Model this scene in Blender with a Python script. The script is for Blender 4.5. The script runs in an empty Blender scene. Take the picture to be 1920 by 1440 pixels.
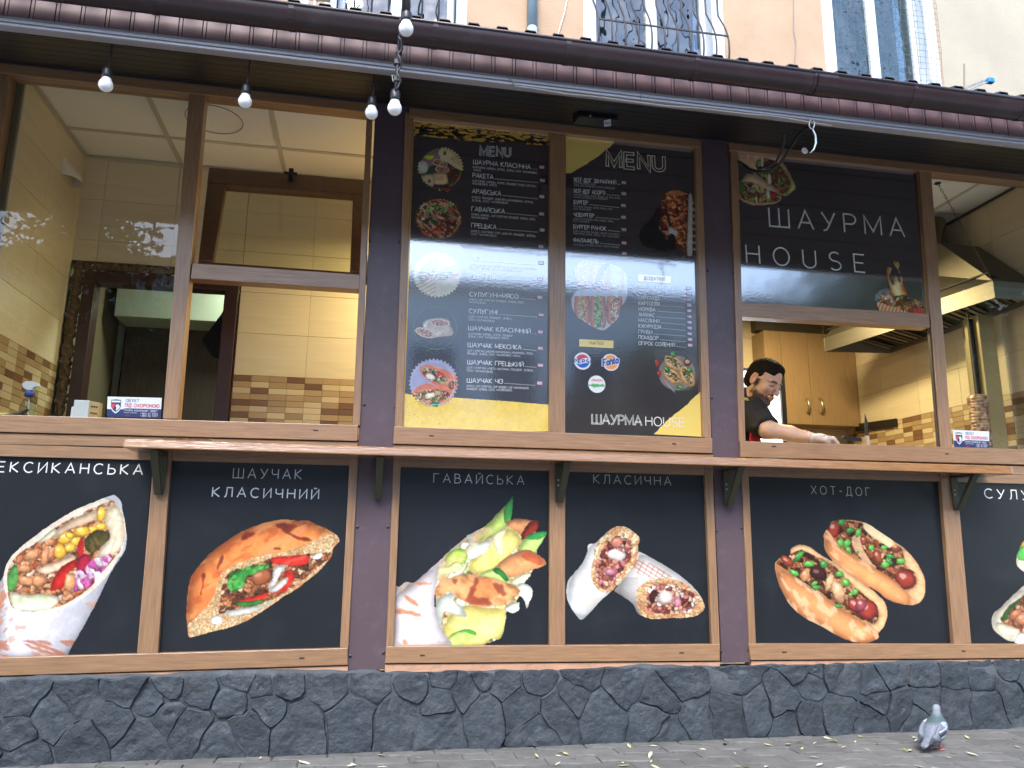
import bpy, bmesh, math, random
import numpy as np
from mathutils import Vector, Matrix
from mathutils.geometry import tessellate_polygon
random.seed(7); np.random.seed(7)
R = math.radians
sc = bpy.context.scene
COL = sc.collection

# ------------------------------------------------------------------ camera
F_PX = 1442.0
_up = np.array([0.0098, -0.979, 0.2026]); _up /= np.linalg.norm(_up)
_h = np.array([8020., 377., 1442.]); _h /= np.linalg.norm(_h)
_h -= _up * _h.dot(_up); _h /= np.linalg.norm(_h)
_in = np.cross(_up, _h)
if _in[2] < 0: _in = -_in
W = np.array([_h, _in, _up])
GZ = 0.89
_f = W @ np.array([0, 0, 1.])
CAM = np.array([-_f[0] * 3.8, -_f[1] * 3.8, GZ])
cam_data = bpy.data.cameras.new('camera'); cam = bpy.data.objects.new('camera', cam_data); COL.objects.link(cam)
cx, cy, cz = W @ np.array([1., 0, 0]), -(W @ np.array([0, 1., 0])), -(W @ np.array([0, 0, 1.]))
cam.matrix_world = Matrix(((cx[0], cy[0], cz[0], CAM[0]), (cx[1], cy[1], cz[1], CAM[1]), (cx[2], cy[2], cz[2], CAM[2]), (0, 0, 0, 1)))
cam_data.sensor_width = 36; cam_data.lens = F_PX / 1920 * 36; cam_data.clip_end = 500; cam_data.clip_start = 0.05
sc.camera = cam

# ------------------------------------------------------------------ sky, sun, exposure
world = bpy.data.worlds.new('World'); sc.world = world; world.use_nodes = True
wn = world.node_tree.nodes; wl = world.node_tree.links
sky = wn.new('ShaderNodeTexSky'); sky.sky_type = 'NISHITA'; sky.sun_disc = False
SUN_EL, SUN_AZ = 50, 200
sky.sun_elevation = R(SUN_EL); sky.sun_rotation = R(SUN_AZ); sky.dust_density = 1.2; sky.air_density = 1.0; sky.ozone_density = 1.0
bg = wn['Background']; bg.inputs['Strength'].default_value = 0.15
wl.new(sky.outputs[0], bg.inputs['Color'])
sun_d = bpy.data.lights.new('sun', 'SUN'); sun_d.energy = .9; sun_d.angle = R(25); sun_d.color = (1, 0.95, 0.88)
sun = bpy.data.objects.new('sun', sun_d); COL.objects.link(sun)
_az = R(SUN_AZ)
sdir = Vector((math.sin(_az) * math.cos(R(SUN_EL)), math.cos(_az) * math.cos(R(SUN_EL)), math.sin(R(SUN_EL))))
sun.rotation_euler = sdir.to_track_quat('Z', 'Y').to_euler(); sun.location = (0, -8, 12)
vs = sc.view_settings; vs.view_transform = 'Standard'; vs.look = 'None'; vs.exposure = 2.3; vs.gamma = 1; vs.use_curve_mapping = False
sc.cycles.max_bounces = 8; sc.cycles.transparent_max_bounces = 16; sc.cycles.caustics_reflective = False
sc.cycles.use_denoising = True

# ------------------------------------------------------------------ where a traced outline meets a real plane
def _ray(px, py): return W @ np.array([(px - 960) / F_PX, (py - 720) / F_PX, 1.])
def onY(px, py, y=0.): d = _ray(px, py); return CAM + d * ((y - CAM[1]) / d[1])
def onZ(px, py, z=0.): d = _ray(px, py); return CAM + d * ((z - CAM[2]) / d[2])
def onX(px, py, x): d = _ray(px, py); return CAM + d * ((x - CAM[0]) / d[0])

# ------------------------------------------------------------------ objects
def _par(o, p):
    if p is not None:
        o.parent = p
        o.matrix_parent_inverse = Matrix.Translation(-Vector(p.location)) if p.type == 'EMPTY' else Matrix.Identity(4)
def tag(o, label=None, cat=None, group=None, kind=None):
    if label: o['label'] = label
    if cat: o['category'] = cat
    if group: o['group'] = group
    if kind: o['kind'] = kind
    return o
def thing(name, loc, label, cat, group=None, kind=None):
    o = bpy.data.objects.new(name, None); COL.objects.link(o); o.location = loc; o.empty_display_size = .05
    return tag(o, label, cat, group, kind)
def link_mesh(name, verts, faces, mat, parent=None, smooth=False, kind=None, bevel=0, label=None):
    me = bpy.data.meshes.new(name); me.from_pydata([tuple(map(float, v)) for v in verts], [], faces)
    me.validate()
    bm = bmesh.new(); bm.from_mesh(me); bmesh.ops.recalc_face_normals(bm, faces=bm.faces); bm.to_mesh(me); bm.free()
    if mat is not None: me.materials.append(mat)
    if smooth: me.polygons.foreach_set('use_smooth', [True] * len(me.polygons))
    o = bpy.data.objects.new(name, me); COL.objects.link(o); _par(o, parent)
    if kind: o['kind'] = kind
    if label: o['label'] = label
    if bevel:
        m = o.modifiers.new('bevel', 'BEVEL'); m.width = bevel; m.segments = 2; m.limit_method = 'ANGLE'; m.harden_normals = False
    return o
def copy_obj(o, parent=None, loc=None):
    c = o.copy(); COL.objects.link(c)
    c.parent = parent
    if loc is not None: c.location = loc
    return c

class MB:
    def __init__(s): s.v = []; s.f = []
    def add(s, v, f):
        n = len(s.v); s.v += [tuple(map(float, p)) for p in v]; s.f += [tuple(i + n for i in q) for q in f]; return s
    def box(s, x0, x1, y0, y1, z0, z1):
        return s.add([(x0, y0, z0), (x1, y0, z0), (x1, y1, z0), (x0, y1, z0), (x0, y0, z1), (x1, y0, z1), (x1, y1, z1), (x0, y1, z1)],
                     [(0, 3, 2, 1), (4, 5, 6, 7), (0, 1, 5, 4), (1, 2, 6, 5), (2, 3, 7, 6), (3, 0, 4, 7)])
    def hexa(s, a, b):  # two matching quads
        return s.add(list(a) + list(b), [(0, 1, 2, 3), (7, 6, 5, 4), (0, 4, 5, 1), (1, 5, 6, 2), (2, 6, 7, 3), (3, 7, 4, 0)])
    def bar(s, px, yf, yb):  # traced quad on the plane y=yf, carried straight back to yb
        a = [onY(x, y, yf) for x, y in px]
        return s.hexa(a, [(p[0], yb, p[2]) for p in a])
    def prism(s, outline, d):  # outline: 3D points, d: offset vector
        n = len(outline); o = [Vector(tuple(map(float, p))) for p in outline]; q = [p + Vector(d) for p in o]
        tr = tessellate_polygon([o]); fs = [tuple(t) for t in tr] + [tuple(i + n for i in reversed(t)) for t in tr]
        fs += [(i, (i + 1) % n, n + (i + 1) % n, n + i) for i in range(n)]
        return s.add(o + q, fs)
    def flat(s, outline):
        o = [Vector(tuple(map(float, p))) for p in outline]; return s.add(o, [tuple(t) for t in tessellate_polygon([o])])
    def tube(s, pts, r, n=8, cap=True):
        pts = [Vector(tuple(map(float, p))) for p in pts]
        if not hasattr(r, '__len__'): r = [r] * len(pts)
        vs_, up = [], None
        for i, p in enumerate(pts):
            t = (pts[min(i + 1, len(pts) - 1)] - pts[max(i - 1, 0)]).normalized()
            if up is None: up = t.orthogonal().normalized()
            up = (up - t * up.dot(t)).normalized(); w = t.cross(up)
            for k in range(n):
                a = 2 * math.pi * k / n; vs_.append(p + (up * math.cos(a) + w * math.sin(a)) * r[i])
        fs = [(i * n + k, i * n + (k + 1) % n, (i + 1) * n + (k + 1) % n, (i + 1) * n + k) for i in range(len(pts) - 1) for k in range(n)]
        if cap: fs += [tuple(reversed(range(n))), tuple((len(pts) - 1) * n + k for k in range(n))]
        return s.add(vs_, fs)
    def lathe(s, c, prof, n=16, axis='z'):  # prof: (radius, height)
        vs_ = []
        for r, h in prof:
            for k in range(n):
                a = 2 * math.pi * k / n; u, w = r * math.cos(a), r * math.sin(a)
                p = {'z': (u, w, h), 'y': (u, h, w), 'x': (h, u, w)}[axis]; vs_.append((c[0] + p[0], c[1] + p[1], c[2] + p[2]))
        m = len(prof)
        fs = [(i * n + k, i * n + (k + 1) % n, (i + 1) * n + (k + 1) % n, (i + 1) * n + k) for i in range(m - 1) for k in range(n)]
        fs += [tuple(reversed(range(n))), tuple((m - 1) * n + k for k in range(n))]
        return s.add(vs_, fs)
    def build(s, name, mat, parent=None, **k): return link_mesh(name, s.v, s.f, mat, parent, **k)

# ------------------------------------------------------------------ materials
def srgb(r, g, b):
    f = lambda c: (c / 255 / 12.92) if c / 255 < .04045 else ((c / 255 + .055) / 1.055) ** 2.4
    return (f(r), f(g), f(b), 1)
_mc = {}
def mat(name, col, rough=.6, metal=0., spec=.5, var=0., vscale=6., stretch=(1, 1, 1), bump=0., bscale=60., bstretch=(1, 1, 1), coat=0., dirt=0., dscale=3., dcol=(.3, .28, .25), ior=None, perobj=0., vdet=5):
    if name in _mc: return _mc[name]
    m = bpy.data.materials.new(name); m.use_nodes = True; nt = m.node_tree; N, L = nt.nodes, nt.links
    b = N['Principled BSDF']; b.inputs['Roughness'].default_value = rough; b.inputs['Metallic'].default_value = metal
    b.inputs['Specular IOR Level'].default_value = spec; b.inputs['Coat Weight'].default_value = coat; b.inputs['Coat Roughness'].default_value = .3 if 'laminate' in name else .05; b.inputs['Coat IOR'].default_value = 1.8 if 'laminate' in name else 1.5 if coat < .7 or 'wood' in name else 2.95
    if ior: b.inputs['IOR'].default_value = ior
    col = tuple(col[:3]) + (1,)
    tc = N.new('ShaderNodeTexCoord')
    def noise(scale, st, det=5, rough_=.55):
        mp = N.new('ShaderNodeMapping'); mp.inputs['Scale'].default_value = st; L.new(tc.outputs['Object'], mp.inputs[0])
        n = N.new('ShaderNodeTexNoise'); n.inputs['Scale'].default_value = scale; n.inputs['Detail'].default_value = det; n.inputs['Roughness'].default_value = rough_
        L.new(mp.outputs[0], n.inputs['Vector']); return n.outputs['Fac']
    cur = None
    if var > 0 or perobj > 0:
        hs = N.new('ShaderNodeHueSaturation'); hs.inputs['Color'].default_value = col
        val = None
        if var > 0:
            mr = N.new('ShaderNodeMapRange'); mr.inputs[1].default_value = .25; mr.inputs[2].default_value = .75; mr.inputs[3].default_value = 1 - var; mr.inputs[4].default_value = 1 + var
            L.new(noise(vscale, stretch, vdet), mr.inputs[0]); val = mr.outputs[0]
        if perobj > 0:
            oi = N.new('ShaderNodeObjectInfo'); m2 = N.new('ShaderNodeMapRange'); m2.inputs[3].default_value = 1 - perobj; m2.inputs[4].default_value = 1 + perobj
            L.new(oi.outputs['Random'], m2.inputs[0])
            if val is not None:
                mu = N.new('ShaderNodeMath'); mu.operation = 'MULTIPLY'; L.new(val, mu.inputs[0]); L.new(m2.outputs[0], mu.inputs[1]); val = mu.outputs[0]
            else: val = m2.outputs[0]
        L.new(val, hs.inputs['Value']); cur = hs.outputs[0]
    if dirt > 0:
        mx = N.new('ShaderNodeMix'); mx.data_type = 'RGBA'
        mr = N.new('ShaderNodeMapRange'); mr.inputs[1].default_value = .52; mr.inputs[2].default_value = .72; mr.inputs[4].default_value = dirt
        L.new(noise(dscale, (1, 1, 1), 8, .65), mr.inputs[0]); L.new(mr.outputs[0], mx.inputs['Factor'])
        if cur is not None: L.new(cur, mx.inputs['A'])
        else: mx.inputs['A'].default_value = col
        mx.inputs['B'].default_value = tuple(dcol[:3]) + (1,); cur = mx.outputs['Result']
    if cur is not None: L.new(cur, b.inputs['Base Color'])
    else: b.inputs['Base Color'].default_value = col
    if bump > 0:
        bp = N.new('ShaderNodeBump'); bp.inputs['Strength'].default_value = 1; bp.inputs['Distance'].default_value = bump
        L.new(noise(bscale, bstretch, 6), bp.inputs['Height']); L.new(bp.outputs[0], b.inputs['Normal'])
        if coat > 0: L.new(bp.outputs[0], b.inputs['Coat Normal'])
    _mc[name] = m; return m
def attr_mat(name, rough=.5, spec=.5, coat=0., bump=0., bscale=60., bstretch=(1, 1, 1), scale=1.):
    if name in _mc: return _mc[name]
    m = mat(name, (.5, .5, .5), rough, 0, spec, bump=bump, bscale=bscale, bstretch=bstretch, coat=coat)
    N, L = m.node_tree.nodes, m.node_tree.links
    a = N.new('ShaderNodeAttribute'); a.attribute_name = 'Col'; L.new(a.outputs['Color'], N['Principled BSDF'].inputs['Base Color'])
    return m
def glass(name, tint=(1, 1, 1), ior=1.5, rough=0., bump=0.):
    if name in _mc: return _mc[name]
    m = bpy.data.materials.new(name); m.use_nodes = True; N, L = m.node_tree.nodes, m.node_tree.links
    N.remove(N['Principled BSDF']); out = N['Material Output']
    t = N.new('ShaderNodeBsdfTransparent'); t.inputs[0].default_value = tuple(tint) + (1,)
    g = N.new('ShaderNodeBsdfGlossy'); g.inputs['Roughness'].default_value = rough
    fr = N.new('ShaderNodeFresnel'); ge = N.new('ShaderNodeNewGeometry'); im = N.new('ShaderNodeMapRange'); im.inputs[3].default_value = ior; im.inputs[4].default_value = 1 / ior
    L.new(ge.outputs['Backfacing'], im.inputs[0]); L.new(im.outputs[0], fr.inputs[0])
    mx = N.new('ShaderNodeMixShader'); L.new(fr.outputs[0], mx.inputs[0]); L.new(t.outputs[0], mx.inputs[1]); L.new(g.outputs[0], mx.inputs[2]); L.new(mx.outputs[0], out.inputs[0])
    if bump:
        n = N.new('ShaderNodeTexNoise'); n.inputs['Scale'].default_value = 3; tc = N.new('ShaderNodeTexCoord'); L.new(tc.outputs['Object'], n.inputs['Vector'])
        bp = N.new('ShaderNodeBump'); bp.inputs['Distance'].default_value = bump; L.new(n.outputs[0], bp.inputs['Height']); L.new(bp.outputs[0], g.inputs['Normal']); L.new(bp.outputs[0], fr.inputs['Normal'])
    _mc[name] = m; return m
def glow(name, col, s):
    if name in _mc: return _mc[name]
    m = bpy.data.materials.new(name); m.use_nodes = True; b = m.node_tree.nodes['Principled BSDF']
    b.inputs['Base Color'].default_value = (.8, .8, .8, 1); b.inputs['Emission Color'].default_value = tuple(col) + (1,); b.inputs['Emission Strength'].default_value = s
    _mc[name] = m; return m

WOOD = (.265, .148, .074)
def wood(name, stretch): return mat(name, WOOD, .42, var=.30, vscale=9, stretch=stretch, bump=.0006, bscale=30, bstretch=stretch, dirt=.12, dscale=9, dcol=(.10, .055, .035), spec=.5, perobj=.06, coat=.38)
m_wh = wood('wood_laminate_horizontal', (.8, 8, 14)); m_wv = wood('wood_laminate_vertical', (14, 8, .8))
m_seam = mat('seam_black', (.02, .015, .012), .7)
m_shelf = mat('varnished_wood', (.25, .125, .05), .18, coat=.6, var=.3, vscale=10, stretch=(1, 8, 14), bump=.0012, bscale=22, bstretch=(.6, 6, 6))
m_col = mat('plum_sheet_metal', (.088, .060, .072), .38, var=.08, vscale=3, dirt=.10, dscale=18, dcol=(.3, .27, .28), bump=.0004, bscale=5)
m_plum = mat('plum_cladding', (.18, .11, .12), .45, var=.06, vscale=5, perobj=.03, dirt=.08, dscale=6, dcol=(.25, .21, .21))
m_gutter = mat('gutter_brown', (.030, .016, .018), .3, var=.12, vscale=4, stretch=(1, 4, 4), dirt=.10, dscale=7, dcol=(.2, .17, .16))
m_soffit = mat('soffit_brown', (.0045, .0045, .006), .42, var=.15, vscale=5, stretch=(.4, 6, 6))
m_roof = mat('roof_sheet_black', (.012, .010, .012), .4)
m_alu = mat('aluminium_rail', (.34, .335, .36), .38, metal=.3, var=.12, vscale=5, stretch=(.5, 8, 30), dirt=.2, dscale=8, dcol=(.22, .2, .2))
m_panel = mat('panel_vinyl_black', (.044, .034, .036), .2, spec=.55, coat=1., bump=.00010, bscale=55, bstretch=(1, 1, 1.6), var=.25, vscale=2)
m_lower = mat('panel_vinyl_matte', (.0095, .0115, .015), .32, spec=.5, var=.25, vscale=2.2, dirt=.10, dscale=5, dcol=(.08, .09, .11), bump=.0005, bscale=8)
m_yellow = mat('print_yellow', (.86, .64, .16), .13, coat=1., bump=.00010, bscale=55, bstretch=(1, 1, 1.6))
m_white = mat('print_white', (.85, .87, .87), .2, coat=1.)
m_grey = mat('print_grey', (.22, .23, .24), .25, coat=.5)
m_greyw = mat('print_soft_white', (.66, .68, .68), .2, coat=1.)
m_dark = mat('print_dark', (.03, .02, .015), .35)
m_red = mat('print_red', (.62, .06, .06), .35)
m_blue = mat('print_blue', (.05, .09, .35), .35)
m_gold = mat('gold_edge', (.75, .45, .10), .3, metal=.5)
m_artg = attr_mat('print_glossy', .13, .5, coat=1., bump=.00010, bscale=55, bstretch=(1, 1, 1.6))
m_art = attr_mat('print_matte', .32, .45, bump=.0004, bscale=8)
m_steel = mat('stainless_steel', (.30, .28, .24), .5, metal=1, var=.1, vscale=4, stretch=(1, 1, 12), bump=.0002, bscale=60, bstretch=(1, 1, 10))
m_black = mat('black_plastic', (.012, .012, .013), .4)
m_whitepl = mat('white_plastic', (.72, .74, .76), .35)
m_screw = mat('screw_dark', (.05, .05, .055), .35, metal=.6)

# ------------------------------------------------------------------ stroke lettering
def _arc(cx, cy, rx, ry, a0, a1, n=9): return [(cx + rx * math.cos(R(a0 + (a1 - a0) * i / n)), cy + ry * math.sin(R(a0 + (a1 - a0) * i / n))) for i in range(n + 1)]
_brv = [_arc(.3, 1.22, .13, .10, 200, 340, 5)]
G = {}
def _g(ch, w, *st):
    for c in ch: G[c] = (w, [list(s) for s in st])
_g('АA', .7, [(0, 0), (.35, 1), (.7, 0)], [(.12, .34), (.58, .34)])
_g('Б', .58, [(.52, 1), (0, 1), (0, 0), (.28, 0)] + _arc(.28, .29, .28, .29, -80, 90, 8) + [(0.02, .58)])
_g('ВB', .58, [(0.02, .54), (0, 0), (.3, 0)] + _arc(.3, .27, .27, .27, -80, 90, 8) + [(.03, .54), (0, 1), (.26, 1)] + _arc(.26, .77, .23, .23, 80, -80, 8))
_g('ГҐ', .5, [(0, 0), (0, 1), (.5, 1)])
_g('Д', .72, [(0, -.18), (0, 0), (.72, 0), (.72, -.18)], [(.1, 0.02), (.2, .5), (.22, 1), (.6, 1), (.6, .02)])
_g('ЕE', .52, [(.52, 1), (0, 1), (0, 0), (.52, 0)], [(.03, .52), (.46, .52)])
_g('Є', .62, _arc(.36, .5, .36, .5, 50, 310, 14), [(.02, .52), (.45, .52)])
_g('Ж', .9, [(0, 1), (.4, .5), (0, 0)], [(.9, 1), (.5, .5), (.9, 0)], [(.45, 0), (.45, 1)])
_g('З3', .52, _arc(.24, .76, .24, .24, 150, -80, 9) + _arc(.24, .27, .27, .27, 80, -150, 10), )
_g('И', .6, [(0, 1), (0, 0), (.6, 1), (.6, 0)])
_g('Й', .6, [(0, 1), (0, 0), (.6, 1), (.6, 0)], *_brv)
_g('ІI', .08, [(.04, 0), (.04, 1)])
_g('Ї', .24, [(.12, 0), (.12, 1)], [(0, 1.18), (0, 1.28)], [(.24, 1.18), (.24, 1.28)])
_g('КK', .58, [(0, 0), (0, 1)], [(.55, 1), (.04, .5), (.58, 0)])
_g('Л', .64, [(0, 0), (.1, .05), (.17, .4), (.18, 1), (.62, 1), (.62, 0)])
_g('МM', .78, [(0, 0), (0, 1), (.39, .15), (.78, 1), (.78, 0)])
_g('НH', .62, [(0, 0), (0, 1)], [(.62, 0), (.62, 1)], [(0.02, .52), (.6, .52)])
_g('ОO0', .76, _arc(.38, .5, .38, .5, 90, 450, 20))
_g('П', .6, [(0, 0), (0, 1), (.6, 1), (.6, 0)])
_g('РP', .56, [(0, 0), (0, 1), (.3, 1)] + _arc(.3, .73, .26, .27, 80, -90, 8) + [(.02, .46)])
_g('СC', .66, _arc(.38, .5, .38, .5, 48, 312, 14))
_g('ТT', .62, [(0, 1), (.62, 1)], [(.31, .98), (.31, 0)])
_g('У', .62, [(0, 1), (.33, .36)], [(.62, 1), (.3, .25), (.2, .05), (.05, 0)])
_g('Ф', .8, _arc(.4, .54, .4, .33, 90, 450, 18), [(.4, 0), (.4, 1.02)])
_g('ХX', .62, [(0, 0), (.62, 1)], [(0, 1), (.62, 0)])
_g('Ц', .66, [(0, 1), (0, 0), (.7, 0), (.7, -.18)], [(.58, 1), (.58, .02)])
_g('Ч', .56, [(0, 1), (0, .62)] + _arc(.25, .62, .25, .2, 180, 280, 5) + [(.55, .5)], [(.56, 1), (.56, 0)])
_g('Ш', .9, [(0, 1), (0, 0), (.9, 0), (.9, 1)], [(.45, 1), (.45, .02)])
_g('Щ', .94, [(0, 1), (0, 0), (.96, 0), (.96, -.18)], [(.42, 1), (.42, .02)], [(.84, 1), (.84, .02)])
_g('Ь', .54, [(0, 1), (0, 0), (.28, 0)] + _arc(.28, .28, .26, .28, -80, 90, 8) + [(0.02, .56)])
_g('Ю', .98, [(0, 0), (0, 1)], [(.02, .5), (.26, .5)], _arc(.62, .5, .36, .5, 90, 450, 18))
_g('Я', .56, [(.56, 0), (.56, 1), (.27, 1)] + _arc(.27, .73, .26, .27, 100, 270, 8) + [(.54, .46)], [(.26, .44), (0, 0)])
_g('N', .62, [(0, 0), (0, 1), (.62, 0), (.62, 1)])
_g('U', .62, [(0, 1), (0, .32)] + _arc(.31, .32, .31, .32, 190, 350, 8) + [(.62, 1)])
_g('S', .56, _arc(.28, .75, .26, .25, 40, 250, 10) + _arc(.28, .25, .28, .25, 70, -140, 10))
_g('F', .5, [(0, 0), (0, 1), (.5, 1)], [(.02, .52), (.42, .52)])
_g('a', .42, _arc(.2, .32, .2, .3, 40, 330, 10), [(.42, .64), (.42, 0)])
_g('n', .42, [(0, 0), (0, .64)], [(.02, .4)] + _arc(.22, .42, .2, .22, 170, 0, 6) + [(.42, 0)])
_g('t', .3, [(.12, .95), (.12, .1), (.3, 0)], [(-.05, .64), (.3, .64)])
_g('1', .3, [(0, .75), (.2, 1), (.2, 0)])
_g('2', .5, _arc(.25, .74, .24, .26, 160, -20, 7) + [(0, 0), (.5, 0)])
_g('4', .5, [(.38, 0), (.38, 1), (0, .3), (.5, .3)])
_g('5', .5, [(.46, 1), (.08, 1), (.04, .58)] + _arc(.24, .3, .26, .3, 120, -140, 9))
_g('6', .5, [(.4, 1), (.08, .5)] + _arc(.26, .28, .26, .28, 150, -200, 12))
_g('7', .46, [(0, 1), (.46, 1), (.15, 0)])
_g('8', .5, _arc(.25, .76, .2, .24, 90, 450, 12), _arc(.25, .27, .25, .26, 90, 450, 12))
_g('9', .5, [(.1, 0), (.44, .5)] + _arc(.25, .72, .25, .28, -30, 330, 12))
_g(' ', .3); _g('.', .06, [(.03, 0), (.03, .1)]); _g(',', .08, [(.07, .1), (.0, -.14)]); _g('-', .32, [(0, .45), (.32, .45)])
_g('+', .5, [(0, .45), (.5, .45)], [(.25, .2), (.25, .7)]); _g("'", .06, [(.03, 1), (.03, .78)]); _g('"', .2, [(.03, 1), (.03, .78)], [(.17, 1), (.17, .78)])
_g('(', .18, _arc(.4, .45, .4, .7, 130, 230, 5)); _g(')', .18, _arc(-.2, .45, .4, .7, 50, -50, 5))
def ribbon(mb, pts, w, y, to3):
    """a pen stroke with mitred corners, width w, drawn in a panel's own (x, z)"""
    P = [np.array(p, float) for p in pts]; P2 = [P[0]]
    for p in P[1:]:
        if np.linalg.norm(p - P2[-1]) > 1e-6: P2.append(p)
    P = P2; n = len(P)
    if n < 2: return
    closed = np.linalg.norm(P[0] - P[-1]) < 1e-4
    L_, R_ = [], []
    for i in range(n):
        a = P[i - 1] if i > 0 else (P[n - 2] if closed else None); b = P[i + 1] if i < n - 1 else (P[1] if closed else None)
        d1 = (P[i] - a) if a is not None else None; d2 = (b - P[i]) if b is not None else None
        if d1 is None: d1 = d2
        if d2 is None: d2 = d1
        d1 = d1 / np.linalg.norm(d1); d2 = d2 / np.linalg.norm(d2); n1 = np.array([-d1[1], d1[0]]); n2 = np.array([-d2[1], d2[0]])
        m = n1 + n2; ml = np.linalg.norm(m)
        m = n1 if ml < 1e-3 else m / ml
        k = min(1 / max(.3, abs(m.dot(n1))), 2.2)
        L_.append(P[i] + m * w / 2 * k); R_.append(P[i] - m * w / 2 * k)
    mb.add([to3(p, y) for p in L_] + [to3(p, y) for p in R_], [(i, n + i, n + i + 1, i + 1) for i in range(n - 1)])
def text_width(t, track): return sum(G.get(c, G[' '])[0] + track for c in t) - track
def text(mb, t, px_l, px_r, cap, weight=.09, track=.22, y=-.002, outline=False, yplane=0.):
    """capitals from px_l to px_r (ends of the baseline), cap = height in photo px"""
    a, b = onY(*px_l, yplane), onY(*px_r, yplane); top = onY(px_l[0], px_l[1] - cap, yplane)
    h = float(top[2] - a[2]); ux = b - a; Wd = float(np.linalg.norm(ux)); ux = ux / Wd
    tw = text_width(t, track) * h; kx = Wd / tw; xo = 0.; k = 0
    for c in t:
        w, st = G.get(c, G[' '])
        for s in st:
            k += 1; sl = -.0 
            pts = [((xo + p[0]) * h * kx, p[1] * h) for p in s]
            to3 = lambda p, yy: (a[0] + ux[0] * p[0], yplane + yy, a[2] + ux[2] * p[0] + p[1])
            if outline:
                # double line: the two edges of a broad pen stroke
                Wd2 = outline * h
                tmp = MB(); ribbon(tmp, pts, Wd2, 0, lambda p, yy: (p[0], 0, p[1])); n = len(tmp.v) // 2
                e1 = [(v[0], v[2]) for v in tmp.v[:n]]; e2 = [(v[0], v[2]) for v in tmp.v[n:]]
                ribbon(mb, e1 + e2[::-1] + [e1[0]], weight * h, y - (k % 3) * .00012, to3)
            else: ribbon(mb, pts, weight * h, y - (k % 3) * .00012, to3)
        xo += w + track

# ------------------------------------------------------------------ printed food pictures: colour per vertex on a fine sheet
def _vnoise(X, Y, scale, seed, octv=4, rough=.5):
    out = np.zeros(X.shape); amp, tot = 1., 0.; rs = np.random.RandomState(seed)
    for o in range(octv):
        lat = rs.rand(64, 64); u, v = X / scale * 2 ** o + 17.3 * o, Y / scale * 2 ** o + 9.1 * o
        i, j = np.floor(u).astype(int), np.floor(v).astype(int); fu, fv = u - i, v - j
        fu, fv = fu * fu * (3 - 2 * fu), fv * fv * (3 - 2 * fv)
        a = lat[j % 64, i % 64] * (1 - fu) + lat[j % 64, (i + 1) % 64] * fu; b = lat[(j + 1) % 64, i % 64] * (1 - fu) + lat[(j + 1) % 64, (i + 1) % 64] * fu
        out += amp * (a * (1 - fv) + b * fv); tot += amp; amp *= rough
    return out / tot * 2 - 1
def _smooth(pts, k=5):
    n = len(pts); P = np.array(pts, float); out = []
    for i in range(n):
        p0, p1, p2, p3 = P[i - 1], P[i], P[(i + 1) % n], P[(i + 2) % n]
        for t in np.arange(k) / k: out.append(.5 * (2 * p1 + (p2 - p0) * t + (2 * p0 - 5 * p1 + 4 * p2 - p3) * t * t + (3 * p1 - p0 - 3 * p2 + p3) * t ** 3))
    return np.array(out)
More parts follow.
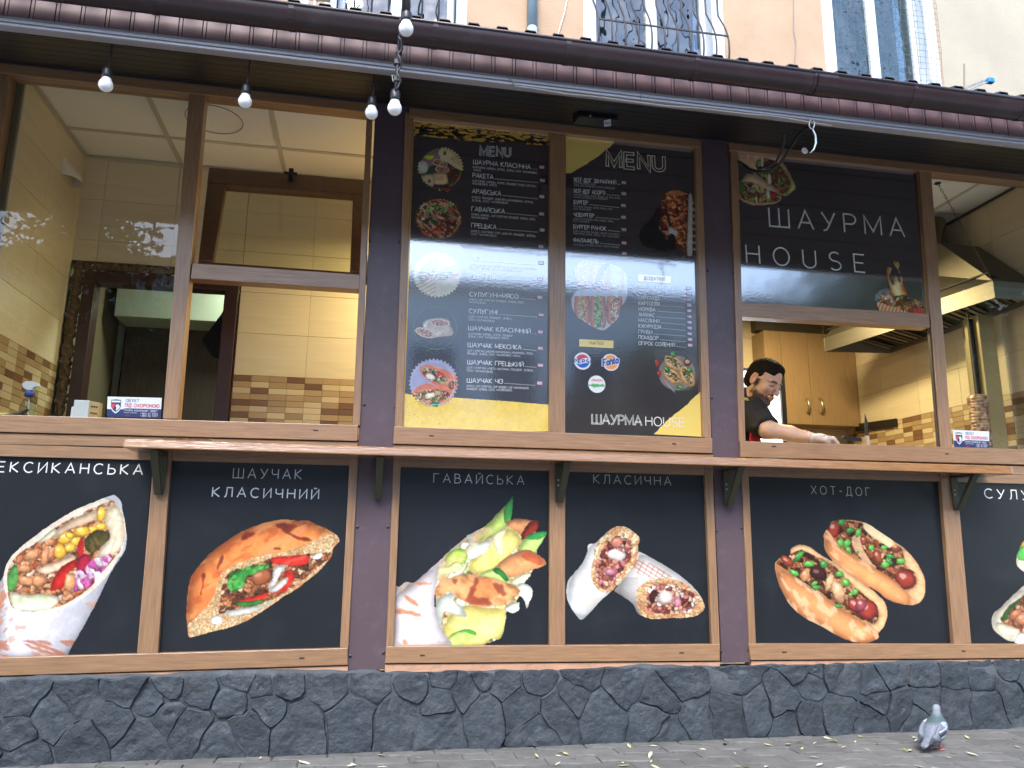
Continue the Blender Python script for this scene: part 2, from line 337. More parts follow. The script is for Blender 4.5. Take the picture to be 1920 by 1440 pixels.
class Art:
    def __init__(s, crop, x0, y0, x1, y1, px=1.0, seed=1):
        s.ox, s.oy, s.s = crop; st = px / s.s
        s.xs = np.arange(x0, x1 + st, st); s.ys = np.arange(y0, y1 + st, st)
        s.X, s.Y = np.meshgrid(s.xs, s.ys); s.rgb = np.zeros(s.X.shape + (3,)); s.a = np.zeros(s.X.shape, bool); s.seed = seed
    def n(s, scale, octv=4, ax=1., rot=0.):
        s.seed += 1; c, q = math.cos(rot), math.sin(rot)
        return _vnoise((s.X * c + s.Y * q) / ax, -s.X * q + s.Y * c, scale, s.seed, octv)
    def inside(s, pts, warp=0., wscale=30., smooth=True):
        P = _smooth(pts) if smooth else np.array(pts, float)
        X, Y = s.X, s.Y
        if warp: X = X + warp * s.n(wscale, 3); Y = Y + warp * s.n(wscale, 3)
        x0, y0 = P.min(0) - abs(warp) - 1; x1, y1 = P.max(0) + abs(warp) + 1
        m = np.zeros(X.shape, bool)
        i0, i1 = np.searchsorted(s.xs, [x0, x1]); j0, j1 = np.searchsorted(s.ys, [y0, y1])
        if i1 <= i0 or j1 <= j0: return m
        A, B = X[j0:j1, i0:i1], Y[j0:j1, i0:i1]; r = np.zeros(A.shape, bool)
        for k in range(len(P)):
            (xa, ya), (xb, yb) = P[k - 1], P[k]
            if ya == yb: continue
            r ^= ((ya > B) != (yb > B)) & (A < (xb - xa) * (B - ya) / (yb - ya) + xa)
        m[j0:j1, i0:i1] = r; return m
    def ell(s, cx, cy, rx, ry, rot=0., warp=0.):
        c, q = math.cos(R(rot)), math.sin(R(rot)); u, v = s.X - cx, s.Y - cy
        d = np.hypot((u * c + v * q) / rx, (-u * q + v * c) / ry)
        if warp: d = d + warp * s.n(min(rx, ry), 3)
        return d
    def paint(s, m, col, a=1., var=0., vs_=25., cut=False, add=True):
        c = np.array(col, float); f = 1.
        if var: f = (1 + var * s.n(vs_, 4))[..., None]
        w = (a if np.isscalar(a) else a[..., None])
        s.rgb = np.where(m[..., None], s.rgb * (1 - w) + np.clip(c * f, 0, 255) * w, s.rgb)
        if add: s.a |= m
    def poly(s, pts, col, warp=3., wscale=22., var=.08, vs_=25., smooth=True, a=1., within=None, add=True):
        m = s.inside(pts, warp, wscale, smooth)
        if within is not None: m &= within
        if a < .9: s.paint(m, col, a * s.edge(m, 9) ** .7, var, vs_, add=False); return m
        s.paint(m, col, a, var, vs_, add=add)
        if m.sum() > 60 and a > .8:
            P_ = np.array(pts); r = min(np.ptp(P_[:, 0]), np.ptp(P_[:, 1])) * .16; s.round(m, r, .30, .05); s.shade(m, 1 + .10 * s.n(r + 4, 4, 2., .6))
        return m
    def edge(s, m, r, n=2):
        """0 at the outline of m, 1 well inside: a blurred copy of the mask"""
        a = m.astype(float); r = max(1, int(r / (s.xs[1] - s.xs[0])))
        for _ in range(n):
            for ax in (0, 1):
                k = np.pad(a, [(r + 1, r) if i == ax else (0, 0) for i in (0, 1)]); c = np.cumsum(k, ax)
                a = (np.take(c, range(2 * r + 1, c.shape[ax]), ax) - np.take(c, range(0, c.shape[ax] - 2 * r - 1), ax)) / (2 * r + 1)
        return np.clip((a - .5) * 2, 0, 1)
    def round(s, m, r, dark=.3, lit=.06, dx=-.4, dy=-.9):
        """roundness: darker rim, lighter towards the upper side"""
        a = s.edge(m, r); g = np.gradient(a); L_ = np.clip(-(g[0] * dy + g[1] * dx) * r / (s.xs[1] - s.xs[0]) * 1.1, -1, 1)
        s.shade(m, 1 + lit - dark * (1 - a) ** 1.3 - .22 * np.clip(L_, 0, 1) + .10 * np.clip(-L_, 0, 1))
    def shade(s, m, f): s.rgb = np.where(m[..., None], np.clip(s.rgb * (f[..., None] if not np.isscalar(f) else f), 0, 255), s.rgb)
    def cells(s, m, size, pal, dark=.5, warp=1.25, stretch=1., rot=0.):
        """chunks of filling: jittered cells with dark gaps and lit tops"""
        s.seed += 1; rs = np.random.RandomState(s.seed); c, q = math.cos(R(rot)), math.sin(R(rot)); size *= .85
        u, v = (s.X * c + s.Y * q) / stretch / size, (-s.X * q + s.Y * c) / size
        u = u + warp * s.n(size * 1.2, 3); v = v + warp * s.n(size * 1.2, 3)
        i, j = np.floor(u).astype(int), np.floor(v).astype(int); tab = rs.rand(64, 64, 4)
        d1 = np.full(u.shape, 9.); d2 = d1.copy(); idv = np.zeros(u.shape); ox = np.zeros(u.shape)
        for di in (-1, 0, 1):
            for dj in (-1, 0, 1):
                t = tab[(i + di) % 64, (j + dj) % 64]; dx = i + di + t[..., 0] - u; dy = j + dj + t[..., 1] - v; d = np.hypot(dx, dy)
                nw = d < d1; d2 = np.where(nw, d1, np.minimum(d2, d)); idv = np.where(nw, t[..., 2], idv); ox = np.where(nw, dx + dy, ox); d1 = np.where(nw, d, d1)
        P = np.array(pal, float); col = P[np.minimum((idv * len(P)).astype(int), len(P) - 1)]
        e = np.clip((d2 - d1) / .30, 0, 1) ** .8; f = (1 - dark) + dark * e + .17 * ox + .26 * s.n(size * .42, 4, .6) - .10 * np.clip(s.n(size * 2.5, 2), 0, 1)
        hl = np.clip(s.n(size * .35, 3) * 2.2 - .85, 0, 1) * np.clip(e * 2 - .7, 0, 1) * .55
        s.paint(m, (0, 0, 0), 1.); s.rgb = np.where(m[..., None], np.clip(col * f[..., None] * (1 - hl[..., None]) + 250 * hl[..., None], 0, 255), s.rgb)
    def lines(s, m, scale, col, a=.4, ax=6., rot=0., thr=.15):
        s.paint(m, col, a * np.clip((s.n(scale, 4, ax, R(rot)) - thr) / .22 + .3, 0, 1), add=False)
    def blob(s, cx, cy, rx, ry, rot, col, warp=.12, within=None, hi=.35, dark=.45):
        d = s.ell(cx, cy, rx, ry, rot, warp * 1.5 + .10); m = d < 1
        if within is not None: m &= within
        lit = 1.08 - dark * np.clip(d, 0, 1) ** 3 - .12 * (s.Y - cy) / ry + .16 * s.n(min(rx, ry) * .6, 4)
        s.paint(m, col, 1.); s.shade(m, lit + .05 * s.n(rx * .4, 3))
        if hi:
            h = s.ell(cx - rx * .25, cy - ry * .35, rx * .35, ry * .28, rot, .3) < 1; s.paint(h & m, (255, 250, 235), hi)
    def soft(s, m, n=1):  # smear the paint a little
        for _ in range(n):
            k = s.rgb.copy(); k[1:-1, 1:-1] = (s.rgb[1:-1, 1:-1] * 2 + s.rgb[:-2, 1:-1] + s.rgb[2:, 1:-1] + s.rgb[1:-1, :-2] + s.rgb[1:-1, 2:]) / 6
            s.rgb = np.where(m[..., None], k, s.rgb)
    def emit(s, name, parent, material=None, y=-.001, lo=.0, clip=None):
        if clip is not None: s.a &= clip
        lo = lo or (.92 if material else .76); q_ = 1 / s.s; s.rgb = s.rgb * (1 + .04 * s.n(4 * q_, 3) + .05 * s.n(14 * q_, 3))[..., None]; g_ = s.rgb.mean(2, keepdims=True); s.rgb = np.clip(g_ + (s.rgb - g_) * 1.0, 0, 255)
        f = s.a[:-1, :-1] & s.a[1:, :-1] & s.a[:-1, 1:] & s.a[1:, 1:]
        jj, ii = np.nonzero(f); nx = len(s.xs)
        q = np.stack([jj * nx + ii, (jj + 1) * nx + ii, (jj + 1) * nx + ii + 1, jj * nx + ii + 1], 1)
        used, inv = np.unique(q, return_inverse=True); q = inv.reshape(-1, 4)
        px, py = s.X.ravel()[used] * s.s + s.ox, s.Y.ravel()[used] * s.s + s.oy
        d = W @ np.stack([(px - 960) / F_PX, (py - 720) / F_PX, np.ones(len(px))]); t = (0. - CAM[1]) / d[1]
        co = np.stack([CAM[0] + d[0] * t, np.full(len(px), y), CAM[2] + d[2] * t], 1)
        me = bpy.data.meshes.new(name); me.vertices.add(len(used)); me.vertices.foreach_set('co', co.ravel())
        me.loops.add(q.size); me.loops.foreach_set('vertex_index', q.ravel()); me.polygons.add(len(q)); me.polygons.foreach_set('loop_start', np.arange(len(q)) * 4)
        me.update(calc_edges=True)
        c = np.clip(s.rgb.reshape(-1, 3)[used] / 255., 0, 1); c = np.where(c < .04045, c / 12.92, ((c + .055) / 1.055) ** 2.4) * lo
        at = me.attributes.new('Col', 'FLOAT_COLOR', 'POINT'); at.data.foreach_set('color', np.concatenate([c, np.ones((len(c), 1))], 1).astype(np.float32).ravel())
        me.materials.append(material or m_art)
        o = bpy.data.objects.new(name, me); COL.objects.link(o); _par(o, parent); return o

MEAT = [(176, 104, 70), (150, 82, 52), (206, 146, 108), (226, 178, 140), (120, 62, 40), (190, 120, 84)]
SALAD = [(126, 190, 96), (190, 222, 150), (232, 240, 214), (84, 150, 70), (240, 236, 220)]
def onion_red(A, m, size): A.cells(m, size, [(214, 96, 170), (240, 190, 220), (170, 40, 90), (250, 225, 235)], .4, .6, 2.2, 60)

def art_mexican(par):
    A = Art((0, 820, .31955), -25, 335, 755, 1292, 1.0, 11)
    out = A.inside([(660, 338), (600, 360), (500, 398), (420, 435), (300, 510), (200, 580), (120, 645), (60, 705), (30, 765), (15, 820), (-10, 860), (-40, 900), (-40, 1330), (385, 1330), (400, 1275), (470, 1150), (560, 985), (610, 880), (655, 790), (700, 720), (735, 660), (746, 590), (735, 500), (720, 420), (712, 375), (690, 348)], 3, 25)
    A.paint(out, (222, 222, 230), 1, .05, 60)
    A.shade(out, 1.05 - .26 * np.clip((A.X - 250 - (A.Y - 1000) * -.45) / 300, 0, 1) * (A.Y > 700) - .10 * np.clip((A.Y - 1100) / 250, 0, 1))
    A.round(out, 60, .26, .04)
    A.lines(out, 26, (196, 188, 200), .3, 3, -50, .1)
    A.paint(out & (A.n(70, 4) > .42) & (A.Y > 950), (206, 150, 118), .55)
    A.lines(out & (A.Y > 1190), 26, (176, 96, 62), .7, 5, 20, .12)
    A.lines(out & (A.X < 45) & (A.Y > 830), 16, (200, 120, 78), .75, 4, -50, .08)
    f = A.inside([(655, 372), (560, 408), (430, 470), (320, 530), (210, 618), (115, 680), (60, 745), (42, 830), (50, 930), (75, 1000), (150, 1022), (250, 1015), (350, 992), (450, 940), (530, 882), (585, 812), (650, 732), (700, 680), (722, 600), (716, 500), (700, 420)], 4, 25)
    A.cells(f, 34, [(196, 120, 78), (226, 166, 118), (168, 92, 58), (238, 200, 168), (208, 140, 96)], .55, .7, 1.7, -25)
    rim = out & ~f & (A.Y < 1060) & (A.ell(380, 690, 420, 265, -42) < 1.0)
    A.paint(rim, (236, 224, 200), .8, .06)
    w = A.poly([(615, 440), (660, 395), (705, 420), (735, 560), (705, 660), (630, 690), (560, 700), (600, 640), (640, 560), (620, 500)], (238, 226, 198), 6, 18, .1, within=out)
    A.lines(w, 14, (206, 176, 130), .5, 5, -65, .05)
    A.poly([(330, 545), (430, 480), (560, 430), (575, 470), (500, 505), (400, 545), (320, 600)], (240, 208, 172), 6, 20, .14, within=f)
    A.poly([(200, 590), (300, 530), (330, 560), (260, 610), (205, 615)], (226, 226, 190), 6, 15, .1, within=f)
    for x, y, rx, ry, r in [(592, 455, 26, 46, 12), (590, 525, 38, 22, -10), (540, 545, 34, 24, -10), (482, 552, 50, 30, -12), (445, 612, 40, 26, -15), (385, 590, 50, 34, -30), (350, 672, 36, 44, -20), (410, 650, 32, 24, -20), (408, 575, 26, 18, 20)]:
        A.blob(x, y, rx, ry, r, (242, 186, 66), .06, f, .45)
    d = A.poly([(505, 590), (560, 545), (640, 560), (640, 600), (590, 640), (540, 680), (500, 650)], (92, 82, 44), 5, 18, .3, within=f); A.lines(d, 14, (60, 50, 28), .6, 3, 70, .1)
    A.poly([(472, 592), (490, 600), (488, 680), (468, 715), (452, 660)], (176, 40, 36), 3, 12, .2, within=f)
    k = A.poly([(235, 750), (330, 730), (430, 690), (440, 730), (370, 770), (280, 800), (225, 790)], (240, 204, 170), 7, 22, .16, within=f)
    A.poly([(295, 890), (330, 800), (370, 755), (440, 715), (455, 750), (400, 800), (372, 880), (330, 895)], (206, 44, 38), 5, 18, .2, within=f)
    A.poly([(470, 700), (530, 700), (560, 860), (530, 880), (500, 800), (450, 770)], (178, 38, 66), 5, 16, .2, within=f)
    o = A.inside([(450, 790), (500, 770), (540, 720), (640, 690), (660, 700), (600, 800), (550, 860), (440, 905), (430, 880)], 6, 18) & f
    onion_red(A, o, 42)
    A.blob(410, 850, 30, 62, 12, (228, 158, 108), .15, f, .3)
    for x, y, rx, ry, r in [(190, 690, 55, 26, -25), (265, 700, 24, 60, 10), (140, 770, 40, 24, -10), (300, 680, 16, 40, 25), (150, 840, 48, 30, 10), (230, 840, 40, 34, -30)]: A.blob(x, y, rx, ry, r, (214, 146, 100), .22, f, .25)
    A.poly([(45, 810), (90, 745), (108, 810), (92, 880), (60, 905), (42, 870)], (86, 152, 74), 7, 14, .25, within=f)
    c = A.poly([(60, 910), (150, 925), (240, 920), (330, 930), (345, 965), (290, 1008), (150, 1020), (80, 1005)], (226, 230, 200), 7, 22, .1, within=f); A.lines(c, 24, (180, 196, 140), .4, 3, 20, .1)
    A.soft(f); return A.emit('food_print', par)

def art_pita(par):
    A = Art((290, 820, .31953), 180, 470, 1092, 1178, 1.0, 31)
    out = A.inside([(200, 1168), (188, 1080), (186, 980), (196, 890), (214, 815), (270, 740), (330, 675), (400, 622), (480, 568), (580, 522), (680, 492), (760, 480), (830, 488), (900, 488), (950, 510), (1010, 535), (1070, 575), (1084, 610), (1050, 650), (1038, 700), (1000, 750), (960, 795), (900, 840), (840, 890), (760, 935), (690, 985), (620, 1030), (540, 1080), (440, 1118), (330, 1145), (250, 1168)], 3, 20)
    A.paint(out, (216, 124, 66), 1, .20, 70)
    A.shade(out, 1.14 - .26 * np.clip(A.ell(690, 700, 560, 300, -28) - .35, 0, 1))
    A.round(out, 50, .35, .08)
    A.lines(out, 60, (238, 168, 112), .5, 2.5, -30, .05)
    A.lines(out, 34, (170, 76, 40), .45, 3, -25, .22)
    for p in [[(700, 510), (780, 500), (850, 520), (800, 560), (900, 590), (940, 610), (860, 610), (760, 560)], [(500, 600), (530, 555), (600, 560), (560, 590), (520, 612)], [(270, 800), (300, 795), (290, 870), (275, 930), (262, 940), (275, 860)], [(360, 780), (390, 690), (410, 690), (385, 760), (362, 800)], [(690, 645), (740, 640), (750, 660), (700, 662)]]:
        A.poly(p, (110, 40, 26), 9, 20, .3, a=.85, within=out)
    cr = A.inside([(200, 1168), (196, 1100), (240, 1060), (300, 1000), (345, 930), (375, 850), (400, 790), (480, 745), (600, 700), (720, 680), (820, 650), (920, 615), (1000, 570), (1070, 575), (1084, 610), (1045, 655), (1000, 750), (900, 840), (760, 935), (620, 1030), (440, 1118), (250, 1168)], 5, 20) & out
    A.cells(cr, 13, [(228, 190, 140), (240, 214, 172), (206, 156, 104), (222, 176, 122)], .22, .6)
    A.shade(cr, 1.02 - .14 * A.n(60))
    f = A.inside([(400, 860), (440, 790), (520, 760), (620, 735), (690, 705), (800, 700), (900, 685), (975, 680), (1030, 672), (1035, 700), (960, 760), (880, 830), (800, 890), (720, 935), (640, 970), (560, 1010), (430, 1030), (380, 1030), (385, 940)], 6, 18) & out
    A.cells(f, 26, [(150, 86, 52), (206, 138, 92), (96, 52, 34), (230, 190, 150), (186, 108, 70), (120, 66, 44)], .6, .7, 1.6, -25)
    for p in [[(690, 705), (790, 695), (880, 688), (905, 705), (895, 740), (800, 752), (700, 738)], [(760, 790), (810, 780), (820, 830), (780, 890), (720, 915), (680, 912), (760, 860)], [(480, 955), (560, 940), (660, 910), (640, 945), (540, 968)]]:
        m = A.poly(p, (212, 46, 36), 4, 18, .14, within=f | cr); A.lines(m, 20, (240, 120, 96), .5, 3, -20, .2)
    for p in [[(430, 830), (460, 790), (540, 760), (600, 750), (668, 745), (660, 770), (600, 800), (540, 812), (520, 870), (470, 905), (430, 890)]]:
        m = A.poly(p, (62, 150, 62), 9, 18, .25, within=out); A.lines(m, 16, (140, 214, 116), .6, 2, -30, .05)
    A.poly([(470, 970), (560, 960), (650, 955), (600, 985), (520, 995)], (56, 120, 52), 6, 16, .3, within=out)
    for p in [[(700, 760), (770, 752), (740, 800), (700, 870), (665, 880), (690, 820)], [(690, 880), (740, 840), (780, 820), (770, 860), (720, 905), (670, 905)], [(420, 1020), (520, 1000), (640, 980), (690, 950), (680, 975), (560, 1030), (440, 1050)], [(330, 1060), (380, 1040), (400, 1080), (340, 1100)], [(930, 690), (980, 672), (975, 710), (930, 716)]]:
        A.poly(p, (232, 228, 220), 7, 16, .06, within=out)
    A.blob(625, 820, 70, 38, -20, (168, 96, 62), .25, f, .3)
    g = out & (A.n(9, 2) > .58) & cr; A.paint(g, (90, 140, 60), .6)
    A.soft(f | cr); return A.emit('food_print', par)

def art_hawaii(par):
    A = Art((700, 820, .31943), 117, 345, 1024, 1224, 1.0, 51)
    B = [(240, 850), (300, 800), (370, 740), (430, 680), (500, 620), (580, 560), (660, 528), (720, 560), (700, 620), (560, 700), (470, 780), (400, 860), (365, 920), (362, 1000), (380, 1080), (415, 1150), (445, 1230), (100, 1230), (100, 878), (150, 876), (190, 845)]
    # back fillings first
    def piece(p, c, w=4, v=.07, within=None): return A.poly(p, c, w, 22, v, within=within)
    w0 = A.poly(B, (236, 214, 196), 3, 30, .04)
    bk = A.inside([(600, 570), (660, 520), (760, 500), (860, 500), (930, 600), (960, 680), (940, 780), (860, 870), (850, 960), (780, 1030), (740, 1170), (640, 1218), (430, 1220), (380, 1060), (362, 900), (400, 760), (500, 640)], 6, 30)
    A.cells(bk, 60, [(232, 214, 150), (226, 196, 140), (210, 216, 150), (240, 232, 206), (206, 160, 110)], .35, .9, 1.6, -35)
    m = piece([(600, 600), (640, 540), (700, 475), (770, 400), (815, 348), (822, 370), (815, 450), (790, 510), (700, 580), (640, 600)], (206, 232, 120), 3)
    A.poly([(790, 370), (820, 350), (822, 400), (812, 460), (780, 505), (768, 480), (772, 410)], (70, 160, 76), 3, within=m)
    m = piece([(780, 520), (800, 485), (860, 474), (930, 484), (968, 490), (972, 520), (950, 560), (900, 590), (870, 610), (860, 570)], (226, 158, 104), 6, .15)
    A.poly([(900, 520), (950, 485), (975, 510), (955, 550), (905, 580), (875, 605), (870, 570)], (140, 46, 34), 9, 16, .3, within=m)
    m = piece([(860, 640), (900, 580), (960, 555), (1022, 552), (1000, 600), (960, 665), (930, 700), (880, 700)], (200, 232, 130), 3)
    A.poly([(890, 590), (940, 562), (1022, 550), (1000, 585), (950, 600)], (62, 150, 74), 3, within=m)
    y1 = piece([(560, 760), (600, 680), (640, 600), (700, 570), (790, 525), (850, 570), (865, 620), (820, 670), (760, 720), (700, 770), (600, 800)], (248, 232, 130), 3, .05)
    A.shade(y1, 1.04 - .12 * A.n(50)); A.poly([(700, 580), (745, 545), (790, 530), (760, 600), (770, 680), (730, 690)], (252, 244, 190), 6, within=y1)
    piece([(540, 570), (580, 570), (590, 610), (640, 610), (700, 590), (680, 650), (620, 700), (560, 720), (520, 690), (560, 620)], (236, 246, 222), 9, .08)
    m = piece([(420, 740), (430, 690), (480, 655), (530, 652), (552, 680), (540, 740), (500, 760), (450, 780), (400, 790)], (190, 230, 96), 6, .12)
    piece([(385, 760), (440, 755), (490, 725), (530, 760), (480, 790), (420, 800), (390, 800)], (216, 240, 160), 8, .12)
    m = piece([(720, 770), (760, 720), (820, 680), (900, 658), (960, 680), (1010, 720), (1012, 750), (950, 775), (880, 800), (800, 820), (750, 800)], (232, 160, 104), 6, .15)
    A.poly([(860, 690), (900, 662), (960, 690), (1005, 720), (990, 750), (920, 740), (880, 720)], (196, 84, 50), 14, 20, .25, a=.75, within=m)
    m = piece([(620, 810), (700, 770), (740, 765), (800, 830), (780, 850), (700, 825)], (198, 226, 130), 3); A.poly([(700, 785), (735, 765), (792, 825), (775, 845), (740, 810)], (64, 140, 66), 4, within=m)
    piece([(800, 850), (880, 800), (930, 795), (890, 850), (850, 870)], (240, 226, 190), 8)
    pn = piece([(430, 1090), (440, 1050), (540, 985), (640, 1000), (760, 1005), (782, 1040), (760, 1160), (730, 1188), (690, 1180), (640, 1222), (420, 1224), (400, 1150)], (244, 232, 138), 4, .05)
    A.shade(pn, 1.05 - .13 * A.n(60) - .12 * np.clip((A.Y - 1120) / 100, 0, 1)); A.lines(pn, 40, (226, 196, 90), .4, 4, 10, .2)
    m = piece([(430, 1190), (470, 1150), (540, 1125), (602, 1145), (590, 1175), (520, 1215), (440, 1216)], (196, 230, 120), 3); A.poly([(500, 1140), (545, 1122), (605, 1145), (590, 1160), (540, 1142)], (90, 170, 70), 3, within=m)
    for p in [[(840, 880), (870, 855), (935, 890), (905, 1005), (885, 960), (860, 930), (830, 930)], [(780, 990), (850, 965), (860, 1010), (820, 1035), (770, 1015)], [(365, 960), (410, 930), (450, 900), (490, 930), (470, 960), (530, 1000), (545, 1060), (470, 1040), (420, 1020), (400, 1090), (370, 1060)], [(368, 850), (385, 820), (410, 870), (440, 845), (465, 870), (440, 920), (400, 900)]]:
        m = piece(p, (234, 240, 222), 8, .08); A.shade(m, 1 - .08 * A.n(30))
    ch = piece([(385, 850), (395, 815), (450, 825), (500, 805), (600, 808), (700, 825), (780, 850), (852, 890), (850, 920), (800, 945), (760, 985), (690, 992), (640, 1000), (560, 975), (500, 940), (450, 910), (380, 935), (360, 900)], (232, 156, 96), 6, .18)
    A.lines(ch, 50, (248, 196, 138), .6, 2, 20, .0); A.poly([(560, 900), (600, 840), (690, 830), (740, 880), (700, 960), (640, 990), (540, 965)], (226, 128, 70), 25, 40, .2, a=.6, within=ch)
    for p in [[(455, 820), (500, 830), (480, 870)], [(700, 850), (760, 870), (790, 930), (740, 925), (700, 880)], [(530, 940), (600, 930), (680, 950), (690, 985), (560, 975)], [(600, 815), (570, 880), (545, 940), (585, 930), (620, 850)]]: A.poly(p, (140, 52, 40), 14, 20, .3, a=.7, within=ch)
    wr = A.inside([(240, 850), (300, 800), (370, 740), (384, 760), (370, 830), (362, 900), (356, 960), (362, 1020), (380, 1080), (415, 1150), (445, 1230), (100, 1230), (100, 940), (180, 900)], 2, 20)
    A.paint(wr, (236, 226, 226), 1, .04, 60); A.round(wr, 40, .25, .03); A.shade(wr, 1.03 - .13 * np.clip((A.X - 280) / 130, 0, 1))
    for p in [[(235, 850), (300, 845), (350, 853), (340, 866), (240, 866)], [(175, 925), (215, 935), (280, 985), (240, 990), (190, 955)], [(117, 1005), (200, 1010), (280, 1035), (280, 1058), (210, 1045), (117, 1034)], [(170, 1190), (190, 1180), (205, 1215), (180, 1220)]]: A.poly(p, (206, 130, 86), 9, 12, .2, a=.85, within=wr)
    A.paint(wr & (A.n(30, 4) > .55), (214, 160, 128), .5)
    A.lines(w0 & ~wr & (A.Y < 860) & (A.X < 720), 30, (244, 200, 160), .5, 4, -40, 0)
    A.soft(A.a); return A.emit('food_print', par)

def art_classic(par):
    A = Art((1020, 820, .31949), 130, 515, 948, 1075, 1.0, 71)
    r = A.inside([(520, 720), (555, 670), (620, 700), (700, 745), (800, 810), (880, 880), (925, 940), (944, 1005), (900, 1045), (830, 1060), (740, 1062), (640, 1066), (575, 1050), (545, 1030), (520, 980), (460, 935), (410, 900), (440, 860)], 2, 25)
    A.paint(r, (222, 218, 214), 1, .05, 50); A.shade(r, 1.05 - .35 * np.clip((A.Y - .62 * A.X - 540) / 160, 0, 1)); A.shade(r & (A.X < 560) & (A.Y > 820), .86)
    A.round(r, 50, .24, .05)
    g = A.inside([(525, 722), (560, 715), (660, 760), (750, 825), (640, 835), (540, 790)], 2) & r
    u = (A.X * .9 + A.Y * .45) % 34; v = (A.X * .1 - A.Y * 1.0 + A.X * .55) % 26
    A.paint(g & ((u < 5) | (v < 6)), (170, 92, 62), .75)
    f = A.inside([(545, 900), (590, 850), (650, 832), (740, 830), (830, 860), (900, 920), (944, 1000), (900, 1045), (830, 1060), (740, 1062), (640, 1066), (580, 1050), (548, 990)], 4, 20)
    A.cells(f, 20, [(232, 184, 130), (242, 208, 164), (214, 150, 104)], .35, .8, 2.2, 20)
    i = A.inside([(600, 960), (620, 880), (690, 860), (800, 880), (880, 920), (890, 980), (850, 1030), (740, 1035), (650, 1030), (605, 1010)], 6) & f
    A.cells(i, 30, [(226, 150, 120), (246, 226, 214), (176, 96, 76), (214, 130, 124), (236, 190, 160), (120, 56, 46)], .65, .6)
    A.blob(712, 940, 48, 44, -35, (240, 220, 204), .12, i, .4); A.blob(640, 935, 20, 40, 20, (70, 30, 26), .2, i, 0); A.blob(785, 970, 24, 32, 0, (206, 132, 150), .15, i, .3)
    L = A.inside([(250, 680), (258, 630), (300, 618), (330, 590), (380, 545), (430, 520), (500, 540), (560, 590), (552, 640), (545, 700), (500, 780), (440, 860), (380, 920), (330, 965), (270, 1030), (222, 1072), (190, 1050), (145, 980), (130, 920), (136, 850), (170, 800), (220, 740)], 2, 25)
    A.paint(L, (226, 228, 226), 1, .04, 50); A.round(L, 50, .22, .05); A.shade(L, 1.05 - .28 * np.clip((A.Y + .9 * A.X - 1150) / 160, 0, 1) - .08 * A.n(70)); A.paint(L & (A.ell(255, 960, 60, 40, -20, .3) < 1), (222, 190, 156), .35)
    f = A.inside([(290, 720), (300, 650), (340, 590), (400, 535), (450, 520), (510, 540), (562, 592), (552, 640), (550, 720), (500, 790), (430, 870), (380, 910), (330, 905), (285, 850), (272, 780)], 4, 20)
    A.cells(f, 20, [(232, 184, 130), (244, 214, 170), (210, 150, 104)], .35, .8, 2.4, -55)
    i = A.inside([(300, 780), (320, 700), (370, 620), (430, 580), (500, 600), (520, 680), (480, 760), (430, 840), (370, 890), (320, 870)], 6) & f
    A.cells(i, 30, [(226, 150, 120), (246, 226, 214), (180, 98, 80), (216, 130, 130), (236, 190, 160), (120, 56, 46)], .65, .6)
    A.blob(425, 690, 52, 30, 15, (244, 226, 216), .12, i, .4); A.blob(428, 618, 32, 34, 0, (214, 134, 112), .12, i, .35); A.blob(390, 790, 32, 20, 0, (206, 128, 150), .12, i, .35); A.blob(345, 680, 14, 30, 30, (110, 46, 40), .2, i, 0)
    A.soft(A.a); return A.emit('food_print', par)

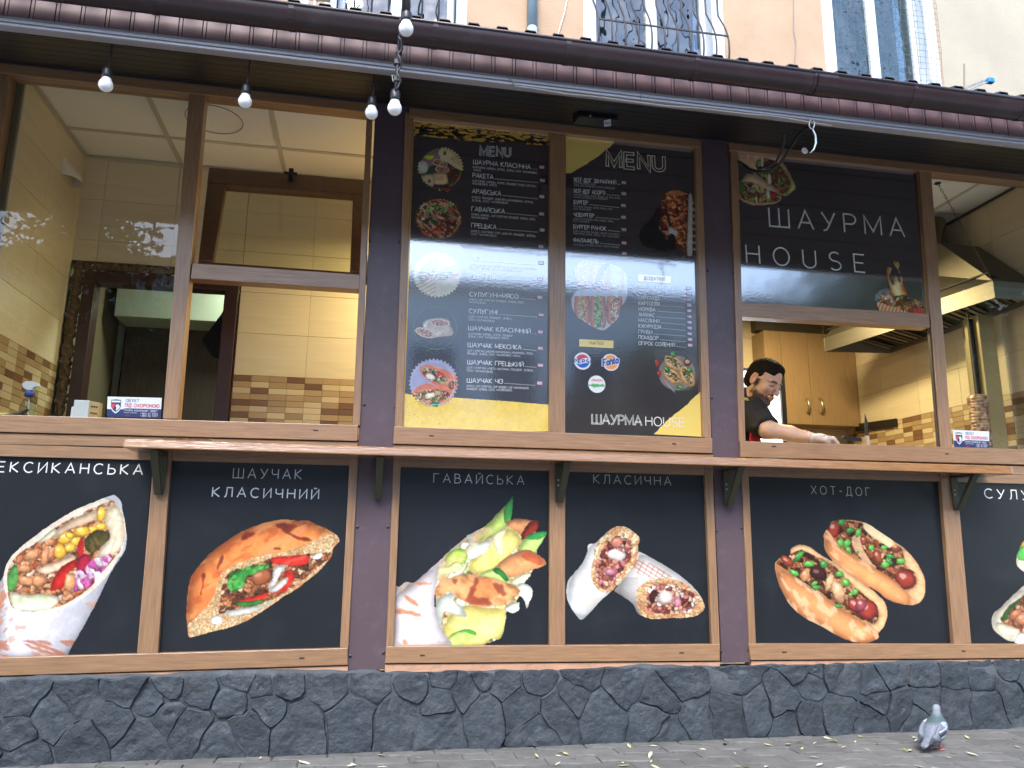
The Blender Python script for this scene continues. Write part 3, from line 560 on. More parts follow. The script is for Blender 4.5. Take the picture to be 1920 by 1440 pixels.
def art_hotdog(par):
    A = Art((1380, 820, .31953), 215, 475, 1122, 1212, 1.0, 91)
    def dog(outer, inner, sau, seedtop, bunlow):
        o = A.inside(outer, 2, 30); A.paint(o, (226, 148, 92), 1, .07, 60)
        A.shade(o, 1.05 - .10 * A.n(40)); low = A.inside(bunlow, 3, 20) & o
        i = A.inside(inner, 5, 20) & o
        A.paint(o & ~low, (240, 200, 150), .75, .06); A.lines(o & ~low, 10, (206, 142, 92), .35, 2, 40, .1)
        A.cells(i, 26, [(104, 54, 34), (170, 104, 66), (214, 162, 118), (70, 34, 24), (190, 128, 86), (146, 78, 50)], .6, .8, 1.8, 40)
        for (x, y, rx, ry, rt) in sau: A.blob(x, y, rx, ry, rt, (164, 62, 48), .04, None, .5, .55); A.a |= (A.ell(x, y, rx, ry, rt) < 1)
        A.paint(low, (228, 150, 94), 1, .08, 60); A.round(low, 45, .4, .10); A.round(o & ~low & ~i, 14, .25, .05)
        return o, i, low
    o, i, low = dog([(512, 600), (515, 560), (540, 530), (560, 495), (620, 482), (700, 486), (770, 505), (850, 555), (930, 610), (1000, 660), (1060, 730), (1105, 820), (1112, 900), (1090, 960), (1040, 985), (960, 978), (880, 950), (820, 900), (720, 850), (640, 790), (560, 720), (520, 660)],
        [(545, 540), (580, 490), (640, 490), (750, 510), (800, 590), (900, 640), (960, 640), (985, 700), (1000, 760), (1050, 800), (1055, 860), (1000, 890), (930, 850), (860, 800), (780, 740), (680, 690), (600, 630), (560, 590)],
        [(995, 835, 62, 58, 30), (575, 540, 38, 50, 20)], 0, [(512, 600), (520, 545), (545, 555), (600, 630), (680, 690), (780, 745), (870, 800), (950, 860), (1010, 920), (1050, 985), (960, 985), (880, 955), (820, 905), (720, 855), (640, 795), (550, 720)])
    d = (A.Y - (.78 * A.X + 175)); A.shade(low, 1.14 - .2 * np.clip((d - 20) / 110, -.4, 1)); A.lines(low, 30, (252, 214, 168), .5, 3, 38, .1)
    GB = [(618, 500, 22, 18), (612, 620, 20, 30), (650, 625, 18, 26), (672, 545, 28, 14), (716, 560, 16, 26), (660, 660, 16, 18), (714, 676, 10, 10), (792, 648, 14, 22), (868, 648, 22, 14), (908, 698, 24, 14), (876, 745, 28, 22), (965, 728, 26, 20), (900, 728, 30, 14)]
    def greens(L): 
        for k, (x, y, rx, ry) in enumerate(L): A.blob(x, y, rx, ry, k * 37 % 90 - 45, (96, 178, 74) if k % 3 else (66, 140, 62), .25, None, .35, .4)
    A.paint(A.inside([(680, 590), (720, 570), (740, 640), (780, 720), (820, 760), (800, 775), (740, 720), (690, 650)], 5) & i, (232, 190, 146), .8, .1)
    A.paint(A.inside([(745, 500), (775, 505), (860, 560), (920, 610), (900, 650), (840, 600), (770, 560)], 4) & o, (244, 222, 176), .9, .06)
    for x, y, rx, ry, r in [(750, 605, 22, 26, 0), (940, 650, 40, 30, 20), (830, 700, 26, 40, -20), (640, 585, 40, 14, 30)]: A.blob(x, y, rx, ry, r, (150, 76, 52), .2, i, .5)
    greens(GB)
    o, i, low = dog([(224, 750), (240, 720), (275, 692), (312, 690), (322, 650), (370, 628), (430, 640), (500, 690), (590, 740), (650, 790), (740, 850), (820, 910), (875, 970), (890, 1040), (870, 1110), (838, 1150), (836, 1180), (770, 1208), (690, 1202), (600, 1170), (500, 1110), (400, 1060), (320, 990), (270, 910), (236, 820)],
        [(240, 742), (275, 695), (330, 680), (380, 660), (450, 690), (560, 740), (620, 800), (700, 880), (780, 950), (830, 1010), (826, 1080), (780, 1090), (700, 1050), (620, 1000), (560, 960), (480, 900), (380, 840), (300, 780)],
        [(770, 1015, 62, 62, 20), (700, 985, 50, 40, 30)], 0, [(224, 750), (250, 748), (300, 785), (380, 845), (480, 905), (560, 965), (620, 1005), (700, 1055), (760, 1090), (810, 1130), (840, 1150), (836, 1185), (770, 1212), (690, 1206), (600, 1176), (500, 1118), (400, 1065), (320, 995), (270, 915), (236, 830)])
    d = (A.Y - (.72 * A.X + 575)); A.shade(low, 1.12 - .22 * np.clip((d - 20) / 130, -.4, 1)); A.lines(low, 26, (252, 220, 178), .6, 2.5, 60, .12)
    A.blob(300, 725, 44, 22, 35, (156, 70, 48), .1, i, .5)
    A.blob(600, 905, 34, 66, -25, (222, 170, 126), .22, i, .4); A.blob(545, 850, 24, 50, 20, (226, 178, 130), .25, i, .3); A.blob(408, 810, 30, 40, 20, (206, 146, 96), .2, i, .4); A.blob(480, 800, 46, 40, 20, (66, 32, 28), .3, i, .3); A.blob(735, 985, 34, 40, 30, (160, 74, 84), .1, i, .5)
    greens([(366, 700, 38, 16), (426, 742, 32, 18), (342, 796, 28, 20), (516, 748, 22, 30), (606, 802, 24, 18), (646, 852, 26, 24), (468, 882, 30, 14), (700, 905, 14, 22), (672, 922, 14, 10), (600, 990, 24, 10), (460, 856, 20, 12)])
    A.soft(A.a); return A.emit('food_print', par)

def art_suluguni(par):
    A = Art((1800, 840, .29197), 195, 585, 430, 1262, 1.0, 111)
    m = A.poly([(430, 590), (400, 605), (375, 650), (360, 700), (362, 750), (400, 790), (470, 810), (470, 590)], (238, 230, 200), 4, 20, .08)
    A.poly([(450, 620), (400, 630), (365, 665), (372, 710), (400, 722), (450, 715)], (96, 190, 86), 5, 20, .12, within=m); A.poly([(440, 590), (405, 598), (395, 625), (440, 640)], (230, 160, 60), 4, 20, .1)
    w = A.poly([(470, 850), (410, 880), (340, 940), (270, 1010), (215, 1060), (198, 1110), (215, 1170), (260, 1210), (310, 1240), (360, 1246), (470, 1262)], (238, 230, 212), 3, 22, .05)
    A.lines(w, 16, (206, 186, 150), .4, 5, -38, .1)
    i = A.poly([(440, 950), (380, 970), (300, 1030), (262, 1095), (275, 1125), (310, 1150), (380, 1180), (440, 1220)], (150, 76, 50), 5, 18, .3, within=w)
    A.cells(i, 36, MEAT, .6, .6)
    A.poly([(395, 960), (330, 1000), (285, 1050), (258, 1105), (300, 1105), (320, 1050), (380, 990)], (70, 110, 48), 5, 16, .25, within=w)
    A.blob(360, 1070, 50, 30, -35, (190, 116, 78), .15, w, .3); A.blob(400, 1100, 50, 40, -20, (206, 132, 96), .15, w, .3)
    A.poly([(230, 1120), (290, 1130), (370, 1160), (380, 1190), (300, 1210), (240, 1170)], (240, 224, 190), 5, 18, .06, within=w)
    A.poly([(365, 1205), (380, 1190), (410, 1192), (412, 1250), (350, 1252)], (250, 246, 236), 2, 14, .03)
    A.soft(A.a); return A.emit('food_print', par)

def serrated(A, cx, cy, rx, ry, n=40, depth=.05):
    th = np.arctan2((A.Y - cy) / ry, (A.X - cx) / rx); d = np.hypot((A.X - cx) / rx, (A.Y - cy) / ry)
    saw = np.abs(((th / (2 * math.pi) * n) % 1) * 2 - 1)
    return d < 1 - depth * 2 * saw * .9
def ring(A, cx, cy, rx, ry, w, col, a=.9):
    d = np.hypot((A.X - cx) / rx, (A.Y - cy) / ry); A.paint(np.abs(d - 1) < w, col, a)
def roll(A, cx, cy, rx, ry, rot, within=None, pal=None, crust=(240, 210, 170)):
    d = A.ell(cx, cy, rx, ry, rot, .06); m = d < 1
    if within is not None: m &= within
    A.paint(m, crust, 1, .08, rx * .5); A.shade(m, 1.05 - .2 * np.clip(d, 0, 1) ** 2)
    i = (A.ell(cx, cy, rx * .78, ry * .7, rot, .1) < 1) & m; A.cells(i, max(ry * .3, 7), pal or MEAT + [(230, 90, 70), (110, 170, 80)], .5, .6)

def art_menu_pictures(par):
    cr = (750, 260, .13889)
    A = Art(cr, 185, 95, 870, 740, .72, 131)   # plate with lime and rolls
    m = serrated(A, 545, 395, 322, 295); A.paint(m, (64, 46, 46), 1, .25, 90)
    A.poly([(230, 330), (300, 180), (450, 100), (560, 110), (560, 300), (420, 380), (300, 400)], (146, 122, 118), 10, 60, .1, within=m)
    c = A.inside([(640, 400), (820, 430), (800, 600), (640, 640), (600, 520)], 20) & m; A.cells(c, 20, [(70, 40, 36), (120, 60, 44), (190, 80, 60), (50, 36, 34), (84, 96, 50)], .5)
    A.poly([(330, 232), (455, 225), (440, 270), (395, 288), (350, 275)], (216, 214, 60), 3, 20, .1, within=m)
    A.blob(290, 390, 88, 88, 0, (206, 204, 190), .03, m, .2, .2)
    g = A.inside([(525, 170), (590, 110), (700, 150), (800, 230), (865, 350), (850, 430), (740, 390), (640, 320), (560, 300), (530, 230)], 6, 30) & m
    A.paint(g, (226, 204, 158), 1, .1, 60); A.lines(g, 40, (250, 226, 170), .5, 3, 30, 0)
    u = ((A.X * .86 + A.Y * .5) % 32); A.paint(A.inside([(700, 240), (760, 250), (830, 340), (800, 370), (690, 290)], 3) & (u < 11), (176, 74, 40), .8)
    A.poly([(590, 180), (620, 170), (620, 215), (590, 220)], (86, 130, 50), 6, 14); A.poly([(700, 200), (790, 240), (820, 320), (760, 260)], (120, 150, 60), 8, 20, .3, a=.5)
    for x, y, rx, ry in [(510, 320, 70, 48), (590, 350, 52, 50), (570, 415, 95, 50)]: roll(A, x, y, rx, ry, 5, m, [(190, 130, 96), (226, 190, 150), (170, 80, 60)], (232, 210, 172))
    q = A.poly([(450, 462), (610, 460), (640, 520), (640, 600), (600, 618), (470, 615), (445, 560)], (224, 190, 142), 5, 25, .08, within=m); A.paint(q & ((A.Y % 30) < 8) & (A.Y < 570) & (A.X > 490) & (A.X < 590), (150, 76, 46), .7)
    q = A.poly([(296, 500), (440, 490), (450, 660), (400, 650), (320, 610)], (222, 206, 160), 4, 25, .08, within=m); A.blob(395, 570, 22, 24, 0, (186, 70, 44), .3, q)
    A.poly([(370, 420), (440, 400), (460, 440), (400, 460)], (66, 110, 60), 10, 16, .3); A.poly([(690, 590), (760, 570), (740, 610), (690, 625)], (70, 110, 50), 10, 16, .3)
    ring(A, 552, 415, 272, 270, .013, (196, 196, 60)); A.poly([(530, 658), (548, 690), (565, 725), (530, 705), (502, 722), (515, 690)], (190, 200, 80), 1, 10); A.poly([(600, 700), (640, 680), (690, 685), (660, 715), (610, 718)], (196, 60, 70), 4, 12)
    A.emit('food_print', par, m_artg)
    A = Art(cr, 185, 785, 860, 1395, .72, 151)
    m = serrated(A, 520, 1085, 328, 290); A.cells(m, 30, [(176, 116, 88), (206, 150, 116), (130, 70, 54), (226, 186, 150), (150, 60, 44), (90, 50, 40)], .6, .8, 2.2, 40)
    A.cells(A.inside([(350, 950), (420, 890), (520, 880), (640, 840), (700, 900), (680, 960), (600, 1000), (480, 960), (400, 1010), (350, 1000)], 20) & m, 26, [(120, 170, 80), (170, 200, 110), (70, 120, 50), (220, 210, 160)], .5)
    for p in [[(380, 1050), (440, 1070), (520, 1140), (490, 1170), (400, 1110)], [(650, 1000), (710, 1030), (710, 1070), (660, 1050)]]: A.poly(p, (60, 96, 50), 14, 20, .4, within=m)
    A.poly([(520, 870), (600, 850), (660, 880), (640, 910), (540, 910)], (214, 140, 100), 6, 20, .1); A.poly([(240, 920), (320, 860), (350, 880), (300, 930), (260, 945)], (212, 214, 210), 8, 20, .1, within=m)
    for p in [[(350, 830), (480, 800), (580, 800), (540, 830), (400, 850)], [(240, 1240), (400, 1260), (400, 1300), (280, 1300)], [(430, 1240), (540, 1180), (560, 1220), (520, 1300), (440, 1280)], [(650, 1310), (780, 1240), (790, 1310)], [(650, 920), (700, 930), (710, 990), (670, 980)]]: A.poly(p, (196, 66, 58), 9, 24, .2, within=m)
    A.blob(310, 1085, 30, 18, -10, (230, 226, 190), .1, m); A.lines(m, 26, (232, 200, 160), .5, 5, 35, .22)
    ring(A, 525, 1085, 280, 262, .012, (190, 180, 60)); A.emit('food_print', par, m_artg)
    cr = (750, 460, .22222)
    A = Art(cr, 98, 40, 528, 452, .72, 171)
    m = serrated(A, 312, 248, 212, 200); A.paint(m, (228, 222, 200), 1, .06, 60)
    A.paint(A.inside([(110, 300), (300, 270), (500, 300), (480, 400), (300, 440), (150, 380)], 4) & m & (((A.X * .55 + A.Y) % 34) < 13) & (A.X < 300), (206, 160, 116), .8)
    for p in [[(150, 240), (250, 120), (320, 110), (340, 170), (260, 260), (200, 320), (160, 310)], [(300, 240), (380, 190), (500, 170), (510, 220), (420, 280), (320, 290)]]:
        q = A.inside(p, 6, 20) & m; A.cells(q, 18, [(140, 190, 100), (196, 220, 160), (90, 140, 80), (220, 226, 200), (206, 130, 110), (180, 140, 120)], .45)
    A.poly([(215, 250), (250, 240), (240, 290), (215, 285)], (214, 90, 74), 5, 16, .1); A.poly([(420, 250), (515, 235), (510, 255), (430, 275)], (206, 96, 80), 5, 16, .1); A.poly([(270, 250), (320, 190), (300, 260), (260, 300)], (226, 196, 160), 4)
    A.poly([(310, 60), (400, 70), (380, 90)], (214, 80, 80), 4); A.paint(m & (A.X > 330) & (A.X < 440) & (A.Y < 175) & (A.Y > 70) & (((A.X * .5 + A.Y) % 26) < 8), (200, 160, 126), .7)
    ring(A, 318, 240, 180, 172, .012, (206, 220, 170), .7); A.emit('food_print', par, m_artg)
    A = Art(cr, 105, 508, 485, 885, .72, 191)
    m = A.poly([(120, 720), (150, 690), (200, 690), (190, 650), (250, 620), (380, 612), (420, 640), (425, 680), (450, 710), (455, 750), (430, 765), (300, 780), (270, 788), (200, 770), (140, 745)], (196, 176, 156), 3, 25, .12)
    A.poly([(195, 655), (250, 622), (380, 612), (250, 640), (230, 690), (195, 690)], (226, 220, 206), 2, 20, .05); A.paint(m & (A.n(20, 3) > .4) & (A.X > 290) & (A.Y > 700), (150, 120, 100), .6)
    roll(A, 335, 655, 88, 36, 4, None, [(150, 80, 60), (220, 160, 130), (190, 110, 84), (236, 200, 170)]); roll(A, 210, 738, 84, 42, 18, None, [(150, 80, 60), (220, 160, 130), (200, 100, 84), (236, 200, 170)])
    A.a |= False; d = np.hypot((A.X - 296) / 180, (A.Y - 697) / 180); k = np.abs(d - 1) < .018; A.paint(k, (120, 190, 110)); A.emit('food_print', par, m_artg)
    A = Art(cr, 65, 940, 505, 1385, .72, 211)
    m = serrated(A, 283, 1160, 215, 212, 38); A.paint(m, (172, 172, 206), 1, .06, 80)
    for p in [[(100, 1250), (200, 1170), (330, 1190), (440, 1230), (420, 1300), (280, 1350), (160, 1330)], [(180, 1020), (280, 1015), (400, 1060), (480, 1110), (490, 1200), (430, 1230), (300, 1180), (200, 1110), (170, 1060)]]:
        q = A.inside(p, 6, 20) & m; A.paint(q, (222, 130, 96), 1, .1); A.lines(q, 20, (240, 190, 160), .5, 4, 20, .1)
    for x, y, rx, ry, r in [(290, 1100, 110, 50, 24), (260, 1270, 160, 52, -3), (440, 1180, 34, 40, 40)]:
        q = (A.ell(x, y, rx, ry, r, .08) < 1) & m; A.cells(q, 18, [(190, 80, 60), (230, 226, 190), (120, 160, 80), (206, 120, 90), (226, 190, 140), (110, 60, 50)], .5)
    A.poly([(320, 1070), (370, 1080), (365, 1100), (320, 1095)], (216, 60, 60), 4, 14); A.blob(255, 1110, 42, 26, 20, (236, 236, 214), .15, m); A.blob(250, 1270, 50, 26, -20, (236, 226, 190), .15, m)
    A.poly([(250, 1350), (280, 1320), (330, 1325), (310, 1370), (285, 1355)], (50, 140, 80), 9, 12, .2)
    ring(A, 278, 1165, 183, 182, .011, (206, 216, 190), .8); A.emit('food_print', par, m_artg, y=-.0016)

def art_menu2_pictures(par):
    cr = (1040, 240, .20833)
    A = Art(cr, 758, 548, 1292, 1150, .72, 231)   # kebab spit with carving hand
    bl = A.poly([(760, 1000), (765, 920), (850, 830), (940, 700), (990, 800), (1040, 980), (1030, 1110), (900, 1090), (800, 1060)], (16, 15, 18), 4, 40, .2)
    k = A.inside([(960, 640), (1000, 585), (1080, 560), (1160, 575), (1210, 610), (1205, 760), (1190, 1000), (1180, 1125), (1110, 1085), (1000, 1090), (940, 940), (945, 760)], 4, 30)
    A.cells(k, 26, [(176, 84, 44), (206, 120, 66), (130, 52, 30), (226, 160, 96), (156, 70, 40), (96, 38, 26)], .5, .8, 1.5, 20); A.shade(k, 1.12 - .35 * np.abs((A.X - 1080) / 130) ** 2)
    A.paint(k & (A.ell(1090, 585, 110, 26) < 1), (230, 150, 86), .7, .1)
    w = A.poly([(1206, 608), (1240, 650), (1240, 1140), (1190, 1135), (1196, 900)], (196, 190, 180), 1, 20, .05); b = A.inside([(1240, 650), (1275, 700), (1278, 1140), (1240, 1140)], 0, smooth=False); A.paint(b, (40, 40, 44)); A.paint(b & ((A.Y % 60) < 26), (150, 146, 140))
    A.poly([(940, 920), (1000, 1000), (1010, 1090), (900, 1090)], (20, 18, 22), 3, 20)
    A.poly([(985, 690), (1000, 690), (1050, 880), (1048, 905), (1030, 890)], (50, 40, 38), 1, 20); A.poly([(1020, 885), (1060, 895), (1100, 920), (1105, 960), (1080, 980), (1030, 965), (1020, 930)], (206, 200, 200), 3, 20, .06); A.poly([(1035, 960), (1085, 975), (1090, 1060), (1085, 1090), (1000, 1085)], (22, 20, 24), 2, 20)
    A.emit('food_print', par, m_artg)
    cr = (1040, 500, .22918)
    A = Art(cr, 128, -60, 600, 530, .72, 251)   # hot dogs seen from above, in a soft blot outline
    m = A.inside([(160, 60), (170, -10), (240, -50), (360, -40), (470, -20), (560, 20), (592, 110), (590, 260), (540, 340), (520, 420), (470, 470), (410, 520), (340, 510), (220, 440), (150, 360), (135, 260), (190, 190), (260, 160), (190, 150)], 2, 40)
    cutm = A.inside([(300, 170), (340, 90), (370, 20), (420, -20), (440, -10), (400, 40), (360, 110), (320, 180), (200, 185), (200, 165)], 2)
    A.paint(m, (196, 180, 186), 1, .1, 60)
    for x, top, bot, pal in [(225, 235, 470, [(214, 170, 110), (190, 130, 80), (226, 200, 150)]), (355, 240, 500, [(130, 170, 90), (190, 206, 130), (226, 190, 140), (90, 130, 60)]), (490, 240, 470, [(226, 210, 180), (206, 160, 110), (180, 90, 60)]), (235, -50, 160, [(226, 190, 60), (200, 90, 60), (190, 120, 80)]), (365, -50, 190, [(206, 130, 90), (226, 180, 130), (150, 84, 60)]), (500, -40, 200, [(186, 206, 206), (226, 190, 90), (200, 210, 190)])]:
        b = A.inside([(x - 62, top + 20), (x - 30, top), (x + 30, top), (x + 62, top + 20), (x + 62, bot - 20), (x, bot), (x - 62, bot - 20)], 3) & m
        A.paint(b, (196, 116, 80), 1, .1); A.shade(b, 1.15 - .35 * np.abs((A.X - x) / 62) ** 2); i = (np.abs(A.X - x) < 34) & b; A.cells(i, 17, pal, .5)
    A.paint(m & (np.abs(A.Y - 218) < 22), (190, 196, 214), .95, .08); A.a = m & ~cutm; A.emit('food_print', par, m_artg)
    A = Art(cr, 798, 672, 1190, 1036, .72, 271)   # plate of hot dogs
    m = A.inside([(808, 700), (840, 682), (920, 684), (1020, 690), (1130, 725), (1165, 800), (1180, 850), (1160, 950), (1100, 1005), (1000, 1022), (900, 990), (855, 930), (830, 820)], 2, 40); A.paint(m, (84, 84, 90), 1, .15, 60)
    A.paint(m & (A.ell(1000, 870, 150, 140) < 1), (140, 124, 116), 1, .06); A.blob(826, 790, 26, 34, 0, (190, 60, 60), .1, m); A.blob(850, 880, 20, 30, 0, (176, 46, 46), .1, m)
    for x, y, r, c in [(975, 790, 32, 0), (965, 900, 38, 0), (1085, 900, 60, 0)]:
        A.blob(x, y, 92 if c == 0 else 80, 48, r, (232, 178, 116), .03, m, .2, .35); i = (A.ell(x, y - 8, 74, 28, r, .1) < 1) & m; A.cells(i, 14, [(70, 120, 60), (206, 150, 110), (190, 80, 60), (240, 230, 210), (100, 60, 40), (120, 170, 90)], .5)
    A.blob(1084, 782, 32, 32, 0, (60, 56, 56), .02, m, 0); A.blob(1084, 778, 26, 20, 0, (206, 140, 110), .02, m); A.poly([(915, 940), (985, 1025), (975, 1028), (905, 950)], (190, 200, 220), 1)
    for x, y in [(965, 722), (915, 840), (1030, 988), (1100, 850)]: A.blob(x, y, 26, 20, 20, (80, 140, 70), .4, m)
    A.emit('food_print', par, m_artg)

def art_sign_pictures(par):
    cr = (1360, 260, .25)
    A = Art(cr, 78, 98, 536, 510, .8, 291)
    u = A.inside([(105, 102), (385, 118), (420, 160), (460, 220), (500, 290), (528, 370), (500, 400), (460, 432), (420, 425), (380, 380), (240, 260), (100, 190)], 3, 25)
    A.paint(u, (214, 180, 140), 1, .08, 50); A.round(u, 24, .3); A.paint(u & (A.Y < 150) & (((A.X) % 60) < 40), (176, 104, 70), .5)
    i = A.inside([(230, 180), (280, 145), (360, 160), (440, 230), (500, 300), (500, 340), (460, 400), (420, 410), (330, 330), (250, 260)], 5, 20) & u
    A.cells(i, 22, [(110, 62, 46), (140, 84, 60), (90, 48, 36), (170, 110, 80), (130, 160, 80)], .5, .7); A.cells(A.inside([(240, 190), (260, 160), (330, 270), (340, 330), (260, 270)], 6) & i, 14, [(150, 180, 90), (90, 130, 50), (214, 200, 110)], .4)
    A.poly([(440, 240), (500, 290), (528, 370), (500, 400), (450, 425), (470, 380), (490, 330)], (196, 196, 110), 4, 20, .1, within=u)
    b = A.inside([(150, 270), (185, 260), (260, 290), (350, 350), (400, 400), (425, 440), (400, 480), (330, 498), (250, 504), (180, 496), (110, 460), (84, 400), (90, 350), (120, 310)], 3, 25)
    A.paint(b, (222, 190, 146), 1, .08, 50); A.round(b, 24, .3); A.lines(b, 12, (180, 136, 96), .5, 6, 25, .15); d = A.poly([(100, 180), (170, 210), (260, 280), (390, 380), (420, 430), (360, 360), (260, 300), (180, 240)], (214, 168, 124), 3, 20, .1)
    i = A.inside([(100, 350), (140, 325), (200, 330), (290, 370), (380, 405), (410, 440), (390, 470), (300, 480), (200, 480), (120, 440)], 5, 20) & b
    A.cells(i, 20, [(130, 72, 50), (160, 96, 64), (206, 160, 90), (96, 50, 36), (150, 180, 80), (226, 190, 90)], .5, .6)
    A.poly([(84, 390), (90, 345), (125, 325), (145, 360), (120, 410), (95, 420)], (70, 120, 50), 6, 14, .3, within=b); A.poly([(335, 410), (380, 402), (382, 438), (340, 442)], (196, 50, 40), 3, 14, .1)
    for p in [[(150, 340), (165, 350), (190, 390), (200, 350), (240, 350), (260, 400), (300, 395), (285, 405), (245, 400), (225, 365), (205, 370), (195, 405), (170, 380)], [(270, 150), (285, 150), (280, 220), (265, 220)], [(320, 270), (335, 265), (345, 330), (320, 340)], [(310, 370), (325, 370), (335, 440), (310, 445)], [(225, 440), (235, 430), (240, 480), (228, 480)]]: A.poly(p, (226, 222, 190), 2, 10, .05)
    A.soft(A.a); A.emit('food_print', par, m_artg)
    A = Art(cr, 1118, 885, 1492, 1318, .8, 311)
    def fl(p, c, w=5, a=1.): A.poly(p, c, w, 16, .12, a=a)
    sm = A.inside([(1120, 1220), (1130, 1160), (1180, 1120), (1250, 1130), (1240, 1180), (1180, 1200), (1150, 1230)], 12, 18); A.paint(sm, (110, 118, 126), 1, .25, 20)
    for c, k in [((196, 92, 36), 0), ((244, 170, 80), 14), ((252, 224, 160), 26)]:
        fl([(1200 + k, 975), (1230, 960 + k / 2), (1250, 975), (1235, 1000 + k), (1225 + k / 2, 1060), (1260, 1100), (1262, 1030 + k), (1285, 1020 + k), (1310, 1080), (1320 - k / 2, 1000 + k), (1290, 960 + k), (1258 + k / 2, 930 + k), (1258, 890 + k * 2), (1275, 915 + k), (1300, 925), (1312 - k / 2, 950 + k), (1300, 985), (1335 - k / 2, 1040 + k), (1340 - k, 1100 + k), (1370 - k, 1190), (1250 + k, 1180), (1225 + k / 2, 1110), (1205 + k, 1030)], c, 4)
    bn = A.inside([(1135, 1235), (1150, 1225), (1260, 1260), (1380, 1290), (1410, 1310), (1180, 1300), (1150, 1280)], 2); A.paint(bn, (240, 190, 140), 1, .06); A.paint(bn & (((A.X + .4 * A.Y) % 28) < 9), (150, 60, 40), .8)
    tp = A.inside([(1150, 1190), (1200, 1160), (1260, 1180), (1340, 1170), (1400, 1200), (1480, 1230), (1485, 1312), (1400, 1310), (1300, 1275), (1200, 1245), (1150, 1225)], 7, 14); A.cells(tp, 20, [(150, 50, 36), (206, 90, 50), (236, 220, 206), (230, 150, 70), (70, 40, 34), (110, 150, 60)], .55)
    A.poly([(1400, 1285), (1485, 1290), (1485, 1312), (1420, 1312)], (196, 50, 60), 2); A.soft(A.a); A.emit('food_print', par, m_artg)

LP1, LP2, FRG = 10., 10., .7
TREES = [(-9.5, -8.2, 2, .9, 'large street tree with a low wide crown left of the kiosk'), (12.0, -9.2, 2, 1.0, 'large street tree with a low wide crown right of the kiosk')]
_n = ['leftmost tree of the row across the street', 'second tree from the left across the street', 'third tree from the left across the street', 'third tree from the right across the street', 'second tree from the right across the street', 'rightmost tree of the row across the street']
TREES += [(x, -14.5 - (i % 2) * 1.2, i % 2, 1.1 + .1 * (i % 3), l) for i, (x, l) in enumerate(zip((-14, -10, -6, 6.5, 10, 14), _n))]

# ------------------------------------------------------------------ ground and pavement
m_ground = mat('pavement_bed', (.13, .125, .115), .9, var=.25, vscale=3, bump=.003, bscale=40)
m_paver = mat('concrete_paver', (.125, .125, .118), .85, var=.22, vscale=11, bump=.0016, bscale=90, perobj=.14, dirt=.4, dscale=5, dcol=(.10, .095, .085))
m_asphalt = mat('street_paving', (.27, .27, .26), .9, var=.2, vscale=8, bump=.002, bscale=80)
ground = MB().add([(-60, -60, -.012), (60, -60, -.012), (60, 60, -.012), (-60, 60, -.012)], [(0, 1, 2, 3)]).build('ground', m_asphalt); tag(ground, kind='structure')
pave = MB().box(-9, 9, -4.0, .1, -.04, -.008).build('pavement', m_ground); tag(pave, kind='structure')
# interlocking wavy pavers
PW, PH = .226, .112
def paver_outline(cx_, cy_, g=.0018):
    a, b = PW / 2 - g, PH / 2 - g; e = .012
    o = []
    for x, s in [(-1, 0), (-.75, 1), (-.25, 1), (0, 0), (.25, -1), (.75, -1), (1, 0)]: o.append((cx_ + x * a, cy_ - b + s * e))
    for x, s in [(1, 0), (.75, -1), (.25, -1), (0, 0), (-.25, 1), (-.75, 1), (-1, 0)]: o.append((cx_ + x * a, cy_ + b + s * e))
    return o
def paver_mesh(mb, cx_, cy_, rs):
    o = paver_outline(cx_, cy_); n = len(o); tz = [(rs.rand() - .5) * .004 for _ in range(3)]
    f = lambda x, y: -.0 + tz[0] + tz[1] * (x - cx_) * 6 + tz[2] * (y - cy_) * 10
    inn = [(cx_ + (x - cx_) * .955, cy_ + (y - cy_) * .92) for x, y in o]
    mb.add([(x, y, -.02) for x, y in o] + [(x, y, f(x, y) - .004) for x, y in o] + [(x, y, f(x, y)) for x, y in inn],
           [(i, (i + 1) % n, n + (i + 1) % n, n + i) for i in range(n)] + [(n + i, n + (i + 1) % n, 2 * n + (i + 1) % n, 2 * n + i) for i in range(n)] + [(2 * n + i, 2 * n + (i + 1) % n, 2 * n + n - 2 - i, 2 * n + n - 1 - i) for i in range(n // 2 - 1)])
rs_p = np.random.RandomState(3); rest = MB()
for r_ in range(26):
    for c_ in range(-22, 24):
        x, y = c_ * PW + (PW / 2 if r_ % 2 else 0), -.05 - r_ * PH
        if r_ < 8 and -2.9 < x < 3.9: mb = MB(); paver_mesh(mb, x, y, rs_p); mb.build('paver', m_paver, pave)
        else: paver_mesh(rest, x, y, rs_p)
rest.build('paver_field', m_paver, pave, kind='stuff')

# ------------------------------------------------------------------ the kiosk
kiosk = thing('kiosk', (.3, 0, 0), 'dark brown street food kiosk with wood framed windows and a low metal roof', 'kiosk')
def P(mb, name, m, **k): return mb.build(name, m, kiosk, **k)
FY, BY = -.025, .05
def bar(px, m=m_wv, name='frame_bar', yf=FY, yb=BY, bevel=.003, parent=kiosk): return MB().bar(px, yf, yb).build(name, m, parent, bevel=bevel)
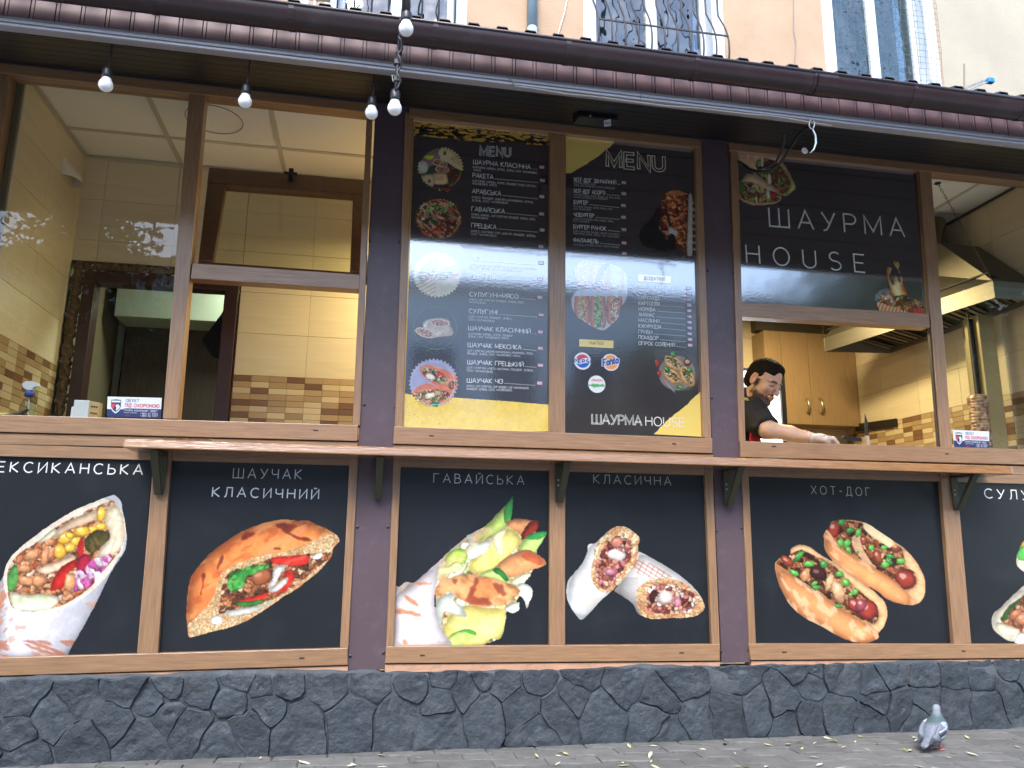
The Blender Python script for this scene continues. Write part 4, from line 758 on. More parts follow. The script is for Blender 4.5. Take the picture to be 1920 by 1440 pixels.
# upper frames
P(MB().box(-2.62, -.732, -.030, BY, 3.03, 3.10), 'frame_rail', m_wh, bevel=.003)
P(MB().box(-.558, 1.035, -.030, BY, 3.03, 3.10), 'frame_rail', m_wh, bevel=.003)
P(MB().box(1.21, 3.35, -.030, BY, 3.035, 3.10), 'frame_rail', m_wh, bevel=.003)
P(MB().box(-2.62, -2.425, FY, BY, .42, 3.03), 'frame_post', m_wv, bevel=.003)
P(MB().box(3.26, 3.35, FY, BY, 1.42, 3.03), 'frame_post', m_wv, bevel=.003)
bar([(355, 168), (385, 170), (333, 786), (305, 785)])
bar([(361, 493), (683, 515), (678, 543), (357, 522)], m_wh, yf=-.022)
bar([(688, 205), (699, 206), (675, 798), (661, 797)], yf=-.027)
bar([(760, 210), (775, 212), (755, 801), (740, 802)])
bar([(1031, 240), (1061, 243), (1060, 814), (1030, 810)], yf=-.023)
bar([(1303, 262), (1315, 264), (1334, 824), (1319, 820)], yf=-.027)
bar([(1370, 274), (1384, 276), (1398, 828), (1386, 828)])
bar([(1386, 566), (1742, 588), (1744, 614), (1388, 593)], m_wh, yf=-.022)
bar([(1723, 316), (1746, 319), (1786, 842), (1765, 841)], yb=.004)
a, b = onY(1746.5, 614, FY), onY(1765, 840, FY)
P(MB().hexa([(a[0] - .006, -.016, a[2]), (a[0] - .0006, -.016, a[2]), (b[0] - .0006, -.016, b[2]), (b[0] - .006, -.016, b[2])], [(a[0] - .006, .003, a[2]), (a[0] - .0006, .003, a[2]), (b[0] - .0006, .003, b[2]), (b[0] - .006, .003, b[2])]), 'frame_reveal', mat('dark_gasket', (.03, .018, .012), .6))
# sill rails, two steps
for a in ([(-110, 774), (672, 797), (670, 827), (-110, 807)], [(739, 799), (1336, 822), (1336, 850), (737, 832)], [(1388, 827), (2060, 846), (2060, 875), (1389, 857)]):
    bar(a, m_wh, 'sill_rail', yf=-.03)
for a in ([(-110, 809), (671, 829), (670, 846), (-110, 831)], [(738, 834), (1337, 852), (1338, 866), (738, 852)], [(1389, 859), (2060, 878), (2060, 895), (1389, 872)]):
    bar(a, m_wh, 'sill_strip', yf=-.02, yb=.05)
for x, y in [(592, 807), (809, 817), (1264, 832), (1451, 837), (1776, 851)]:   # drain slots
    p = onY(x, y, -.031); P(MB().box(p[0] - .011, p[0] + .011, -.0315, -.03, p[2] - .003, p[2] + .003), 'drain_slot', m_seam)
# lower frames
for a, m, yf in [([(-110, 1236), (652, 1215), (652, 1247), (-110, 1271)], m_wh, -.027), ([(289, 848), (321, 848), (296, 1225), (256, 1231)], m_wv, FY), ([(656, 856), (672, 857), (653, 1217), (637, 1218)], m_wv, -.023),
             ([(724, 1212), (1350, 1208), (1350, 1239), (722, 1244)], m_wh, -.027), ([(738, 855), (752, 856), (738, 1214), (724, 1214)], m_wv, -.023), ([(1031, 866), (1060, 867), (1060, 1212), (1030, 1213)], m_wv, FY),
             ([(1321, 868), (1336, 868), (1350, 1211), (1335, 1211)], m_wv, -.023), ([(1404, 1207), (2060, 1208), (2060, 1233), (1408, 1238)], m_wh, -.027), ([(1390, 872), (1403, 872), (1418, 1209), (1405, 1209)], m_wv, -.023),
             ([(1763, 884), (1793, 885), (1822, 1210), (1789, 1210)], m_wv, FY)]:
    bar(a, m, 'frame_bar', yf)
for x0, x1 in [(-2.62, -.732), (-.558, 1.035), (1.21, 3.35)]: P(MB().box(x0, x1, -.018, BY, 1.235, 1.285), 'frame_rail', m_wh)
for x, y in [(566, 1234), (792, 1229), (1278, 1224), (1471, 1223), (1807, 1221)]:
    p = onY(x, y, -.028); P(MB().box(p[0] - .011, p[0] + .011, -.0285, -.027, p[2] - .003, p[2] + .003), 'drain_slot', m_seam)
m_trim = mat('faded_wood_trim', (.46, .26, .165), .7, var=.2, vscale=10, stretch=(1, 6, 10), dirt=.4, dscale=20, dcol=(.1, .09, .085))
for a in ([(-110, 1273), (652, 1249), (652, 1262), (-110, 1288)], [(722, 1246), (1350, 1241), (1350, 1256), (722, 1260)], [(1409, 1240), (2060, 1235), (2060, 1250), (1409, 1254)]):
    bar(a, m_trim, 'base_trim', yf=-.018, bevel=0)
# columns of folded sheet metal
for x0, x1, scr in [(-.729, -.561, [(683, 759), (741, 764), (670, 988), (727, 988), (657, 1230), (719, 1224), (694, 452), (748, 454)]), (1.038, 1.206, [(1327, 508), (1375, 512), (1335, 746), (1384, 752), (1343, 995), (1391, 990), (1352, 1221), (1403, 1219)])]:
    c = P(MB().box(x0, x1, -.012, .06, .335, 3.12), 'column', m_col, bevel=.002)
    for x, y in scr:
        p = onY(x, y, -.012); s = MB().lathe((p[0], -.012, p[2]), [(.0075, 0), (.0065, -.003), (.003, -.0045)], 10, 'y'); s.build('screw', m_screw, c)
# soffit of long boards, sloping up to the windows
E_Y, E_Z = -.84, 2.735
nS = 7
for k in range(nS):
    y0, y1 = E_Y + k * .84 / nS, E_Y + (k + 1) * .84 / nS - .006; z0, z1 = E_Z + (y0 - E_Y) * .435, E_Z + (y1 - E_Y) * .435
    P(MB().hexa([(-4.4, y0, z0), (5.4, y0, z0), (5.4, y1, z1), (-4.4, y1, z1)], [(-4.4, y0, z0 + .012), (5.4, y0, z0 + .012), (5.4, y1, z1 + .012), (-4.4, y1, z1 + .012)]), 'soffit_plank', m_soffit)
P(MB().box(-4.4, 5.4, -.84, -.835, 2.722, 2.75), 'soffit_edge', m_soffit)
# narrow bright edge above the windows, where the soffit meets the frames
P(MB().box(-2.6, 3.35, -.034, -.027, 3.078, 3.088), 'flashing', mat('flashing_blue_grey', (.05, .055, .07), .35), bevel=.001)
# roof: ribbed sheet
prof, x = [], -4.4
while x < 5.4: prof += [(x, 0), (x + .045, 0), (x + .06, .03), (x + .10, .03)]; x += .117
def roof_line(y, dz): return [(a, y, 2.909 + (y + .93) * .34 + b * 1.1 + dz) for a, b in prof]
a, b = roof_line(-.93, 0), roof_line(2.62, 0); c, d = roof_line(-.93, .004), roof_line(2.62, .004); n = len(a)
P(MB().add(a + b + c + d, [(i, i + 1, n + i + 1, n + i) for i in range(n - 1)] + [(2 * n + i, 2 * n + i + 1, 3 * n + i + 1, 3 * n + i) for i in range(n - 1)] + [(i, i + 1, 2 * n + i + 1, 2 * n + i) for i in range(n - 1)]), 'roof_sheet', m_roof)
P(MB().hexa([(-4.4, -.86, 2.872), (5.4, -.86, 2.872), (5.4, 2.6, 3.99), (-4.4, 2.6, 3.99)], [(-4.4, -.86, 2.882), (5.4, -.86, 2.882), (5.4, 2.6, 4.005), (-4.4, 2.6, 4.005)]), 'roof_deck', m_roof)
# fascia: narrow vertical panels, each with a groove beside its edge
x = -2.75; k = 0
while x < 3.7:
    w = .0865
    mb = MB().box(x, x + w * .80, -.866, -.855, 2.755, 2.872).box(x + w * .84, x + w - .004, -.864, -.855, 2.755, 2.872)
    P(mb, 'fascia_panel', m_plum); x += w; k += 1
P(MB().box(-4.4, 5.4, -.853, -.845, 2.74, 2.87), 'fascia_board', m_roof)
# aluminium rail with ridges along the lower edge of the fascia
al = [(-.872, 2.742), (-.880, 2.746), (-.880, 2.757), (-.876, 2.759), (-.876, 2.763), (-.882, 2.766), (-.882, 2.780), (-.877, 2.782), (-.877, 2.787), (-.881, 2.790), (-.879, 2.800), (-.867, 2.803), (-.845, 2.803), (-.845, 2.742)]
for x0, x1 in [(-4.4, .375), (.377, 2.16), (2.162, 5.4)]:
    P(MB().prism([(x0, y, 2.72 + (z - 2.742) * .70) for y, z in al], (x1 - x0, 0, 0)), 'edge_rail', m_alu)
# gutter
def gutter(x0, x1, R0=1., y0=-.908, y1=-1.014, zt=2.862, zb=2.791):
    cyy, ry, rz = (y0 + y1) / 2, abs(y1 - y0) / 2 * R0, (zt - zb) * R0; pr = []
    for i in range(13):
        t = math.pi * i / 12; pr.append((cyy + ry * math.cos(t), zt - rz * math.sin(t)))
    inn = [(cyy + (a - cyy) * .95, zt - (zt - b) * .95) for a, b in pr][::-1]
    return MB().prism([(x0, a, b) for a, b in pr + inn], (x1 - x0, 0, 0))
g = P(gutter(-4.4, 5.4), 'gutter', m_gutter, smooth=True)
m_ = g.modifiers.new('edge', 'EDGE_SPLIT'); m_.split_angle = R(40)
MB().tube([(-4.4, -1.012, 2.862), (5.4, -1.012, 2.862)], .0075, 10).build('gutter_lip', m_gutter, g, smooth=True)
for px in (-200, 40, 285, 545, 815, 1063, 1303, 1525, 1545, 1710, 1915, 2130):
    xx = onY(px, 100 + (px - 960) * .105, -.98)[0]; w = .010 if px != 1545 else .05
    gutter(xx - w, xx + w, 1.035).build('gutter_bracket', m_gutter, g)

# ------------------------------------------------------------------ plinth of painted rubble stone
m_stone = mat('painted_stone', (.036, .046, .058), .62, var=.22, vscale=14, bump=.010, bscale=34, dirt=.4, dscale=13, dcol=(.105, .11, .115), perobj=.10, spec=.45)
m_mort = mat('painted_mortar', (.048, .058, .068), .75, var=.25, vscale=12, bump=.008, bscale=30, dirt=.3, dscale=10, dcol=(.15, .18, .21))
plinth = thing('stone_plinth', (.3, -.03, 0), 'low plinth of dark painted rubble stones under the kiosk frames', 'plinth')
seeds = []
for x, y in [(-60, 200), (-70, 350), (70, 190), (60, 320), (290, 190), (190, 255), (80, 405), (310, 345), (470, 150), (560, 190), (425, 262), (530, 335), (640, 130), (740, 150), (905, 108), (880, 185), (625, 255), (700, 290), (830, 350), (925, 290), (985, 140), (1060, 120), (1230, 125), (1120, 290), (1000, 205), (1320, 250), (1390, 110), (1560, 125), (1660, 100), (1490, 255), (1650, 185), (1650, 290), (1740, 145), (1815, 92), (1820, 240), (1885, 110)]:
    seeds.append((x * .5, 1220 + y * .5))
for x, y in [(100, 95), (35, 220), (180, 230), (90, 310), (270, 85), (335, 230), (232, 180), (415, 120), (540, 250), (640, 115), (560, 195), (600, 312), (690, 260), (820, 240), (850, 95), (925, 225), (1020, 190), (1090, 65), (1125, 120), (1140, 68), (1205, 70), (1105, 255), (1045, 280), (1265, 110), (1240, 240), (1365, 130), (1425, 85), (1375, 190), (1350, 260), (1460, 210), (1560, 95), (1565, 180), (1660, 85), (1665, 200), (1780, 95), (1790, 210), (1870, 62), (1875, 160), (1950, 100), (1960, 230), (2060, 120), (2060, 250), (2150, 170), (1530, 270)]:
    seeds.append((960 + x * .5, 1220 + y * .5))
S3 = [onY(x, y, -.05) for x, y in seeds]; S2 = [(p[0], p[2]) for p in S3]
rs = np.random.RandomState(5)
for sx in (-2.75, -3.2, 3.7, 4.1): S2 += [(sx + rs.rand() * .2, .1), (sx + rs.rand() * .2, .25)]
def clip(poly, a, b, c):  # keep a*x+b*y<=c
    out = []
    for i in range(len(poly)):
        p, q = poly[i - 1], poly[i]; dp, dq = a * p[0] + b * p[1] - c, a * q[0] + b * q[1] - c
        if (dp <= 0) != (dq <= 0): t = dp / (dp - dq); out.append((p[0] + (q[0] - p[0]) * t, p[1] + (q[1] - p[1]) * t))
        if dq <= 0: out.append(q)
    return out
from mathutils import noise as mn
for i, s in enumerate(S2):
    poly = [(s[0] - .6, -.01), (s[0] + .6, -.01), (s[0] + .6, .325), (s[0] - .6, .325)]
    for j, q in enumerate(S2):
        if i != j and abs(q[0] - s[0]) < 1: a, b = q[0] - s[0], q[1] - s[1]; poly = clip(poly, a, b, (q[0] ** 2 + q[1] ** 2 - s[0] ** 2 - s[1] ** 2) / 2)
        if len(poly) < 3: break
    if len(poly) < 3: continue
    ar = abs(sum(poly[k - 1][0] * poly[k][1] - poly[k][0] * poly[k - 1][1] for k in range(len(poly)))) / 2
    if ar < 4e-4: continue
    c = (sum(p[0] for p in poly) / len(poly), sum(p[1] for p in poly) / len(poly)); sz = math.sqrt(ar)
    o = []
    for k in range(len(poly)):
        p, q = poly[k], poly[(k + 1) % len(poly)]; L_ = math.hypot(q[0] - p[0], q[1] - p[1]); m_n = max(1, int(L_ / .028))
        for t in range(m_n): o.append((p[0] + (q[0] - p[0]) * t / m_n, p[1] + (q[1] - p[1]) * t / m_n))
    # round the corners, wobble the outline, open the joint
    for _ in range(1 if i % 3 == 0 else 0): o = [((o[k - 1][0] + 2 * o[k][0] + o[(k + 1) % len(o)][0]) / 4, (o[k - 1][1] + 2 * o[k][1] + o[(k + 1) % len(o)][1]) / 4) for k in range(len(o))]
    n = len(o); g_ = .0012 + .0028 * rs.rand(); bulge = .004 + .012 * rs.rand(); tx, tz = (rs.rand(2) - .5) * .13
    V = []; rings = [(1, .0), (1, .6), (.965, 1.), (.80, 1.02), (.60, 1.03), (.34, 1.03)]
    for q, hgt in rings:
        for x, z in o:
            d = math.hypot(x - c[0], z - c[1]) + 1e-6; k = max(.2, (d - g_) / d) * q
            X_, Z_ = c[0] + (x - c[0]) * k, c[1] + (z - c[1]) * k
            w = mn.noise((X_ * 16, Z_ * 16, 0.)); X_ += .016 * w * (q > .9); Z_ += .016 * mn.noise((X_ * 16, Z_ * 16, 9.)) * (q > .9)
            hh = hgt * bulge + (hgt > 0) * (.010 * mn.noise((X_ * 8, Z_ * 8, i * 3.)) + .011 * abs(mn.noise((X_ * 17, Z_ * 17, i * 5.))) + .004 * mn.noise((X_ * 55, Z_ * 55, i * 2.)) + tx * (X_ - c[0]) + tz * (Z_ - c[1]))
            V.append((X_, -.028 - hh if hgt > 0 else -.015, max(Z_, -.015)))
    V.append((c[0], -.028 - bulge * 1.05 - .014 * mn.noise((c[0] * 9, c[1] * 9, i * 3.)), c[1]))
    Fc = [(r * n + k, r * n + (k + 1) % n, (r + 1) * n + (k + 1) % n, (r + 1) * n + k) for r in range(len(rings) - 1) for k in range(n)]
    Fc += [((len(rings) - 1) * n + k, (len(rings) - 1) * n + (k + 1) % n, len(V) - 1) for k in range(n)]
    st = link_mesh('stone', V, Fc, m_stone, plinth, smooth=True); e_ = st.modifiers.new('edge', 'EDGE_SPLIT'); e_.split_angle = R(38)
# mortar sheet behind, and the uneven smeared cap along the top
xs = np.linspace(-3.6, 4.4, 321); V, Fc = [], []
rows = [(-.012, -.03), (.1, -.03), (.2, -.03), (.295, -.032), (.318, -.03), (.334, -.022)]
for x in xs:
    up_ = .020 * mn.noise((x * 2.2, 0, 4.)) + .010 * mn.noise((x * 9, 0, 2.)) - (.010 if x > -.6 else -.006)
    for k, (z, y) in enumerate(rows):
        V.append((x, y - .008 * mn.noise((x * 12, z * 12, 0.)) , z + (up_ if k >= 4 else 0)))
    V.append((x, .02, rows[-1][0] + up_))
m7 = len(rows) + 1
for i in range(len(xs) - 1):
    for k in range(m7 - 1): Fc.append((i * m7 + k, (i + 1) * m7 + k, (i + 1) * m7 + k + 1, i * m7 + k + 1))
link_mesh('mortar_bed', V, Fc, m_mort, plinth, smooth=True)

# ------------------------------------------------------------------ counter shelf on brackets
shelf = thing('counter_shelf', (.45, -.03, 1.26), 'long varnished wooden counter shelf on dark brackets along the kiosk front', 'shelf')
MB().hexa([(-1.69, -.222, 1.264), (2.595, -.222, 1.262), (2.595, -.03, 1.262), (-1.69, -.03, 1.264)], [(-1.69, -.214, 1.303), (2.595, -.214, 1.306), (2.595, -.03, 1.306), (-1.69, -.03, 1.303)]).build('board', m_shelf, shelf, bevel=.006)
m_brk = mat('olive_steel', (.055, .055, .032), .45, metal=.2, var=.1)
for x in (-1.575, -.628, .232, 1.10, 2.40):
    br = MB().box(x - .019, x + .019, -.034, -.0275, 1.085, 1.262).box(x - .019, x + .019, -.20, -.034, 1.255, 1.261)
    br.hexa([(x - .016, -.19, 1.255), (x + .016, -.19, 1.255), (x + .016, -.165, 1.255), (x - .016, -.165, 1.255)], [(x - .014, -.055, 1.082), (x + .014, -.055, 1.082), (x + .014, -.034, 1.082), (x - .014, -.034, 1.082)])
    b_ = br.build('bracket', m_brk, shelf)
    for z in (1.19, 1.165): MB().lathe((x - .006, -.034, z), [(.006, 0), (.005, -.003), (.002, -.004)], 8, 'y').build('screw', m_alu, b_)

# ------------------------------------------------------------------ window panes
m_pane = glass('window_glass', (.93, .95, .94), 1.42, bump=.0004)
def pane(px, y=.015, name='window_pane'):
    a = [onY(*p, y) for p in px]; return MB().hexa(a, [(p[0], y + .005, p[2]) for p in a]).build(name, m_pane, kiosk)
pane([(22, 135), (358, 170), (308, 790), (-90, 776)])
pane([(1740, 310), (2080, 345), (2060, 850), (1780, 842)])

# ------------------------------------------------------------------ inside the kiosk
CZ = 3.09; XL, XR, YB1, YB2 = -2.40, 3.20, .88, 2.05
m_grout = mat('tile_grout', (.20, .15, .09), .9)
m_tile = mat('cream_wall_tile', (.70, .60, .42), .22, var=.07, vscale=3, stretch=(1, 1, 26), perobj=.05, spec=.4)
m_mos = [mat('mosaic_tan', (.42, .29, .16), .25, perobj=.10), mat('mosaic_cream', (.60, .49, .31), .25, perobj=.08), mat('mosaic_brown', (.20, .11, .06), .25, perobj=.14)]
m_ceil = mat('ceiling_panel', (.80, .77, .70), .9, var=.05, vscale=120)
m_tbar = mat('ceiling_grid', (.50, .46, .38), .6)
m_room = mat('plain_plaster', (.6, .54, .44), .8)
def struct(mb, name, m, parent=None):
    o = mb.build(name, m, parent)
    if parent is None: o['kind'] = 'structure'
    return o
fl = struct(MB().box(-2.6, 3.35, .06, 4.2, .30, .32), 'interior_floor', m_room)
wL = struct(MB().box(-2.60, XL, .055, 4.2, .32, CZ + .02), 'interior_wall', m_grout)
wR = struct(MB().box(XR, 3.34, .055, 4.2, .32, CZ + .02), 'interior_wall', m_grout)
wB = struct(MB().box(-1.47, .62, YB1, YB1 + .07, .32, CZ).box(XL, -1.47, YB1, YB1 + .07, 2.445, CZ), 'interior_wall', m_grout)
wB2 = struct(MB().box(.62, XR, YB2, YB2 + .07, .32, CZ).box(.60, .67, YB1 + .07, YB2, .32, CZ), 'interior_wall', m_grout)
TD = 1.822  # top of the mosaic band
_tc = {}
def tile(w, h, m, thick=.006):
    k = (round(w, 4), round(h, 4), m.name)
    if k not in _tc:
        e = .0012; mb = MB().add([(0, 0, 0), (w, 0, 0), (w, 0, h), (0, 0, h), (0, -thick + e, 0), (w, -thick + e, 0), (w, -thick + e, h), (0, -thick + e, h), (e, -thick, e), (w - e, -thick, e), (w - e, -thick, h - e), (e, -thick, h - e)],
                              [(0, 1, 5, 4), (1, 2, 6, 5), (2, 3, 7, 6), (3, 0, 4, 7), (4, 5, 9, 8), (5, 6, 10, 9), (6, 7, 11, 10), (7, 4, 8, 11), (8, 9, 10, 11)])
        me = bpy.data.meshes.new('tile'); me.from_pydata(mb.v, [], mb.f); me.materials.append(m); _tc[k] = me
    return _tc[k]
def put_tiles(wall, origin, rot, u0, u1, z0, z1, w, h, uo, zo, pick, g=.0016):
    """tiles of w x h on a wall: u runs along the wall from origin, clipped to the rectangle"""
    i0, i1 = math.floor((u0 - uo) / w), math.ceil((u1 - uo) / w); j0, j1 = math.floor((z0 - zo) / h), math.ceil((z1 - zo) / h)
    for i in range(i0, i1):
        for j in range(j0, j1):
            a, b = max(u0, uo + i * w), min(u1, uo + (i + 1) * w); c, d = max(z0, zo + j * h), min(z1, zo + (j + 1) * h)
            if b - a < .012 or d - c < .008: continue
            o = bpy.data.objects.new('tile', tile(b - a - g, d - c - g, pick(i, j))); COL.objects.link(o); o.parent = wall
            o.rotation_euler = (0, 0, rot); o.location = (origin[0] + math.cos(rot) * (a + g / 2), origin[1] + math.sin(rot) * (a + g / 2), c + g / 2)
big = lambda i, j: m_tile
def mosp(seed):
    def f(i, j): return m_mos[np.random.RandomState((i * 31 + j * 17 + seed) % 9999).choice([0, 0, 0, 1, 1, 2])]
    return f
MH = .0355
# back wall of the left room (u = x), above the door and right of it
put_tiles(wB, (0, YB1), 0, XL + .002, -1.465, 2.445, CZ, .40, .25, -1.867, TD, big)
put_tiles(wB, (0, YB1), 0, -1.465, .3, TD, CZ, .40, .25, -1.867, TD, big)
put_tiles(wB, (0, YB1), 0, -1.465, -.05, TD - 10 * MH, TD, .10, MH, -1.467, TD, mosp(3))
# left wall: faces +x, so the row runs along y; rot 90 turns the tile's face to +x
put_tiles(wL, (XL, 0), R(90), .07, YB1 - .004, TD, CZ, .40, .25, .44, TD, big)
put_tiles(wL, (XL, 0), R(90), .07, YB1 - .004, TD - 12 * MH, TD, .10, MH, .48, TD, mosp(7))
# right wall faces -x
_yj = float(onX(1655, 740, XR)[1])
put_tiles(wR, (XR, 0), R(-90), -YB2, -.07, TD, CZ, .40, .25, -_yj, TD, big)
put_tiles(wR, (XR, 0), R(-90), -YB2, -.07, TD - 12 * MH, TD, .10, MH, -_yj, TD, mosp(11))
put_tiles(wB2, (0, YB2), 0, 1.2, XR, TD - .25, CZ, .40, .25, 2.405, TD, big)
# suspended ceiling
ceil = struct(MB().box(-2.6, 3.35, .055, 4.2, CZ + .03, CZ + .04), 'ceiling', m_room)
gx = [-1.864 + .6 * k for k in range(0, 9)]; gy = [-.049 + .6 * k for k in range(1, 4)]
ex = [XL] + gx + [XR]; ey = [.055] + gy + [YB2]
for i in range(len(ex) - 1):
    for j in range(len(ey) - 1):
        if ex[i + 1] < .62 and ey[j] > YB1: continue
        MB().box(ex[i] + .003, ex[i + 1] - .003, ey[j] + .003, (ey[j + 1] if not (ex[i + 1] < .62 and ey[j + 1] > YB1) else YB1) - .003, CZ, CZ + .012).build('ceiling_panel', m_ceil, ceil)
for x in gx: MB().box(x - .012, x + .012, .055, YB1 if x < .6 else YB2, CZ - .006, CZ - .0005).build('grid_bar', m_tbar, ceil)
for y in gy:
    if y < YB1: MB().box(XL, XR, y - .012, y + .012, CZ - .0055, CZ).build('grid_bar', m_tbar, ceil)
    else: MB().box(.68, XR, y - .012, y + .012, CZ - .0055, CZ).build('grid_bar', m_tbar, ceil)
MB().box(XL + .0065, XL + .026, .055, YB1, CZ - .012, CZ - .006).box(XL, .6, YB1 - .026, YB1 - .0065, CZ - .0125, CZ - .0065).build('grid_edge', m_tbar, ceil)
MB().box(XR - .03, XR - .0065, .055, YB2, CZ - .012, CZ - .006).build('grid_edge', mat('dark_edge', (.06, .05, .035), .7), ceil)
c = onZ(402, 224, CZ - .001)
MB().tube([(c[0] + .145 * math.cos(a), c[1] + .145 * math.sin(a), CZ - .003) for a in np.linspace(0, 2 * math.pi, 33)], .002, 6).build('round_cover_rim', mat('rim_brown', (.22, .18, .12), .7), ceil)
# ceiling lamps that light the rooms
def lamp(x, y, label, power, col=(1, .79, .40), z=CZ - .36):
    t = thing('pendant_lamp', (x, y, CZ), label, 'pendant lamp')
    MB().tube([(x, y, CZ), (x, y, z + .16)], .006).lathe((x, y, CZ - .012), [(.05, 0), (.05, .01)], 16).build('cord', m_black, t)
    MB().lathe((x, y, z), [(.04, .17), (.06, .165), (.16, .105), (.165, .10), (.05, .155)], 24).build('shade', m_whitepl, t, smooth=True)
    MB().lathe((x, y, z), [(.02 + .055 * math.sin(a_), .06 - .065 * math.cos(a_)) for a_ in np.linspace(.1, 3., 10)], 16).build('globe', glow('lamp_warm' if col[0] == 1 else 'lamp_cool_fill', col, 2.5), t, smooth=True)
    l = bpy.data.lights.new('lamp_light', 'AREA'); l.shape = 'DISK'; l.size = .3; l.energy = power; l.color = col
    o = bpy.data.objects.new('lamp_light', l); COL.objects.link(o); _par(o, t); o.location = (x, y, z - .02)
    return t
lamp(-.20, .45, 'warm pendant lamp in the room behind the menu boards', LP1); lamp(-1.28, 1.2, 'unseen cool pendant lamp added to brighten the back room beyond the doorway', 5, (.85, 1., .8)); lamp(2.05, .95, 'warm pendant lamp over the cook behind the shop sign', LP2)  # the cool back room lamp is an unseen fill, added to brighten that room

# doorway with its ragged mounting foam and the room behind
m_dframe = mat('door_frame_plum', (.045, .018, .016), .4)
door = thing('doorway', (-1.9, YB1, .32), 'dark framed open doorway with ragged foam edges behind the left window', 'doorway')
MB().box(-2.318, -2.252, YB1 - .02, YB1 + .08, .32, 2.385).build('jamb', m_dframe, door, bevel=.004)
MB().box(-1.552, -1.476, YB1 - .02, YB1 + .08, .32, 2.385).build('jamb', m_dframe, door, bevel=.004)
MB().box(-2.252, -1.552, YB1 - .021, YB1 + .08, 2.318, 2.385).build('lintel_bar', m_dframe, door, bevel=.004)
m_foam = mat('mounting_foam', (.13, .08, .045), .9, var=.35, vscale=14, bump=.02, bscale=30, dirt=.7, dscale=14, dcol=(.03, .02, .015))
def foam(p0, p1, w, n):
    V, Fc = [], []; p0, p1 = Vector(p0), Vector(p1); ax = (p1 - p0).normalized(); sd = ax.cross(Vector((0, 1, 0)))
    for i in range(n + 1):
        c0 = p0.lerp(p1, i / n); k = 8
        for j in range(k):
            a = 2 * math.pi * j / k; r = w * (.35 + 1.1 * abs(mn.noise((i * .83, j * 1.9, p0.x * 9))) + .35 * abs(mn.noise((i * 2.7, j * 3.1, 2.)))); V.append(c0 + sd * math.cos(a) * r + Vector((0, math.sin(a) * r * .7, 0)))
    Fc = [(i * 8 + j, i * 8 + (j + 1) % 8, (i + 1) * 8 + (j + 1) % 8, (i + 1) * 8 + j) for i in range(n) for j in range(8)]
    return link_mesh('mounting_foam', V, Fc, m_foam, door)
foam((-2.355, YB1 - .005, .4), (-2.355, YB1 - .005, 2.42), .040, 120); foam((-2.37, YB1 + .0, 2.415), (-1.44, YB1 + .0, 2.415), .036, 46); foam((-1.467, YB1, 1.35), (-1.467, YB1, 2.4), .010, 60)
m_green = mat('pale_green_paint', (.40, .44, .36), .6, var=.06)
m_wbr = mat('dark_wood_cabinet', (.06, .042, .032), .5, var=.3, vscale=8, stretch=(14, 8, .7))
struct(MB().box(-2.6, .6, 2.6, 2.66, .32, CZ), 'interior_wall', m_green); struct(MB().box(.54, .6, YB1 + .07, 2.6, .32, CZ), 'interior_wall', m_green)
struct(MB().box(-2.6, .54, YB1 + .07, 2.6, 2.80, 2.84), 'ceiling', m_green)
def zpx(x, y, Y_): return float(onY(x, y, Y_)[2])
def xpx(x, y, Y_): return float(onY(x, y, Y_)[0])
blk = thing('wall_cabinet', (-2, 1.5, 2.3), 'pale green boxed duct seen through the doorway', 'boxed duct')
y_ = 1.45; MB().box(xpx(216, 570, y_), -.9, y_, 2.0, zpx(300, 597, y_), 2.795).build('body', m_green, blk, bevel=.004)
blk.name = 'boxed_duct'
f_ = thing('inner_door', (-2.3, 1.8, .32), 'white inner door with a red sticker seen through the doorway', 'door')
y_ = 1.8; x0, x1 = xpx(172, 690, y_), xpx(226, 690, y_); MB().box(x0, x1, y_, y_ + .04, .32, zpx(200, 606, y_)).build('leaf', mat('door_white', (.50, .50, .40), .5), f_)
MB().box(x0 - .05, x0 - .003, y_ - .01, y_ + .05, .32, zpx(200, 600, y_)).box(x0 - .05, x1 + .02, y_ - .009, y_ + .05, zpx(200, 604, y_), zpx(200, 598, y_)).build('door_frame', mat('door_white', (.50, .50, .40), .5), f_)
MB().flat([onY(*p, y_ - .002) for p in [(165, 676), (170, 675), (182, 699), (164, 701)]]).build('sticker', m_red, f_); MB().flat([onY(*p, y_ - .001) for p in [(166, 673), (191, 675), (188, 708), (163, 706)]]).build('sticker', mat('pink_paper', (.5, .28, .22), .6), f_)
MB().flat([onY(*p, y_ - .002) for p in [(161, 714), (176, 716), (172, 750), (158, 748)]]).build('sticker', mat('yellow_paper', (.42, .36, .08), .6), f_)
wd = thing('wardrobe', (-1.6, 1.7, .32), 'tall dark wood wardrobe seen through the doorway', 'wardrobe')
y_ = 1.7; x0 = xpx(228, 690, y_)
for k in range(3): MB().box(x0 + k * .36, x0 + k * .36 + .355, y_, y_ + .5, .32, zpx(300, 602, y_)).build('door_panel', m_wbr, wd, bevel=.003)
jk = [(427, 565), (414, 589), (378, 638), (393, 656), (398, 665), (410, 671), (417, 669), (424, 621), (431, 600)]
jt = thing('jacket', (-1.6, .99, 2.0), 'black jacket hanging on the dark door frame', 'jacket')
A0 = [Vector(onY(x, y, .99)) for x, y in [(427, 565), (414, 589), (397, 612), (378, 638), (385, 650), (398, 668), (417, 670), (422, 645), (425, 615), (431, 590)]]
MB().prism(A0, (0, .05, 0)).prism([p + Vector((.012, -.012, -.01)) for p in A0[2:8]], (0, .012, 0)).build('cloth', mat('black_cloth', (.008, .009, .012), .9), jt, bevel=.01)

